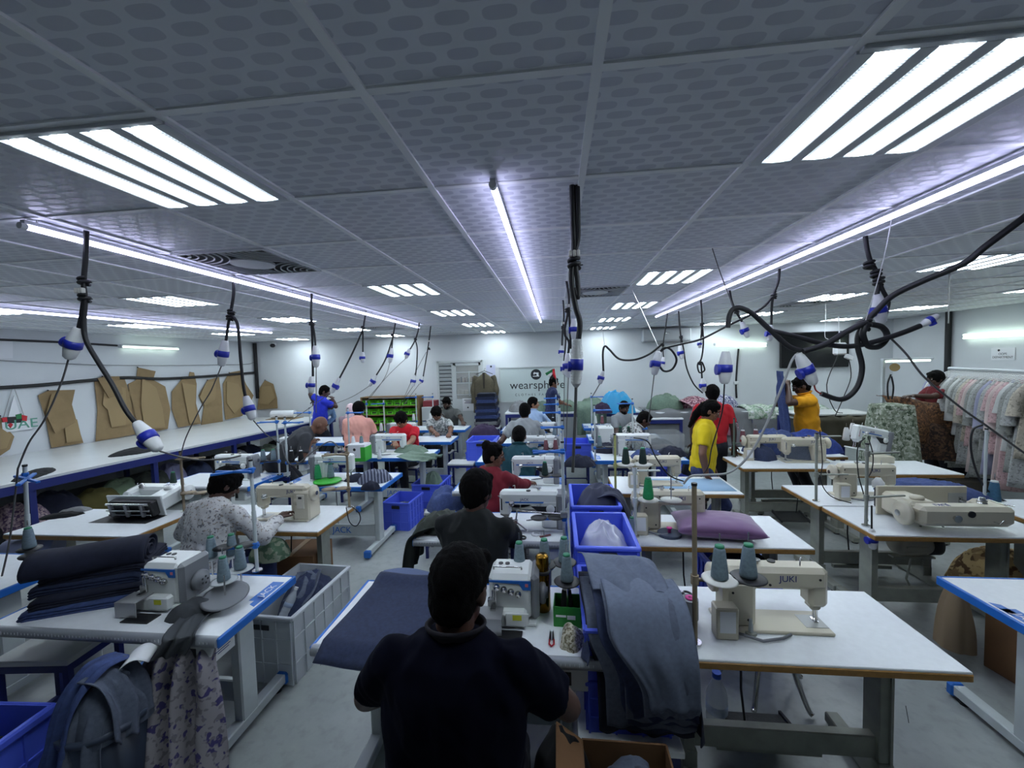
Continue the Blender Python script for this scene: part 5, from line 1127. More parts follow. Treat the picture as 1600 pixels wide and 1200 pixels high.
# right side stands
def tallstand(base, label, h, m=STEEL, arms=()):
    t = thing('thread_stand', label, 'thread stand', base, 0, GT); q = M(); q.cyl((0, 0, 0), (0, 0, h), .011, n=12); q.build('pole', m, t); M().cyl((0, 0, 0), (0, 0, .01), .028, n=14).build('base_flange', CHROME, t); M().cyl((0, 0, h), (0, 0, h+.012), .013, n=12).build('top_cap', DARK, t)
    for a, b in arms:
        q = M(); q.box((V(a)+V(b))/2, ((V(b)-V(a)).length, .02, .012), bev=.003, rz=math.atan2(b[1]-a[1], b[0]-a[0])); q.cyl((0, 0, a[2]-.02), (0, 0, a[2]+.02), .018, n=12); q.build('arm', m, t)
    return t
b1 = AZ(1086, 1005, TZ); tallstand(b1, 'tall steel thread stand pole on the right foreground table', .73, WD, [((0, 0, .30), (.22, -.02, .30))])
wd = mat('white_cone_disc', s(206, 206, 200), .4)
for k, (x, dm, l) in enumerate(((.10, wd, 'left grey cone on a white disc over the right foreground machine'), (.23, DARK, 'right grey cone on a black disc over the right foreground machine'))):
    p = b1+V((x, -.02+.02*k, .31)); t = thing('cone_tray', 'disc tray under the '+l, 'tray', p); M().lathe([(0, 0), (.07, 0), (.076, .004), (.07, .008), (0, .008)], n=28).build('disc', dm, t); cones('slate', p+V((0, 0, .008)), l, sc=1.1)
b2 = AZ(993, 838, TZ); tallstand(b2, 'square grey thread stand pole left of the purple cushion', .5, LWHITE, [((0, 0, .27), (.3, -.02, .27)), ((0, 0, .49), (.18, 0, .49))])
for k, x in enumerate((.09, .25)):
    p = b2+V((x, -.02, .28)); t = thing('cone_tray', ('white disc tray under the bright green cone', 'empty white disc tray beside the bright green cone')[k], 'tray', p); M().lathe([(0, 0), (.07, 0), (.074, .004), (0, .008)], n=24).build('disc', wd, t)
    if k: M().cyl((0, 0, 0), (0, 0, .17), .004, n=6).build('spindle', CHROME, t)
cones('green', b2+V((.09, -.02, .288)), 'bright green thread cone beside the square grey pole', sc=1.15)
b3 = AZ(962, 772, TZ); tallstand(b3, 'thread stand pole wrapped with a yellow tape measure', .58, mat('yellow_tape', s(176, 178, 110), .6), [((0, 0, .28), (.3, 0, .28))])
for k, x in enumerate((.1, .26)):
    p = b3+V((x, 0, .29)); t = thing('cone_tray', ('white disc tray under the left dark green cone by the tape measure', 'white disc tray under the right dark green cone by the tape measure')[k], 'tray', p); M().lathe([(0, 0), (.085, 0), (.09, .004), (0, .008)], n=24).build('disc', wd, t); cones('dark', p+V((0, 0, .008)), ('left dark green cone beside the tape measure pole', 'right dark green cone beside the tape measure pole')[k], sc=1.15)
tallstand(AZ(1353, 822, TZ), 'steel thread stand pole beside the tipped cream machine', .62, STEEL, [((0, 0, .22), (.3, .05, .22)), ((0, 0, .55), (.26, .05, .55))])
b4 = AZ(1275, 783, TZ); tallstand(b4, 'steel thread stand with a flat tray in front of the wire-hung machine', .6, STEEL, [((0, 0, .24), (.26, .0, .24)), ((0, 0, .58), (.2, .0, .58))])
b5 = AZ(1538, 783, TZ); tallstand(b5, 'pale thread stand pole in front of the clothes rack', .62, LWHITE); cones('teal', AZ(1553, 783, TZ), 'teal thread cone at the right edge table', sc=1.3)
b6 = V((2.26, 5.54, TZ)); tallstand(b6, 'green-stained thread stand pole right of the woman in yellow', .5, mat('dull_green_pole', s(88, 104, 92), .6), [((0, 0, .18), (.4, .1, .18))])
for k, x in enumerate((.12, .3)): cones('rose', b6+V((x, x*.25, .187)), ('left rose brown cone behind the woman in yellow', 'right rose brown cone behind the woman in yellow')[k], sc=1.2)
stand_at(SB, AZ(989, 700, TZ), .1, 'blue-armed thread stand in front of the white printed shirt', GS, ('dark', 'dark'), ['dark cone nearer the pole by the printed shirt', 'dark cone farther from the pole by the printed shirt'])
stand_at(SB, AZ(930, 720, TZ), PI, 'blue-armed thread stand left of the tape measure pole', GS, ('slate', None), 'slate cone left of the tape measure pole')
stand_at(SB, AZ(925, 678, TZ), PI, 'blue-armed thread stand nearest the bearded worker', GS, ('white', 'rose'), ['white cone by the bearded worker', 'brown cone by the bearded worker'])
cones('slate', AZ(756, 838, TZ) if 0 else AZ(988, 836, TZ), 'slate cone on the table left of the square grey pole')
for u, v, l in ((1322, 688, 'left white cone beside the blue-trimmed machine'), (1332, 680, 'right white cone beside the blue-trimmed machine')): cones('white', AZ(u, v, TZ+.10), l, sc=1.3)
o = JAK.put(AZ(1355, 705, TZ+.1), 0, 'white blue-trimmed machine tilted on the narrow right table', G4); o.rotation_euler = (0, .22, .3)
tag(M().box((0, 0, .04), (.22, .16, .08), bev=.006).build('carton', CREAM, loc=AZ(1374, 722, TZ)), 'small cream box on the narrow right table', 'box')
for k, (u, v) in enumerate(((1372, 762), )): tag(M().lathe([(0, 0), (.04, 0), (.045, .02), (.045, .05), (.03, .07), (.02, .09), (0, .09)], n=18).build('oil_bottle', PWHITE, loc=AZ(u, v, TZ+.1)), 'white round thread bobbin holder beside the steel pole', 'bobbin')
# ---- cutting table along the left wall
CT = thing('cutting_table', 'long white cutting table with blue steel frame along the left wall', 'cutting table', (0, 0, 0)); CZ = .9; y0, y1 = 2.6, 9.35; OFF0, OFF1 = .05, 2.37
M().prism([(leftx(y0)+OFF0, y0), (leftx(y0)+OFF1, y0), (leftx(y1)+OFF1, y1), (leftx(y1)+OFF0, y1)], (0, 0, CZ-.03), (1, 0, 0), (0, 1, 0), .03).build('tabletop', mat('worn_white_tabletop', s(206, 210, 210), .28, noise_s=3, noise_a=.05), CT)
ang = math.atan(.117)
q = M(); q.prism([(OFF1+leftx(y0)-.03, y0), (OFF1+leftx(y0)+.006, y0), (OFF1+leftx(y1)+.006, y1), (OFF1+leftx(y1)-.03, y1)], (0, 0, CZ-.13), (1, 0, 0), (0, 1, 0), .10); q.build('front_rail', NAVYST, CT)
for k in range(6):
    y = y0+.1+k*(y1-y0-.2)/5
    for off in (OFF1-.05, OFF0+.1): M().box((leftx(y)+off, y, CZ/2-.05), (.06, .06, CZ-.1), rz=-ang).build('leg', NAVYST, CT)
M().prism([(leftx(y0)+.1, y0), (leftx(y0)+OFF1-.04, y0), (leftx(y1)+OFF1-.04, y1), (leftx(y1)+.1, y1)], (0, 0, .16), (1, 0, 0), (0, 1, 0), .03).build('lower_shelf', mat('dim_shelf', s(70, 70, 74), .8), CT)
mm = [mat('deep_teal_bundle', s(16, 70, 66), .9, noise_s=20, noise_a=.2), BLACKF, printmat('pink_floral_bundle', s(130, 110, 122), [s(80, 60, 90), s(170, 150, 150)], 30, .5), NAVYF, mat('mustard_bundle', s(84, 78, 36), .9), mat('pale_green_bundle', s(116, 136, 108), .9), OLIVEF, mat('lilac_grey_bundle', s(120, 120, 150), .9), DENIMD, BLACKF, GREYF, NAVYF, mat('sage_bundle', s(110, 124, 104), .9), BLACKF, PLUMF, NAVYF]
nm = ['deep teal', 'black', 'pink floral', 'navy', 'mustard', 'pale green', 'dark olive', 'lilac grey', 'dark denim', 'black', 'grey', 'navy', 'sage', 'black', 'plum', 'navy']
pos_ = ['at the near end', 'beside the near leg', 'behind the tipped machine table', 'left of the wooden pole', 'behind the green cone', 'by the second leg', 'under the black cloth', 'by the third leg', 'behind the black disc', 'in the middle', 'past the middle', 'by the fourth leg', 'toward the far end', 'by the fifth leg', 'near the vivid blue shirt', 'at the far end']
for k in range(16):
    y = 3.35+.37*k; heap('fabric_bundle', '%s fabric bundle under the cutting table %s' % (nm[k], pos_[k]), 'fabric bundle', (leftx(y)+OFF1-.42-.1*(k % 2), y, .19), .34, .24, .34+.12*((k*5) % 4)/4, mm[k], k*3.1, .3*k)
def blackcloth(px, label, sd):
    p = [AZ(u, v, CZ) for u, v in px]; c = sum(p, V())/len(p); heap('black_cloth', label, 'cloth', (c.x, c.y, CZ), (p[1]-p[0]).length/2, (p[2]-p[3]).length/2, .05, BLACKF, sd, math.atan2((p[1]-p[0]).y, (p[1]-p[0]).x))
blackcloth([(30, 745), (76, 740), (55, 735), (52, 750)], 'crumpled black cloth at the near end of the cutting table', 2)
blackcloth([(180, 709), (240, 705), (210, 700), (208, 711)], 'black folded cloth strip in the middle of the cutting table', 5)
o = M().tube([V((-6.75, 9.05, CZ+.105)), V((-6.2, 9.1, CZ+.105))], .09, 18).build('paper_roll', PAPER); tag(o, 'white paper roll at the far end of the cutting table', 'paper roll')
p0, p1 = V((-6.8, 9.05, CZ)), V((-6.1, 9.1, CZ)); o = M().box((p0+p1)/2+V((0, 0, .005)), ((p1-p0).length, .4, .01)).build('card_board', CARD); tag(o, 'flat brown card under the white paper roll', 'card')
# ---- card patterns hanging on the left wall
def pattern(label, layers, AL=AL, n=V((1, -.117, 0)).normalized()*.006):
    c0 = AL(*layers[0][0], .02); t = thing('card_pattern_bundle', label, 'pattern', c0, 0, 'brown card patterns on the left wall')
    for k, poly in enumerate(layers):
        P = [AL(u, v, .03+.028*k)-c0 for u, v in poly]; q = M()
        vs = P+[p+n for p in P]; m = len(P); q.add(vs, [tuple(range(m)), tuple(reversed(range(m, 2*m)))]+[(i, m+i, m+(i+1) % m, (i+1) % m) for i in range(m)])
        q.build('pattern_card', CARD if k % 2 == 0 else mat('light_brown_cardboard', s(152, 130, 94), .85), t)
    M().cyl(AL(layers[0][0][0], layers[0][0][1], .0)-c0, AL(layers[0][0][0], layers[0][0][1], .13)-c0, .012, n=8).build('peg', DARK, t)
pattern('brown card pattern cut off by the left edge', [[(0, 650), (6, 664), (22, 682), (15, 702), (0, 712), (-12, 690)], [(0, 668), (18, 680), (10, 700), (-8, 704)]])
pattern('brown card pattern bundle hanging right of the ship-shaped souvenir', [[(75, 610), (59, 618), (70, 650), (80, 700), (130, 692), (120, 660), (112, 632), (117, 609)], [(100, 660), (120, 655), (128, 688), (104, 692)], [(92, 613), (118, 660), (86, 677), (72, 648), (80, 616)]])
pattern('largest brown card pattern bundle on the left wall', [[(160, 588), (147, 594), (152, 640), (149, 690), (216, 678), (208, 630), (193, 588)], [(165, 600), (196, 606), (198, 640), (196, 664), (174, 668), (168, 640), (160, 632)], [(152, 591), (186, 588), (192, 616), (170, 622)]])
pattern('brown card pattern bundle with a torn white slit', [[(215, 574), (243, 580), (240, 590), (231, 589), (258, 604), (266, 640), (262, 670), (222, 678), (206, 644), (200, 600), (212, 594)], [(222, 590), (244, 606), (254, 640), (258, 668), (226, 672), (220, 630)]])
pattern('narrow brown card pattern bundle with a round top', [[(285, 591), (268, 612), (268, 640), (278, 668), (314, 662), (306, 630), (307, 600), (303, 582), (296, 581), (294, 592)], [(284, 598), (306, 602), (304, 636), (311, 660), (296, 662)]])
pattern('brown card pattern bundle with a square flap', [[(324, 594), (310, 618), (318, 636), (314, 664), (348, 660), (346, 620), (342, 589)], [(322, 597), (338, 596), (336, 624), (320, 634), (312, 620)]])
pattern('brown card pattern bundle beside the corner connector', [[(358, 582), (348, 600), (350, 640), (352, 656), (378, 650), (386, 640), (396, 618), (384, 600), (376, 579)], [(354, 596), (372, 600), (386, 626), (366, 646), (354, 630)]])
pattern('brown card pattern bundle in the far left corner', [[(414, 594), (406, 606), (402, 640), (434, 638), (433, 622), (427, 600)], [(410, 604), (424, 603), (430, 622), (420, 632), (404, 630)]], AL=lambda u, v, o=0: AY(u, v, BACK-.02-o), n=V((0, -.006, 0)))
t = thing('souvenir_hanging', 'white ship-shaped souvenir hanging on the left wall reading UAE', 'souvenir', AL(21, 612, .03)); c0 = AL(21, 612, .03); n_ = V((1, -.117, 0)).normalized()
def alp(name, px, m, off=.03, th=.012, lab=None):
    P = [AL(u, v, off)-c0 for u, v in px]; n = n_*th; k = len(P); q = M(); q.add(P+[p+n for p in P], [tuple(range(k)), tuple(reversed(range(k, 2*k)))]+[(i, k+i, k+(i+1) % k, (i+1) % k) for i in range(k)]); return q.build(name, m, t)
alp('sail', [(21, 618), (12, 652), (32, 652)], PAPER); alp('hull', [(4, 652), (40, 650), (36, 660), (10, 662)], DARK, .034); alp('red_flag', [(33, 648), (42, 650), (41, 658), (34, 657)], mat('souvenir_red', s(190, 40, 50), .7), .04); alp('red_flag', [(2, 653), (10, 652), (11, 659), (4, 660)], MATS['souvenir_red'], .04); alp('green_ribbon', [(24, 648), (33, 646), (33, 654), (25, 655)], mat('souvenir_green', s(40, 120, 70), .7), .04)
alp('base', [(2, 660), (46, 656), (50, 670), (4, 676)], PAPER); alp('heart', [(12, 664), (16, 661), (20, 663), (16, 669)], MATS['souvenir_red'], .045)
M().tube([AL(21, 601, .03)-c0, AL(6, 652, .03)-c0], .006, 5).build('string', STRING, t); M().tube([AL(21, 601, .03)-c0, AL(38, 650, .03)-c0], .006, 5).build('string', STRING, t)
xx = text('UAE', .2, 'lettering', mat('souvenir_letter_green', s(90, 150, 130), .7), t, AL(34, 663, .048)-c0, (PI/2, 0, PI/2-math.atan(.117)), .002)
def wallcable(label, px, r, m, off=.05): 
    p = catmull([AL(u, v, off) for u, v in px], 5); o = M().tube(p, r, 8).build('wall_cable', m); tag(o, label, 'cable')
wallcable('thick black cable run along the left wall behind the card patterns', [(-20, 607), (60, 602), (145, 594), (200, 590), (250, 592), (310, 589), (350, 586), (402, 582)], .028, RUBBER)
wallcable('thin black cable high on the left wall leading to the batten', [(-20, 530), (60, 533), (120, 536), (183, 540)], .018, RUBBER)
wallcable('grey cord strung along the left wall above the card patterns', [(-20, 562), (60, 566), (150, 570), (260, 571), (340, 570), (392, 568), (404, 556)], .008, mat('pale_grey_hose', s(150, 152, 152), .5))
alt = M().add([AL(0, 527, .01), AL(20, 530, .01), AL(20, 560, .01), AL(-20, 561, .01), AL(-20, 525, .01)], [(0, 1, 2, 3, 4)]).build('trim_5', PAPER); struct(alt)
# ---- left foreground
TR = 'folded navy trousers on the left foreground table'
bx = V((-2.68, 2.08, TZ)); mats_ = [DENIMB, NAVYF, DENIMD, NAVYF]
for k in range(4):
    fold('folded_trousers', ('lowest folded blue trousers of the left foreground stack', 'second folded navy trousers from the bottom of the stack', 'third folded dark trousers of the stack', 'fourth folded navy trousers of the stack')[k], 'trousers', bx+V((.03*(k % 2)-.02*k, .02*k, .002+.05*k)), .56-.03*k, .36-.01*k, .048, mats_[k], .42+.05*(k % 2), 3+k, TR)
q = M(); c = bx+V((-.03, -.01, .24))
def roll(u, v):
    a = u*2.6*2*PI; r = .025+.016*a/PI; x = (v-.5)*.52; w = .006*nz((x*6, a, 0), 1.2, 4); return V((x, (r+w)*math.cos(a)*1.25, (r+w)*math.sin(a)*.78+.006*nz((v*4, 0, 0), 1, 2)))
q.sheet(roll, 70, 22, .006); o = q.build('rolled_trousers', NAVYF, None, c, .55); tag(o, 'rolled navy trousers on top of the left foreground stack', 'trousers', None)
drape('cloth_strip', 'dark grey cloth strip hanging over the ruler edge at the left foreground', 'cloth', [AZ(318, 950, TZ+.02), AZ(300, 968, TZ+.025), AZ(283, 992, TZ+.03), AZ(278, 1003, TZ+.01), AZ(272, 1020, TZ-.06)+V((0, -.03, 0))], (.13, .05, 0), mat('dark_grey_jersey', s(58, 62, 66), .9), .012, 2, fr=2.2)
heap('cloth_scrap', 'dark grey bunched cloth scrap beside the overlock handwheel on the left', 'cloth', AZ(306, 958, TZ), .13, .08, .07, MATS['dark_grey_jersey'], 6, .6)
_p = AZ(95, 1002, .55); stool_l = put_stool(_p.x, _p.y, .55, .1, 'white-topped stool with navy frame under the left foreground table')
FL = printmat('cream_violet_floral', s(150, 146, 150), [s(66, 60, 110), s(120, 116, 122)], 26, .57)
drape('floral_cloth', 'cream cloth with violet flowers hanging from the left foreground table to the floor', 'cloth', [V((-1.87, 1.80, .72)), V((-1.87, 1.74, .64)), V((-1.87, 1.73, .45)), V((-1.86, 1.69, .22)), V((-1.85, 1.62, .06)), V((-1.84, 1.52, .03))], (.27, .05, 0), FL, .045, 1, .006, 3.2, 34, flare=1.0)
heap('floral_cloth_end', 'pool of violet-flowered cloth on the floor below the hanging floral cloth', 'cloth', (-1.8, 1.6, .0), .2, .14, .09, FL, 9)
bn = AZ(150, 1190, 0.05)
t = thing('scrap_bin', 'dark blue-grey bin under the pile of denim cut pieces, left foreground', 'bin', (-2.10, 1.60, 0)); q = M(); q.lathe([(0, .0), (.125, .0), (.14, .02), (.16, .5), (.15, .5), (.13, .03), (0, .03)], n=28); q.build('tub', mat('slate_bin', s(44, 54, 70), .5), t); M().lathe([(.15, .485), (.168, .485), (.168, .51), (.15, .51)], n=28).build('rim', mat('slate_bin_rim', s(52, 62, 80), .5), t)
heap('denim_scraps', 'pile of blue-grey denim cut pieces heaped in the dark bin', 'fabric pile', (-2.10, 1.60, .46), 0.165, .155, .24, DENIM, 3, 0)
def piece(label, pts, w, m, sd, amp=.02): return drape('denim_piece', label, 'fabric piece', pts, w, m, amp, sd, .005, 2, 18, ragged=.06)
piece('mid blue denim piece lying over the top of the scrap pile', [V((-2.100, 1.700, 0.720)), V((-2.125, 1.587, 0.740)), V((-2.151, 1.493, 0.640)), V((-2.164, 1.447, 0.440)), V((-2.164, 1.433, 0.370))], (.14, -.02, .0), DENIMB, 3)
piece('grey denim strip hanging down the left of the scrap pile', [V((-2.215, 1.600, 0.660)), V((-2.266, 1.547, 0.520)), V((-2.278, 1.520, 0.330)), V((-2.284, 1.507, 0.150))], (.06, -.09, 0), DENIM, 5)
piece('pale blue-grey denim piece spreading right off the scrap pile', [V((-2.125, 1.600, 0.720)), V((-2.024, 1.600, 0.690)), V((-1.953, 1.587, 0.580)), V((-1.934, 1.573, 0.460))], (0, .17, 0), DENIM, 8)
piece('grey denim piece hanging over the front of the dark bin', [V((-2.075, 1.573, 0.660)), V((-2.062, 1.480, 0.560)), V((-2.056, 1.440, 0.370)), V((-2.056, 1.433, 0.170))], (.15, .02, 0), DENIM, 11)
tag(M().sheet(lambda u, v: (.11*(u-.5), .13*(v-.5), .03*math.sin(u*3)), 8, 8, .002).build('paper_sheet', PAPER, None, (-2.0, 1.68, .72), .5), 'white paper sheet behind the denim scrap pile', 'paper')
_p = V((-2.57, 1.33, 0)); o = CB.put((_p.x, _p.y, 0), .05, 'blue plastic crate in the bottom left corner holding dark scraps', GB); o.scale = (1.05, .95, 1.7)
heap('dark_scraps', 'dark scraps inside the bottom left blue crate', 'fabric pile', (_p.x, _p.y, .33), .16, .23, .19, NAVYF, 4)
heap('dark_bundle', 'dark bundle on the floor left of the navy stool', 'fabric bundle', (-3.0, 1.72, 0), .2, .2, .3, BLACKF, 14)
wb = CBW.put((-1.95, 2.76, 0), -.05, 'large white plastic crate holding navy denim scraps, behind the left foreground table')
heap('navy_scraps', 'navy and blue denim scraps heaped in the white crate', 'fabric pile', (-1.93, 2.85, .2), .18, .28, .30, DENIMD, 7, rough=1.3)
piece('blue-grey denim piece on the navy scraps in the white crate', [V((-2.0, 3.0, .46)), V((-1.92, 2.88, .5)), V((-1.88, 2.75, .45)), V((-1.9, 2.66, .4))], (.16, .06, 0), DENIM, 2)
def bottle(h, r, capm, lab=None):
    t = thing('water_bottle', 'x', 'bottle'); pl = mat('clear_bottle_plastic', (.8, .88, .94), .08, alpha=.38, spec=.8)
    k = h/.3; q = M(); q.lathe([(0, .0), (r*.8, 0), (r, .012*k), (r, .06*k), (r*.93, .07*k), (r, .08*k), (r, .1*k), (r*.93, .11*k), (r, .12*k), (r, .19*k), (r*.85, .22*k), (r*.4, .262*k), (r*.36, .28*k), (0, .28*k)], n=20); q.build('bottle_body', pl, t)
    M().cyl((0, 0, .276*k), (0, 0, .3*k), r*.42, n=14).build('cap', capm, t); M().lathe([(r*1.005, .12*k), (r*1.01, .12*k), (r*1.01, .16*k), (r*1.005, .16*k)], n=20).build('label', mat('pale_label', s(170, 190, 220), .5, alpha=.45), t); return t
bt = bottle(.22, .032, PWHITE); bt.location = (-1.96, 2.6, .31); bt.rotation_euler = (-.5, .3, 0); bt['label'] = 'clear plastic bottle lying on the scraps in the white crate'
# carton under the speckled blouse's table
def carton(c, sz, rz, label, open_=False, m=CARDD):
    t = thing('cardboard_box', label, 'box', c, rz); w, d, h = sz; q = M()
    if open_:
        for sx in (-1, 1): q.box((sx*(w/2-.004), 0, h/2), (.008, d, h))
        for sy in (-1, 1): q.box((0, sy*(d/2-.004), h/2), (w, .008, h))
        q.box((0, 0, .005), (w, d, .01)); q.build('carton', m, t)
        for sx in (-1, 1): M().box((sx*(w/2+.05), 0, h+.03), (.13, d, .006), R=Matrix.Rotation(sx*-.6, 3, 'Y')).build('flap', m, t)
    else:
        q.box((0, 0, h/2), sz, bev=.004); q.build('carton', m, t); M().box((0, 0, h+.001), (.05, d*.98, .002)).build('tape', mat('packing_tape', s(160, 130, 84), .3), t)
        q = M(); q.box((-w*.1, -d/2-.001, h*.45), (w*.35, .001, .016)); q.box((-w*.1, -d/2-.001, h*.33), (w*.28, .001, .012)); q.box((w*.2, -d/2-.001, h*.4), (w*.16, .001, .03)); q.build('printed_mark', mat('carton_ink', s(60, 42, 30), .8), t)
    return t
carton((-2.35, 3.4, .16), (.44, .36, .3), .1, 'brown cardboard box on the crossbar under the square motor box machine table'); M().box((0, 0, 0), (.01, .01, .01)) 
tag(M().box((-2.35, 3.4, .08), (.5, .4, .16), bev=.005).build('low_shelf', STEEL), 'low steel shelf under the cardboard box', 'shelf')
heap('green_print_cloth', 'green printed cloth on the lap of the speckled blouse', 'cloth', AY(420, 870, 2.95), .16, .12, .14, printmat('green_print', s(70, 96, 74), [s(120, 130, 110)], 24, .5), 12)
# tipped machine's table odds
for k, (u, v, m, l) in enumerate(((95, 808, BLACKF, 'black scissors-like clamp on the tipped machine table'), (115, 800, GREYF, 'grey metal bracket on the tipped machine table'))): heap('machine_part', l, 'machine part', AZ(u, v, TZ), .16-.04*k, .05, .04, m, k+3, .5)
o = M().tube([AZ(10, 858, .62), AZ(92, 852, .62)], .07, 16).build('lining_roll', mat('lilac_lining', s(150, 156, 184), .8)); tag(o, 'pale lilac lining roll below the tipped machine table', 'fabric roll')
tag(M().lathe([(0, -.002), (.16, -.002), (.16, .004), (0, .004)], (0, 0, 0), (.1, -.55, .8), 32).build('black_disc', BLACKF, None, AZ(352, 752, TZ+.14)), 'black felt disc propped on the white table by the cutting table', 'disc')
# ---- centre left row
heap('striped_bundle', 'grey striped garment bundle on the corner of the blue-edged table', 'garment', AZ(585, 752, TZ), .2, .13, .13, STRIPE, 21, .5)
heap('navy_garment', 'navy garment lying left of the grey striped bundle', 'garment', AZ(560, 750, TZ), .17, .1, .07, NAVYF, 22, .2)
heap('dark_hanging_bundle', 'dark tail of cloth below the grey striped bundle', 'garment', AZ(578, 764, TZ), .1, .07, .08, NAVYF, 23, .2)
tag(M().cyl((0, 0, 0), (0, 0, .012), .15, n=32).build('green_tray', GREENPL, None, AZ(512, 752, TZ+.02)), 'bright green round tray on the blue-edged table', 'tray')
cones('green', AZ(497, 748, TZ+.035), 'green thread cone on the bright green tray', sc=1.2); cones('slate', AZ(517, 746, TZ+.035), 'grey thread cone on the bright green tray', sc=1.2)
t = thing('thread_carton', 'white carton with green base on the table of the red T-shirt', 'box', AZ(562, 718, TZ)); M().box((0, 0, .13), (.26, .2, .2), bev=.005).build('carton', PAPER, t); M().box((0, 0, .02), (.265, .205, .05), bev=.004).build('green_base', GREENPL, t); M().box((.1, -.0, .1), (.07, .206, .19), bev=.004).build('green_side', GREENPL, t); M().cyl((-.02, -.1, .16), (-.02, -.1015, .16), .02, n=14).build('emblem', DARK, t)
cones('white', AZ(593, 717, TZ), 'white thread cone on the table of the bright red T-shirt', sc=.95)
drape('green_cloth', 'sage green cloth hanging over the corner of the red T-shirt table', 'cloth', [AZ(632, 708, TZ+.05), AZ(650, 712, TZ+.06), AZ(668, 713, TZ+.04), AZ(679, 716, TZ-.03)+V((.03, 0, 0)), AZ(681, 716, TZ-.25)+V((.0, 0, 0))], (.08, .4, 0), GREENF, .03, 4, .006, 2.2)
heap('green_cloth_pile', 'sage green cloth bunched under the hands of the red T-shirt', 'cloth', AZ(640, 706, TZ), .26, .17, .10, GREENF, 31)
put_stool(-1.55, 6.45, .5, 0, 'white-topped stool right of the red T-shirt'); put_stool(-1.45, 8.3, .5, 0, 'white-topped stool right of the patterned shirt worker')
put_stool(-1.35, 8.0, .5, 0, 'white-topped stool by the blue crate near the back door')
def floorcrate(u, v, w, label, m=None, sc=(1, 1, 1), rz=0.):
    p = AZ(u, v, 0); o = CB.put((p.x, p.y+.28*sc[1], 0), rz, label, GB); o.scale = sc; return o
ca = floorcrate(622, 829, .36, 'blue plastic crate on the floor holding grey scraps', sc=(.95, .8, 1.15), rz=-.08); cb_ = floorcrate(668, 795, .36, 'blue plastic crate on the floor heaped with sage green cloth', sc=(1.15, .9, 1.15), rz=-.05)
heap('grey_scraps', 'grey scraps in the front blue floor crate', 'fabric pile', ca.location+V((0, .0, .16)), .13, .16, .12, DENIM, 33); heap('sage_heap', 'heap of sage green cloth in the second blue floor crate', 'fabric pile', cb_.location+V((0, 0, .18)), .17, .2, .3, GREENF, 34)
# ---- middle row
for k in range(4):
    q = M(); 
    def fn(u, v, k=k): return (-.32+.64*u+.008*k, -.37+.68*v+.01*math.sin(u*5+k)-.012*k+.012*nz((u*4, 0, k), 1, 5), .008*k+.008*nz((u*3, v*3, k*.2), 1, 2)-(.05*max(0, .12-v)/.12 if v < .12 else 0)+.025*math.exp(-((v-.95)/.08)**2))
    q.sheet(fn, 20, 24, .007, 0, 1); o = q.build('denim_cloth', [DENIMD if k else DENIM, MATS.get('light_denim') or mat('light_denim', s(92, 104, 136), .9)], None, (-.80, 2.05, TZ+.012), -.04); tag(o, ('bottom pale-edged', 'second', 'third', 'top')[k]+' dark denim cloth of the flat pile left of the navy shirt', 'denim cloth', 'flat pile of denim cloths')
tag(M().sheet(lambda u, v: (.62*(u-.5), .1*(v-.5), .03+.02*math.sin(u*7)*v), 20, 8, .004).build('light_denim_strip', mat('light_denim', s(92, 104, 136), .9), None, (-.78, 2.33, TZ+.01), 0), 'light blue denim strip behind the flat denim pile', 'denim strip')
heap('gold_sandal', 'cream and gold bag strap on the floor behind the flat denim pile', 'bag', AZ(665, 905, .0), .14, .07, .06, mat('cream_gold', s(190, 176, 140), .5), 40)
drape('olive_garment', 'dark olive garment hanging over the left end of the black T-shirt table', 'garment', [V((-.88, 3.2, TZ+.05)), V((-1.0, 3.16, TZ+.06)), V((-1.09, 3.1, TZ+.03)), V((-1.13, 3.06, TZ-.05)), V((-1.15, 3.03, TZ-.25))], (.02, -.4, 0), OLIVEF, .03, 6, .006, 2.5)
heap('olive_pile', 'dark olive garment pile at the left end of the black T-shirt table', 'garment', (-.95, 3.15, TZ), .18, .17, .12, OLIVEF, 41)
FLK = mat('gold_flask_metal', s(150, 112, 40), .25, metal=1.)
t = thing('flask', 'gold thermos flask behind the foreground overlock machine', 'flask', AZ(849, 952, TZ)); M().lathe([(0, 0), (.036, 0), (.039, .008), (.039, .2), (.033, .215)], n=24).build('flask_body', FLK, t); M().lathe([(.04, .2), (.04, .216), (.034, .217)], n=24).build('collar', DARK, t); M().lathe([(.033, .216), (.034, .285), (.028, .295), (0, .297)], n=24).build('cap', FLK, t)
t = thing('thread_box', 'green open carton of thread on the foreground centre table', 'box', AZ(887, 968, TZ), -.05); q = M(); w, d, h = .13, .12, .1
for sx in (-1, 1): q.box((sx*w/2, 0, h/2), (.005, d, h))
for sy in (-1, 1): q.box((0, sy*d/2, h/2), (w, .005, h))
q.box((0, 0, .003), (w, d, .006)); q.build('carton', mat('deep_green_carton', s(36, 128, 48), .6), t); M().box((.02, -d/2-.003, .05), (.04, .001, .02)).build('white_label', PAPER, t); q = M(); q.box((-.03, -d/2-.003, .055), (.05, .001, .01)); q.build('label_dots', PAPER, t)
cones('black', AZ(886, 962, TZ+.008), 'black thread cone inside the green carton', sc=1.1)
CAMO = printmat('camouflage_print', s(150, 144, 122), [s(106, 98, 76), s(190, 184, 166)], 60, .5)
heap('camouflage_pouch', 'folded camouflage pouch beside the foreground denim stack', 'pouch', AZ(891, 1005, TZ), .055, .075, .09, CAMO, 43, rough=.5)
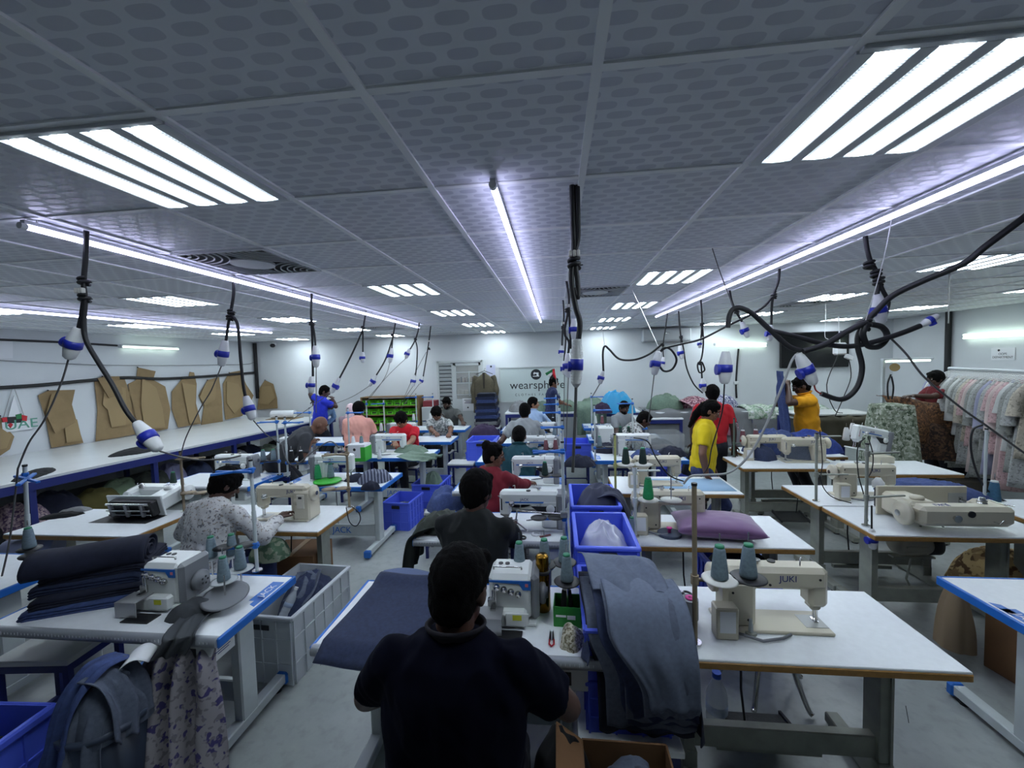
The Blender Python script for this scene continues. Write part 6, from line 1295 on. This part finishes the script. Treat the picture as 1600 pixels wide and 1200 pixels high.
t = thing('thread_snips', 'red and black thread snips on the foreground centre table', 'snips', AZ(862, 1000, TZ+.004)); q = M(); q.prism([(-.012, 0), (-.002, .0), (-.004, .05), (-.008, .07)], (0, 0, 0), (1, 0, 0), (0, 1, 0), .004); q.prism([(.012, 0), (.002, .0), (.004, .05), (.008, .07)], (0, 0, 0), (1, 0, 0), (0, 1, 0), .004); q.build('blade', DARK, t); q = M(); q.tube([(-.01, 0, .002), (-.011, -.03, .002), (0, -.045, .002), (.011, -.03, .002), (.01, 0, .002)], .004, 7); q.build('grip', mat('red_grip', s(170, 24, 40), .5), t)
heap('blue_cloth', 'blue denim bunched on the machine of the woman in dark red', 'cloth', AZ(795, 765, TZ+.02), .17, .1, .12, DENIMB, 45)
heap('blue_garment', 'blue denim garment on the stool left of the woman in dark red', 'garment', (-1.25, 4.35, .5), .2, .25, .22, DENIMB, 46); put_stool(-1.25, 4.35, .5, .1, 'stool left of the woman in dark red, piled with blue denim')
for k, (x, y, z, l) in enumerate(((-1.6, 9.0, 0, 'blue plastic crate under the stack of folded jeans'), (-1.45, 7.55, 0, 'blue plastic crate under the white stool near the back door'), (-1.25, 6.75, .45, 'blue plastic crate by the dark sleeve of the grey T-shirt'), (.3, 7.0, .35, 'blue plastic crate behind the middle cable'))):
    o = CB.put((x, y, z), 0, l, GB); o.scale = (1.25, .9, 1.5 if z == 0 else 1.2)
    if z: put_stool(x, y, z, 0, 'stool carrying the '+l.replace('plastic ', ''))
heap('plum_garments', 'plum garments piled near the blue crate by the back door', 'garment', AY(757, 678, 7.5)-V((0, 0, .08)), .32, .25, .25, PLUMF, 50); tag(M().box(AY(757, 678, 7.5)-V((0, -.0, .11)), (.6, .5, .06), bev=.01).build('work_board', STW), 'white board under the plum garments', 'board'); 
for sx in (-1, 1):
    for sy in (-1, 1): pass
heap('sage_garments', 'sage green garments in front of the plum pile', 'garment', AY(757, 690, 7.1)-V((0, 0, .06)), .3, .2, .14, GREENF, 51)
sx0 = AY(762, 655, 9.0)
for k in range(11):
    fold('folded_jeans', 'folded jeans in the tall stack left of the wall sign', 'jeans', (sx0.x, 9.0, .68+.068*k-.0), .52-.012*k+.02*((k*3) % 2), .4, .064, (PLUMF, NAVYF, DENIMD, GREYF, DENIMB)[(k*3) % 5] if k < 5 else (DENIMD, NAVYF, DENIMB)[k % 3], .06*(-1)**k, k, 'stack of folded jeans')
t = thing('crate_bench', 'low bench carrying the tall stack of folded jeans', 'bench', (sx0.x, 9.0, 0)); M().box((0, 0, .66), (.6, .46, .03), bev=.004).build('top', STW, t)
for sx in (-1, 1):
    for sy in (-1, 1): M().box((sx*.27, sy*.2, .32), (.04, .04, .64)).build('leg', NAVYST, t)
def bench(label, x0, x1, y, d, z):
    t = thing('work_bench', label, 'bench', ((x0+x1)/2, y, 0)); M().box((0, 0, z-.015), (x1-x0, d, .03), bev=.004).build('top', WHITE, t); M().box((0, -d/2+.03, z-.07), (x1-x0-.04, .04, .07)).build('rail', NAVYST, t)
    for sx in (-1, 1):
        for sy in (-1, 1): M().box((sx*((x1-x0)/2-.04), sy*(d/2-.04), z/2-.02), (.05, .05, z-.04)).build('leg', NAVYST, t)
    return t
bench('white bench with navy legs below the wall sign', -1.15, 1.75, 9.2, .7, .98)
for k, (x, w, h, m, l) in enumerate(((-.85, .26, .22, GREYF, 'grey cloth pile left on the bench below the sign'), (-.35, .28, .2, GREENF, 'sage cloth pile in the middle of the bench below the sign'), (.2, .25, .22, GREENF, 'sage cloth pile behind the person in dark blue'), (.75, .3, .28, GREENF, 'tall sage cloth pile on the bench right of the middle cable'), (1.3, .3, .2, mat('mauve_grey_cloth', s(150, 142, 152), .9), 'mauve grey cloth pile on the right end of the bench'))): heap('cloth_pile', l, 'cloth', (x, 9.2, .98), w, .26, h, m, 60+k)
drape('sage_drape', 'sage green cloth hanging from the bench right of the middle cable', 'cloth', [V((.75, 9.0, 1.2)), V((.72, 8.82, 1.05)), V((.72, 8.78, .8)), V((.72, 8.76, .5))], (.62, 0, 0), GREENF, .03, 3, .006, 3)
bench('white bench with navy legs under the cyan bag', 1.35, 2.45, 8.6, .6, .9)
heap('cyan_bag', 'bright cyan blue plastic bag on the bench by the back wall', 'bag', AY(962, 637, 8.5)-V((0, 0, .1)), .36, .24, .46, mat('cyan_bag_plastic', s(40, 150, 200), .35), 71, rough=1.3)
heap('dark_garments', 'dark plum garments left of the cyan bag', 'garment', AY(940, 637, 8.4)-V((0, 0, .1)), .2, .2, .2, PLUMF, 72)
# crate tower between the middle and right rows
def tower(y, label_b, label_1, label_2, x=.28, z=.335, low=False):
    if low:
        bench(label_b, .06, .5, 2.0, .6, z); k = .765
        o1 = CB.put((x, y, z), 0, label_1, GB); o2 = CB.put((x, y, z+.315*k), 0, label_2, GB); o1.scale = o2.scale = (1, 1, k); return o2
    put_stool(x, y, z, 0, label_b); o1 = CB.put((x, y, z), 0, label_1, GB); o2 = CB.put((x, y, z+.315), 0, label_2, GB); return o2
c3 = tower(2.05, 'white bench under the front crate tower', 'lower blue crate behind the hanging denim pieces', 'upper blue crate draped with denim pieces', .285, .42, True)
c2 = tower(2.72, 'stool under the middle crate tower', 'lower blue crate of the middle tower', 'upper blue crate holding the clear plastic bag')
c1 = tower(3.42, 'stool under the rear crate tower', 'lower blue crate of the rear tower', 'upper blue crate with dark garment over its rim')
heap('plastic_bag', 'crumpled clear plastic bag in the middle blue crate', 'plastic bag', c2.location+V((0, 0, .1)), .17, .27, .22, mat('milky_plastic_film', s(206, 208, 220), .25, alpha=.62, spec=.8), 81, rough=1.25)
heap('dark_garment', 'dark blue-grey garment bunched in the rear blue crate', 'garment', c1.location+V((.05, -.02, .16)), .2, .2, .22, mat('slate_garment', s(62, 66, 84), .85), 82, rough=1.4)
drape('dark_sleeve', 'dark garment leg hanging off the right of the rear blue crate', 'garment', [c1.location+V((.02, -.05, .33)), c1.location+V((.14, -.08, .36)), c1.location+V((.22, -.1, .3)), c1.location+V((.27, -.12, .16))], (0, .2, 0), MATS['slate_garment'], .02, 4, .006, 1.6)
heap('denim_fill', 'blue-grey denim heaped in the front blue crate', 'fabric pile', c3.location+V((0, .02, .12)), .17, .25, .25, DENIM, 83)
HP = 'denim cut pieces hanging from the front crate'
PD = mat('pale_denim', s(97, 106, 124), .9, noise_s=60, noise_a=.1)
cx0 = AY(996, 1000, 1.75).x; hw = 178*1.75/642
for k in range(9):
    m = (NAVYF, DENIMD, DENIM, DENIMD, DENIM, DENIMD, DENIM, DENIM, PD)[k]; o = .012*k; zb = .45+.024*k; cx = cx0
    sm = lambda x: max(0, min(1, x))**2*(3-2*max(0, min(1, x)))
    le = lambda u, k=k: -.5+.030*k+.05*math.sin(k*2.3)+(.08+.03*k)*sm((u-.5)/.28)+.06*sm((u-.86)/.1)*(k % 2)
    pts = [V((cx-.01, 2.2-.035*k, .93+o*.5)), V((cx-.01, 1.98, .945+o*.8)), V((cx, 1.83-o*.6, .93+o*.8)), V((cx+.005, 1.755-o, .83+o*.3)), V((cx+.01, 1.74-o, .68)), V((cx+.015, 1.745-o, zb))]
    drape('denim_piece', ('innermost navy', 'second dark', 'third blue-grey', 'fourth dark', 'fifth blue-grey', 'sixth dark', 'seventh blue-grey', 'eighth blue-grey', 'outermost pale')[k]+' denim piece hanging over the front crate', 'fabric piece', pts, (hw-.05, 0, .0), m, .003+.0015*(k % 3), k*1.7, .005, .8+.4*(k % 3), 26, group=HP, ragged=.03, le=le)
drape('navy_side_piece', 'navy denim piece hanging at the right side of the front crate', 'fabric piece', [V((cx0+.08, 2.06, .95)), V((cx0+.16, 1.98, .91)), V((cx0+.205, 1.86, .82)), V((cx0+.215, 1.80, .66)), V((cx0+.215, 1.79, .48))], (.05, -.24, 0), NAVYF, .02, 2, .005, 2)
drape('navy_left_piece', 'dark navy denim piece hanging at the left side of the front crate', 'fabric piece', [V((cx0-.1, 2.1, .95)), V((cx0-.17, 2.0, .91)), V((cx0-.2, 1.86, .84)), V((cx0-.21, 1.80, .78))], (-.05, -.2, 0), DENIMD, .02, 5, .005, 2)
drape('top_denim', 'wrinkled pale denim piece lying over the top of the front crate', 'fabric piece', [V((cx0-.05, 2.26, 1.0)), V((cx0-.03, 2.14, 1.045)), V((cx0-.02, 2.03, 1.05)), V((cx0-.01, 1.93, 1.03)), V((cx0, 1.86, 1.01))], (.35, -.04, 0), PD, .012, 9, .005, 2.6, ragged=.05)
# ---- right foreground
t = thing('scissors', 'black-handled scissors on the right foreground table', 'scissors', AZ(1060, 922, TZ+.005), .4); q = M()
for sx in (-1, 1): q.tube([(sx*.02+.02*math.cos(a), -.05+.028*math.sin(a), 0) for a in [PI*2*i/12 for i in range(13)]], .006, 6)
q.build('handle', DARK, t); q = M(); q.prism([(-.012, -.03), (-.002, -.03), (.004, .1)], (0, 0, 0), (1, 0, 0), (0, 1, 0), .003); q.prism([(.012, -.03), (.002, -.03), (-.004, .1)], (0, 0, .003), (1, 0, 0), (0, 1, 0), .003); q.build('blade', CHROME, t)
t = thing('cone_holder', 'dark disc with a small pink-topped bobbin behind the tall steel pole', 'holder', AZ(1078, 965, TZ)); M().cyl((0, 0, 0), (0, 0, .1), .04, n=20).build('bobbin', MGREY, t); M().lathe([(.008, .1), (.022, .1), (.022, .106), (.008, .106)], n=18).build('pink_ring', mat('hot_pink_plastic', s(220, 60, 150), .4), t)
tag(M().cyl((0, 0, 0), (0, 0, .012), .026, n=16).build('steel_peg', STEEL, None, AZ(1173, 990, TZ)), 'small steel peg plate on the right foreground table', 'peg')
M().cyl((0, 0, .012), (0, 0, .07), .011, .007, 14).build('peg_post', LWHITE, bpy.data.objects['steel_peg'])
bt = bottle(.36, .055, mat('blue_cap', s(40, 90, 200), .4)); bt.location = AZ(1120, 1143, .02).to_tuple(); bt.location.z = 0; bt['label'] = 'clear water bottle with blue cap on the floor under the right foreground table'
t = thing('swivel_stool_base', 'chrome five-footed stool base behind the right foreground table', 'stool', (1.25, 2.62, 0)); q = M()
q.tube([(.17*math.cos(a), .17*math.sin(a), .24) for a in [PI*2*i/24 for i in range(25)]], .011, 8); q.build('foot_ring', CHROME, t)
for k in range(5):
    a = PI*2*k/5+.3; M().tube(catmull([(.03*math.cos(a), .03*math.sin(a), .34), (.15*math.cos(a), .15*math.sin(a), .24), (.24*math.cos(a), .24*math.sin(a), .05), (.27*math.cos(a), .27*math.sin(a), .02)], 5), .014, 9).build('leg', CHROME, t)
M().cyl((0, 0, .3), (0, 0, .5), .02, n=14).build('column', CHROME, t); M().lathe([(0, .5), (.16, .5), (.17, .52), (.16, .55), (0, .56)], n=26).build('seat', DARK, t)
CU_ = mat('purple_satin', s(120, 84, 128), .5, sheen=.4)
q = M()
def cush(sgn):
    def fn(u, v):
        x, y = 2*u-1, 2*v-1; k = (max(0, (1-abs(x)**2.4))*max(0, (1-abs(y)**2.4)))**.42; return (x*.29*(1-.05*(1-abs(y))), y*.19*(1-.05*(1-abs(x))), .075+sgn*(.072*k+.004*nz((u*7, v*7, 0), 1, 3)*k))
    return fn
q.sheet(cush(1), 36, 28, .002); q.sheet(lambda u, v: cush(-1)(1-u, v), 36, 28, .002); o = q.build('cushion', CU_, None, AZ(1122, 838, TZ)+V((0, .04, .0)), -.12); tag(o, 'purple satin cushion lying on the second right table', 'cushion')
tag(M().cyl((0, 0, 0), (0, 0, .02), .085, n=32).build('round_pad', mat('slate_pad', s(62, 72, 92), .7), None, AZ(1046, 836, TZ)), 'dark slate round pad with a pink-topped peg before the purple cushion', 'pad')
M().lathe([(0, .02), (.012, .02), (.012, .05), (.02, .052), (.02, .058), (0, .058)], n=14).build('pink_peg', MATS['hot_pink_plastic'], bpy.data.objects['round_pad'])
tag(M().sheet(lambda u, v: (.72*(u-.5), .42*(v-.5), 0.), 2, 2, .002).build('pale_blue_sheet', mat('pale_blue_sheet', s(150, 184, 214), .6), None, (1.35, 4.33, TZ+.004)), 'pale blue sheet covering the table beside the woman in yellow', 'sheet')
for k, (u, v, m, l) in enumerate(((905, 727, NAVYF, 'dark garment pile at the left end of the blue-edged table'), (1010, 716, DENIMB, 'blue denim pieces in the middle of the blue-edged table'), (1048, 712, NAVYF, 'navy garment at the right end of the blue-edged table'), (950, 706, NAVYF, 'navy garment pile by the left stand'))): heap('garment_pile', l, 'garment', AZ(u, v, TZ), .2, .14, .12, m, 90+k)
heap('navy_trousers', 'navy trousers hanging under the table end beside the woman in yellow', 'garment', AZ(1088, 740, .4), .2, .2, .35, NAVYF, 96)
floorcrate(1060, 765, .36, 'blue plastic crate on the floor left of the woman in yellow', sc=(1.2, .9, 1.1))
carton(V((1.3, 7.75, 0)), (.4, .35, .5), 0, 'plain cardboard box behind the printed shirt table')
t = thing('clear_bin', 'clear plastic bin with navy fabric behind the printed shirt', 'bin', AY(1025, 702, 6.2)); q = M()
for sx in (-1, 1): q.box((sx*.34, 0, .13), (.006, .44, .26))
for sy in (-1, 1): q.box((0, sy*.22, .13), (.68, .006, .26))
q.box((0, 0, .003), (.68, .44, .006)); q.build('tub', mat('clear_bin_plastic', s(180, 186, 186), .2, alpha=.35), t); heap('navy_lining', 'navy fabric in the clear plastic bin', 'fabric', AY(1025, 702, 6.2)+V((0, 0, .01)), .28, .18, .14, NAVYF, 97)
# ---- back right
bench('long bench under the grey draped cloth by the back wall', 1.85, 3.9, 8.9, .9, 1.0)
GD = mat('grey_sheet_cloth', s(116, 118, 120), .9, noise_s=10, noise_a=.06)
drape('grey_drape', 'large grey cloth draped over the bench by the back wall', 'cloth', [V((2.87, 9.3, 1.02)), V((2.87, 8.9, 1.03)), V((2.87, 8.46, 1.02)), V((2.87, 8.4, .8)), V((2.87, 8.34, .32))], (2.2, 0, 0), GD, .025, 2, .006, 4, 40)
heap('sage_pile', 'sage green cloth piled on the grey draped bench', 'cloth', (2.25, 8.85, 1.03), .36, .26, .3, GREENF, 101)
PF = printmat('pink_floral_print', s(150, 100, 112), [s(190, 160, 164), s(96, 52, 70)], 22, .52)
drape('pink_floral_cloth', 'pink floral cloth sliding off the grey draped bench', 'cloth', [V((2.7, 9.0, 1.2)), V((2.85, 8.7, 1.18)), V((3.0, 8.4, 1.05)), V((3.12, 8.33, .8)), V((3.15, 8.3, .55))], (.7, .1, 0), PF, .04, 4, .006, 3); heap('pink_floral_pile', 'pink floral cloth piled on the grey draped bench', 'cloth', (2.85, 8.95, 1.03), .36, .24, .22, PF, 102)
heap('blue_print_pile', 'small blue and white printed pile behind the woman in yellow', 'cloth', (3.45, 9.0, 1.03), .3, .22, .24, printmat('blue_white_print', s(120, 124, 150), [s(70, 74, 110), s(190, 190, 200)], 24, .5), 103)
bench('bench with white and green printed cloth by the back wall', 3.75, 5.3, 8.8, .8, 1.0)
WG = printmat('white_green_print', s(190, 196, 186), [s(110, 140, 110), s(150, 170, 150)], 18, .52)
drape('white_green_cloth', 'white cloth with green leaves spread over the bench by the back wall', 'cloth', [V((4.45, 9.15, 1.02)), V((4.45, 8.8, 1.08)), V((4.45, 8.42, 1.03)), V((4.45, 8.38, .85))], (1.5, 0, 0), WG, .03, 2, .01, 5, 30); drape('grey_front_cloth', 'grey cloth below the white and green printed cloth', 'cloth', [V((4.4, 8.36, .86)), V((4.4, 8.34, .5)), V((4.4, 8.33, .25))], (1.3, 0, 0), GD, .02, 3, .006, 4)
# jeans held up
drape('jeans', 'pair of blue jeans held up by the orange-yellow polo worker', 'jeans', [J0+V((-.02, 0, .22)), J0+V((.0, 0, .1)), J0+V((.02, .02, -.1)), J0+V((.06, .03, -.42)), J0+V((.1, .03, -.66))], (.06, .26, 0), DENIMB, .03, 2, .02, 1.5, 18); 
for k, (u, v, w, h, m, l) in enumerate(((1205, 690, .5, .3, DENIMB, 'blue denim pile left of the orange-yellow polo'), (1255, 695, .55, .28, mat('royal_blue_denim', s(40, 60, 128), .9, noise_s=30, noise_a=.2), 'royal blue denim pile before the orange-yellow polo'), (1225, 700, .3, .22, DENIM, 'grey-blue denim scraps behind the low cream machine'), (1165, 708, .22, .16, DENIMD, 'dark denim scraps at the corner of the reflecting table'))):
    p = AY(u, v, 5.9); heap('denim_pile', l, 'fabric pile', (p.x, 5.85 if k < 2 else 5.5, TZ), w*.8, .2, h, m, 110+k)
tab(PJ, 2.35, 3.75, 5.62, .5, PI, 'white table under the blue denim piles before the orange-yellow polo', G1)
bench('bench covered by olive cloth in front of the television wall', 4.15, 5.35, 7.9, .8, .98)
drape('olive_cover', 'olive brown cloth hanging from the bench below the television', 'cloth', [V((4.75, 8.2, 1.0)), V((4.75, 7.9, 1.0)), V((4.75, 7.47, 1.0)), V((4.75, 7.43, .8)), V((4.75, 7.4, .5))], (1.25, 0, 0), mat('olive_brown_cloth', s(70, 66, 52), .9), .02, 4, .006, 4)
tag(M().box((4.75, 7.85, 1.035), (1.2, .7, .03), bev=.004).build('white_board', STW), 'white board lying on the olive covered bench', 'board')
FG = printmat('green_grey_floral', s(112, 122, 104), [s(62, 78, 58), s(176, 180, 168), s(140, 150, 132)], 16, .54)
fc = AY(1392, 660, 6.6)
t = thing('covered_trolley', 'clothes trolley hidden under green floral cloth beside the brown cloth', 'trolley', (fc.x, 6.6, 0)); M().box((0, 0, .65), (.3, .3, 1.2), bev=.05).build('trolley_body', GREYF, t)
q = M()
def fcf(u, v):
    a = 2*PI*u; k = v; sx = .2+.1*k; 
    cxx, cyy = math.cos(a), math.sin(a); m_ = max(abs(cxx), abs(cyy))**.6; r = sx/m_*(1+.05*k*math.sin(9*a)+.04*k*math.sin(5*a+1)); return (r*cxx if k > .0 else 0, r*cyy, 1.3-.93*max(0, (k-.08)/.92)) if k > .0 else (.2*cxx, .2*cyy, 1.3)
q.sheet(fcf, 60, 20, .006); q.ell((0, 0, 1.26), (.235, .235, .07), nu=30, nv=8); q.build('floral_cover', FG, t)
BR = printmat('brown_gold_print', s(92, 62, 40), [s(60, 40, 28), s(128, 90, 58)], 26, .54)
p0, p1, p2 = AY(1401, 618, 6.7), AY(1440, 628, 6.7), AY(1480, 645, 6.7)
drape('brown_cloth', 'brown printed cloth held out by the maroon worker', 'cloth', [p1+V((-.02, .25, .02)), p1+V((0, .1, -.02)), p1+V((.05, -.02, -.3)), p1+V((.08, -.06, -.62))], (.85, .0, -.14), BR, .05, 3, .006, 1.2, 26)
drape('brown_cloth_fold', 'lower fold of brown cloth over the navy table by the rack', 'cloth', [p1+V((.1, .3, -.3)), p1+V((.1, .0, -.36)), p1+V((.12, -.1, -.6)), p1+V((.12, -.12, -.85))], (.8, 0, -.05), printmat('dark_brown_print', s(62, 44, 34), [s(40, 30, 26), s(96, 70, 52)], 22, .52), .04, 5, .006, 2)
nt_ = AZ(1440, 740, 0); t = thing('ironing_table', 'navy covered table with white edge and slanted leg behind the rack', 'table', (nt_.x+.2, 7.0, 0)); M().box((0, 0, .62), (1.1, .5, .05), bev=.01).build('top', NAVYF, t); M().box((0, -.25, .585), (1.1, .02, .03)).build('white_edge', LWHITE, t); q = M(); q.tube([(-.3, -.2, .02), (0, -.2, .6)], .02, 8); q.build('leg', LWHITE, t); q = M(); q.tube([(.4, -.2, .02), (.1, -.2, .6)], .02, 8); q.build('leg', LWHITE, t); M().box((0, .1, .3), (1.0, .02, .55)).build('navy_skirt', NAVYF, t)
tag(M().box((nt_.x-.15, 6.7, .08), (.5, .3, .16), bev=.01).build('wooden_block', mat('grey_wood', s(84, 78, 68), .8)), 'low grey wooden block on the floor left of the rack', 'block')
# ---- clothes rack
ra, rb = V((6.30, 7.35, 1.79)), V((5.55, 5.2, 1.79)); rd = (rb-ra).normalized(); rp = V((rd.y, -rd.x, 0)); rp = rp if rp.x < 0 else -rp     # rp points left, towards the camera
t = thing('clothes_rack', 'long wheeled clothes rack with a white padded rail on the right', 'clothes rack', ra*1)
rl = (rb-ra); M().tube([(0, 0, 0), rl], .022, 12).build('rail', mat('padded_rail', s(186, 192, 194), .5), t)
for p in (V((0, 0, 0)), rl):
    M().tube([p, p+V((0, 0, -1.68))], .018, 10).build('upright', CHROME, t); q = M(); q.tube([p+V((0, 0, -1.68))-rp*.25, p+V((0, 0, -1.68))+rp*.25], .018, 10); q.build('base_bar', CHROME, t)
    for sx in (-1, 1): w_ = p+V((0, 0, -1.735))+rp*.24*sx; M().cyl(w_-rd*.02, w_+rd*.02, .05, n=18).build('castor', DARK, t)
gc = [('white', s(190, 192, 190)), ('pale grey', s(164, 166, 164)), ('cream', s(182, 174, 158)), ('pale lilac', s(146, 148, 172)), ('dusty pink', s(186, 156, 156)), ('grey floral', s(140, 142, 138)), ('pale rose', s(192, 176, 172))]
gm = {}
for n_, c_ in gc:
    gm[n_] = printmat('garment_'+n_.replace(' ', '_'), c_, [tuple(x*.62 for x in c_), tuple(min(1, x*1.15) for x in c_)], 34, .56) if n_ in ('grey floral', 'cream', 'dusty pink', 'pale grey') else mat('garment_'+n_.replace(' ', '_'), c_, .9, noise_s=20, noise_a=.06)
seq = ['pale lilac', 'white', 'pale lilac', 'cream', 'white', 'cream', 'pale grey', 'white', 'pale grey', 'grey floral', 'white', 'grey floral', 'pale grey', 'cream', 'dusty pink', 'pale rose', 'grey floral', 'pale grey', 'grey floral', 'pale lilac', 'pale grey', 'dusty pink', 'pale rose', 'dusty pink', 'white', 'grey floral', 'pale grey', 'cream']
N_ = len(seq)
for k, n_ in enumerate(seq):
    c = ra.lerp(rb, (k+.7)/(N_+.4)); t = thing('hanging_garment', '%s garment hanging on the wheeled rack%s' % (n_, ' at the near end' if k > N_-4 else ' at the far end' if k < 3 else ''), 'garment', c, 0, '%s garments on the rack%s' % (n_, ' near end' if k > N_-4 else ' far end' if k < 3 else ''))
    q = M(); q.tube([(0, 0, .024), (0, 0, -.03)], .003, 5); q.tube([rp*.2+V((0, 0, -.12)), V((0, 0, -.03)), rp*-.2+V((0, 0, -.12))], .006, 5); q.build('hanger', PWHITE, t)
    Lg = (.95, 1.25, .85, 1.3, .9, 1.1, 1.35)[(k*3) % 7]; sd = k*1.3
    def gf(u, v, Lg=Lg, sd=sd):
        a = 2*PI*u; w = .21+.09*v if v > .06 else .06+.15*v/.06; th_ = .028+.022*v; dx = w*math.cos(a); dd = th_*math.sin(a)*(1+.5*math.sin(4*a+sd)*v)
        z = -.1-Lg*v-.07*(abs(math.cos(a)) if v < .12 else 0)*(1-v/.12); return rp*dx+rd*(dd+.014*v*math.sin(3*math.cos(a)*3+sd))+V((0, 0, z+.02*nz((u*3, sd, 0), 1)*v))
    q = M(); q.sheet(gf, 30, 12, .004); q.build('cloth_body', gm[n_], t)
    for sx in (-1, 1):
        q = M(); p_ = [rp*(sx*.19)+V((0, 0, -.15)), rp*(sx*.27)+V((0, 0, -.26)), rp*(sx*.30)+V((0, 0, -.42)), rp*(sx*.31)+V((0, 0, -.5-.12*((k*5) % 3)))]
        q.tube([V(x) for x in catmull(p_, 3)], [.05, .05, .052, .055, .058, .06, .062, .064, .066, .068], 10); o = q.build('sleeve', gm[n_], t)
# right foreground corner
heap('gold_sack', 'gold patterned cloth sack on the floor behind the right corner table', 'sack', AZ(1560, 925, 0), .32, .3, .38, printmat('gold_brown_print', s(150, 122, 80), [s(96, 70, 40), s(186, 160, 110)], 14, .5), 130)
carton((2.95, 2.75, 0), (.34, .4, .42), .2, 'brown cardboard box with dark lid under the right corner table'); M().box((0, 0, .435), (.36, .42, .03), bev=.004).build('dark_lid', mat('slate_lid', s(52, 58, 62), .6), bpy.data.objects['cardboard_box.002'])
heap('tan_bag', 'tan cloth bag hanging beside the cardboard box on the right', 'bag', (2.6, 2.95, .1), .1, .1, .5, mat('tan_cloth', s(130, 112, 88), .9), 131)
heap('blue_cloth_scraps', 'blue denim pieces behind the tipped cream machine on the right', 'fabric pile', AZ(1450, 772, TZ), .42, .2, .12, DENIMB, 133, -.35)
t = thing('open_carton', 'open brown carton with denim at the bottom of the picture', 'box', (.24, 1.50, .2)); q = M(); w, d, h = .34, .3, .3
for sx in (-1, 1): q.box((sx*w/2, 0, h/2), (.008, d, h))
for sy in (-1, 1): q.box((0, sy*d/2, h/2), (w, .008, h))
q.box((0, 0, .005), (w, d, .01)); q.build('carton', CARDD, t); M().box((-w/2-.05, 0, h+.03), (.13, d, .006), R=Matrix.Rotation(.6, 3, 'Y')).build('flap', CARDD, t)
heap('denim_in_carton', 'grey-blue denim filling the open carton at the bottom', 'fabric pile', (.25, 1.50, .38), .15, .13, .14, DENIM, 135); tag(M().box((.24, 1.50, .1), (.4, .34, .2), bev=.006).build('foot_step', STW), 'low white step under the open carton', 'step')
heap('dark_lap_cloth', 'black cloth on the floor right of the navy shirt worker', 'cloth', (-.02, 1.62, .0), .16, .16, .62, BLACKF, 136)
for k in range(7):
    p = AZ(*((500, 1040), (640, 1060), (580, 1150), (720, 880), (560, 1100), (1500, 1100), (1420, 1130))[k], 0); pts = [p+V((.02*i*math.cos(k), .03*i, .002+.002*(i % 2))) for i in range(5)]; tag(M().tube(catmull(pts, 3), .0015, 4).build('loose_thread', BLACKF), 'loose dark thread lying on the bare grey floor', 'thread', 'loose threads on the floor')

# ---- last small things
o = CB.put((1.32, 3.22, 0), .05, 'blue plastic crate with navy garments under the purple cushion table', GB); o.scale = (1.2, .8, 1.75)
heap('navy_garments', 'navy garments heaped in the blue crate under the purple cushion table', 'garment', (1.32, 3.2, .42), .24, .18, .2, NAVYF, 140, rough=1.3)
def scissors(p, rz, label):
    t = thing('scissors', label, 'scissors', p, rz); q = M()
    for sx in (-1, 1): q.tube([(sx*.02+.02*math.cos(a), -.05+.028*math.sin(a), 0) for a in [PI*2*i/12 for i in range(13)]], .006, 6)
    q.build('handle', DARK, t); q = M(); q.prism([(-.012, -.03), (-.002, -.03), (.004, .1)], (0, 0, 0), (1, 0, 0), (0, 1, 0), .003); q.prism([(.012, -.03), (.002, -.03), (-.004, .1)], (0, 0, .003), (1, 0, 0), (0, 1, 0), .003); q.build('blade', CHROME, t)
scissors(AZ(811, 836, TZ+.006), .3, 'black-handled scissors in front of the dark control panel machine')
tag(M().lathe([(.02, 0), (.04, 0), (.04, .006), (.02, .006), (.02, 0)], n=24).build('tape_ring', PAPER, loc=AZ(838, 835, TZ)), 'small white ring of tape beside the black-handled scissors', 'tape')
tag(M().box((0, 0, .004), (.09, .02, .008), bev=.002, rz=.5).build('snips', mat('dark_red_snips', s(96, 36, 36), .5), loc=AZ(852, 838, TZ)), 'dark red snips lying by the white ring of tape', 'snips')
p = AZ(882, 846, TZ); a = p+V((0, 0, .2)); t = thing('fabric_guide', 'bent steel guide arm clamped to the tall white stand', 'guide', a); b = AY(808, 798, 3.0)-a; c = AY(806, 815, 2.98)-a
M().tube([(0, 0, 0), b*.96, b, c], .007, 8).build('arm', CHROME, t); q = M(); q.tube([AY(782, 803, 2.98)-a, c, AY(824, 829, 2.9)-a], .006, 8); q.build('crossbar', CHROME, t); M().box(c, (.03, .03, .03), bev=.004).build('clamp', CHROME, t); M().box((0, 0, 0), (.05, .05, .045), bev=.006).build('pole_clamp', MGREY, t)
cord('black lead looping down the steel pole beside the tipped cream machine', [(1352, 684), (1340, 700), (1341, 740), (1350, 775), (1356, 815)], 3.4, .004, RUBBER)
cord('black lead drooping from the flat tray pole to the tipped cream machine', [(1281, 672), (1285, 720), (1283, 752), (1298, 775), (1330, 786)], 3.75, .004, RUBBER)
cord('black lead looping behind the steel pole of the tipped cream machine', [(1356, 682), (1364, 710), (1362, 735), (1352, 752)], 3.42, .004, RUBBER)
cord('black lead curving in front of the clothes rack to the teal cone table', [(1535, 664), (1520, 672), (1517, 700), (1525, 735), (1542, 765), (1575, 785), (1610, 792)], 3.9, .008, RUBBER)
cord('black lead loop below the corner of the square motor box machine table', [(541, 793), (546, 815), (556, 822), (563, 812), (560, 800), (550, 792)], 3.0, .004, RUBBER)
cord('grey lead along the leaning stand at the left edge', [(28, 732, 2.2), (22, 790, 2.2), (14, 850, 2.2), (3, 900, 2.2)], 2.2, .005, GREYCORD)
cord('black lead hanging in front of the woman in yellow', [(1132, 598, 2.5), (1128, 645, 2.6), (1112, 700, 2.9), (1107, 728, 3.0), (1095, 745, 3.0)], 2.6, .004, RUBBER)
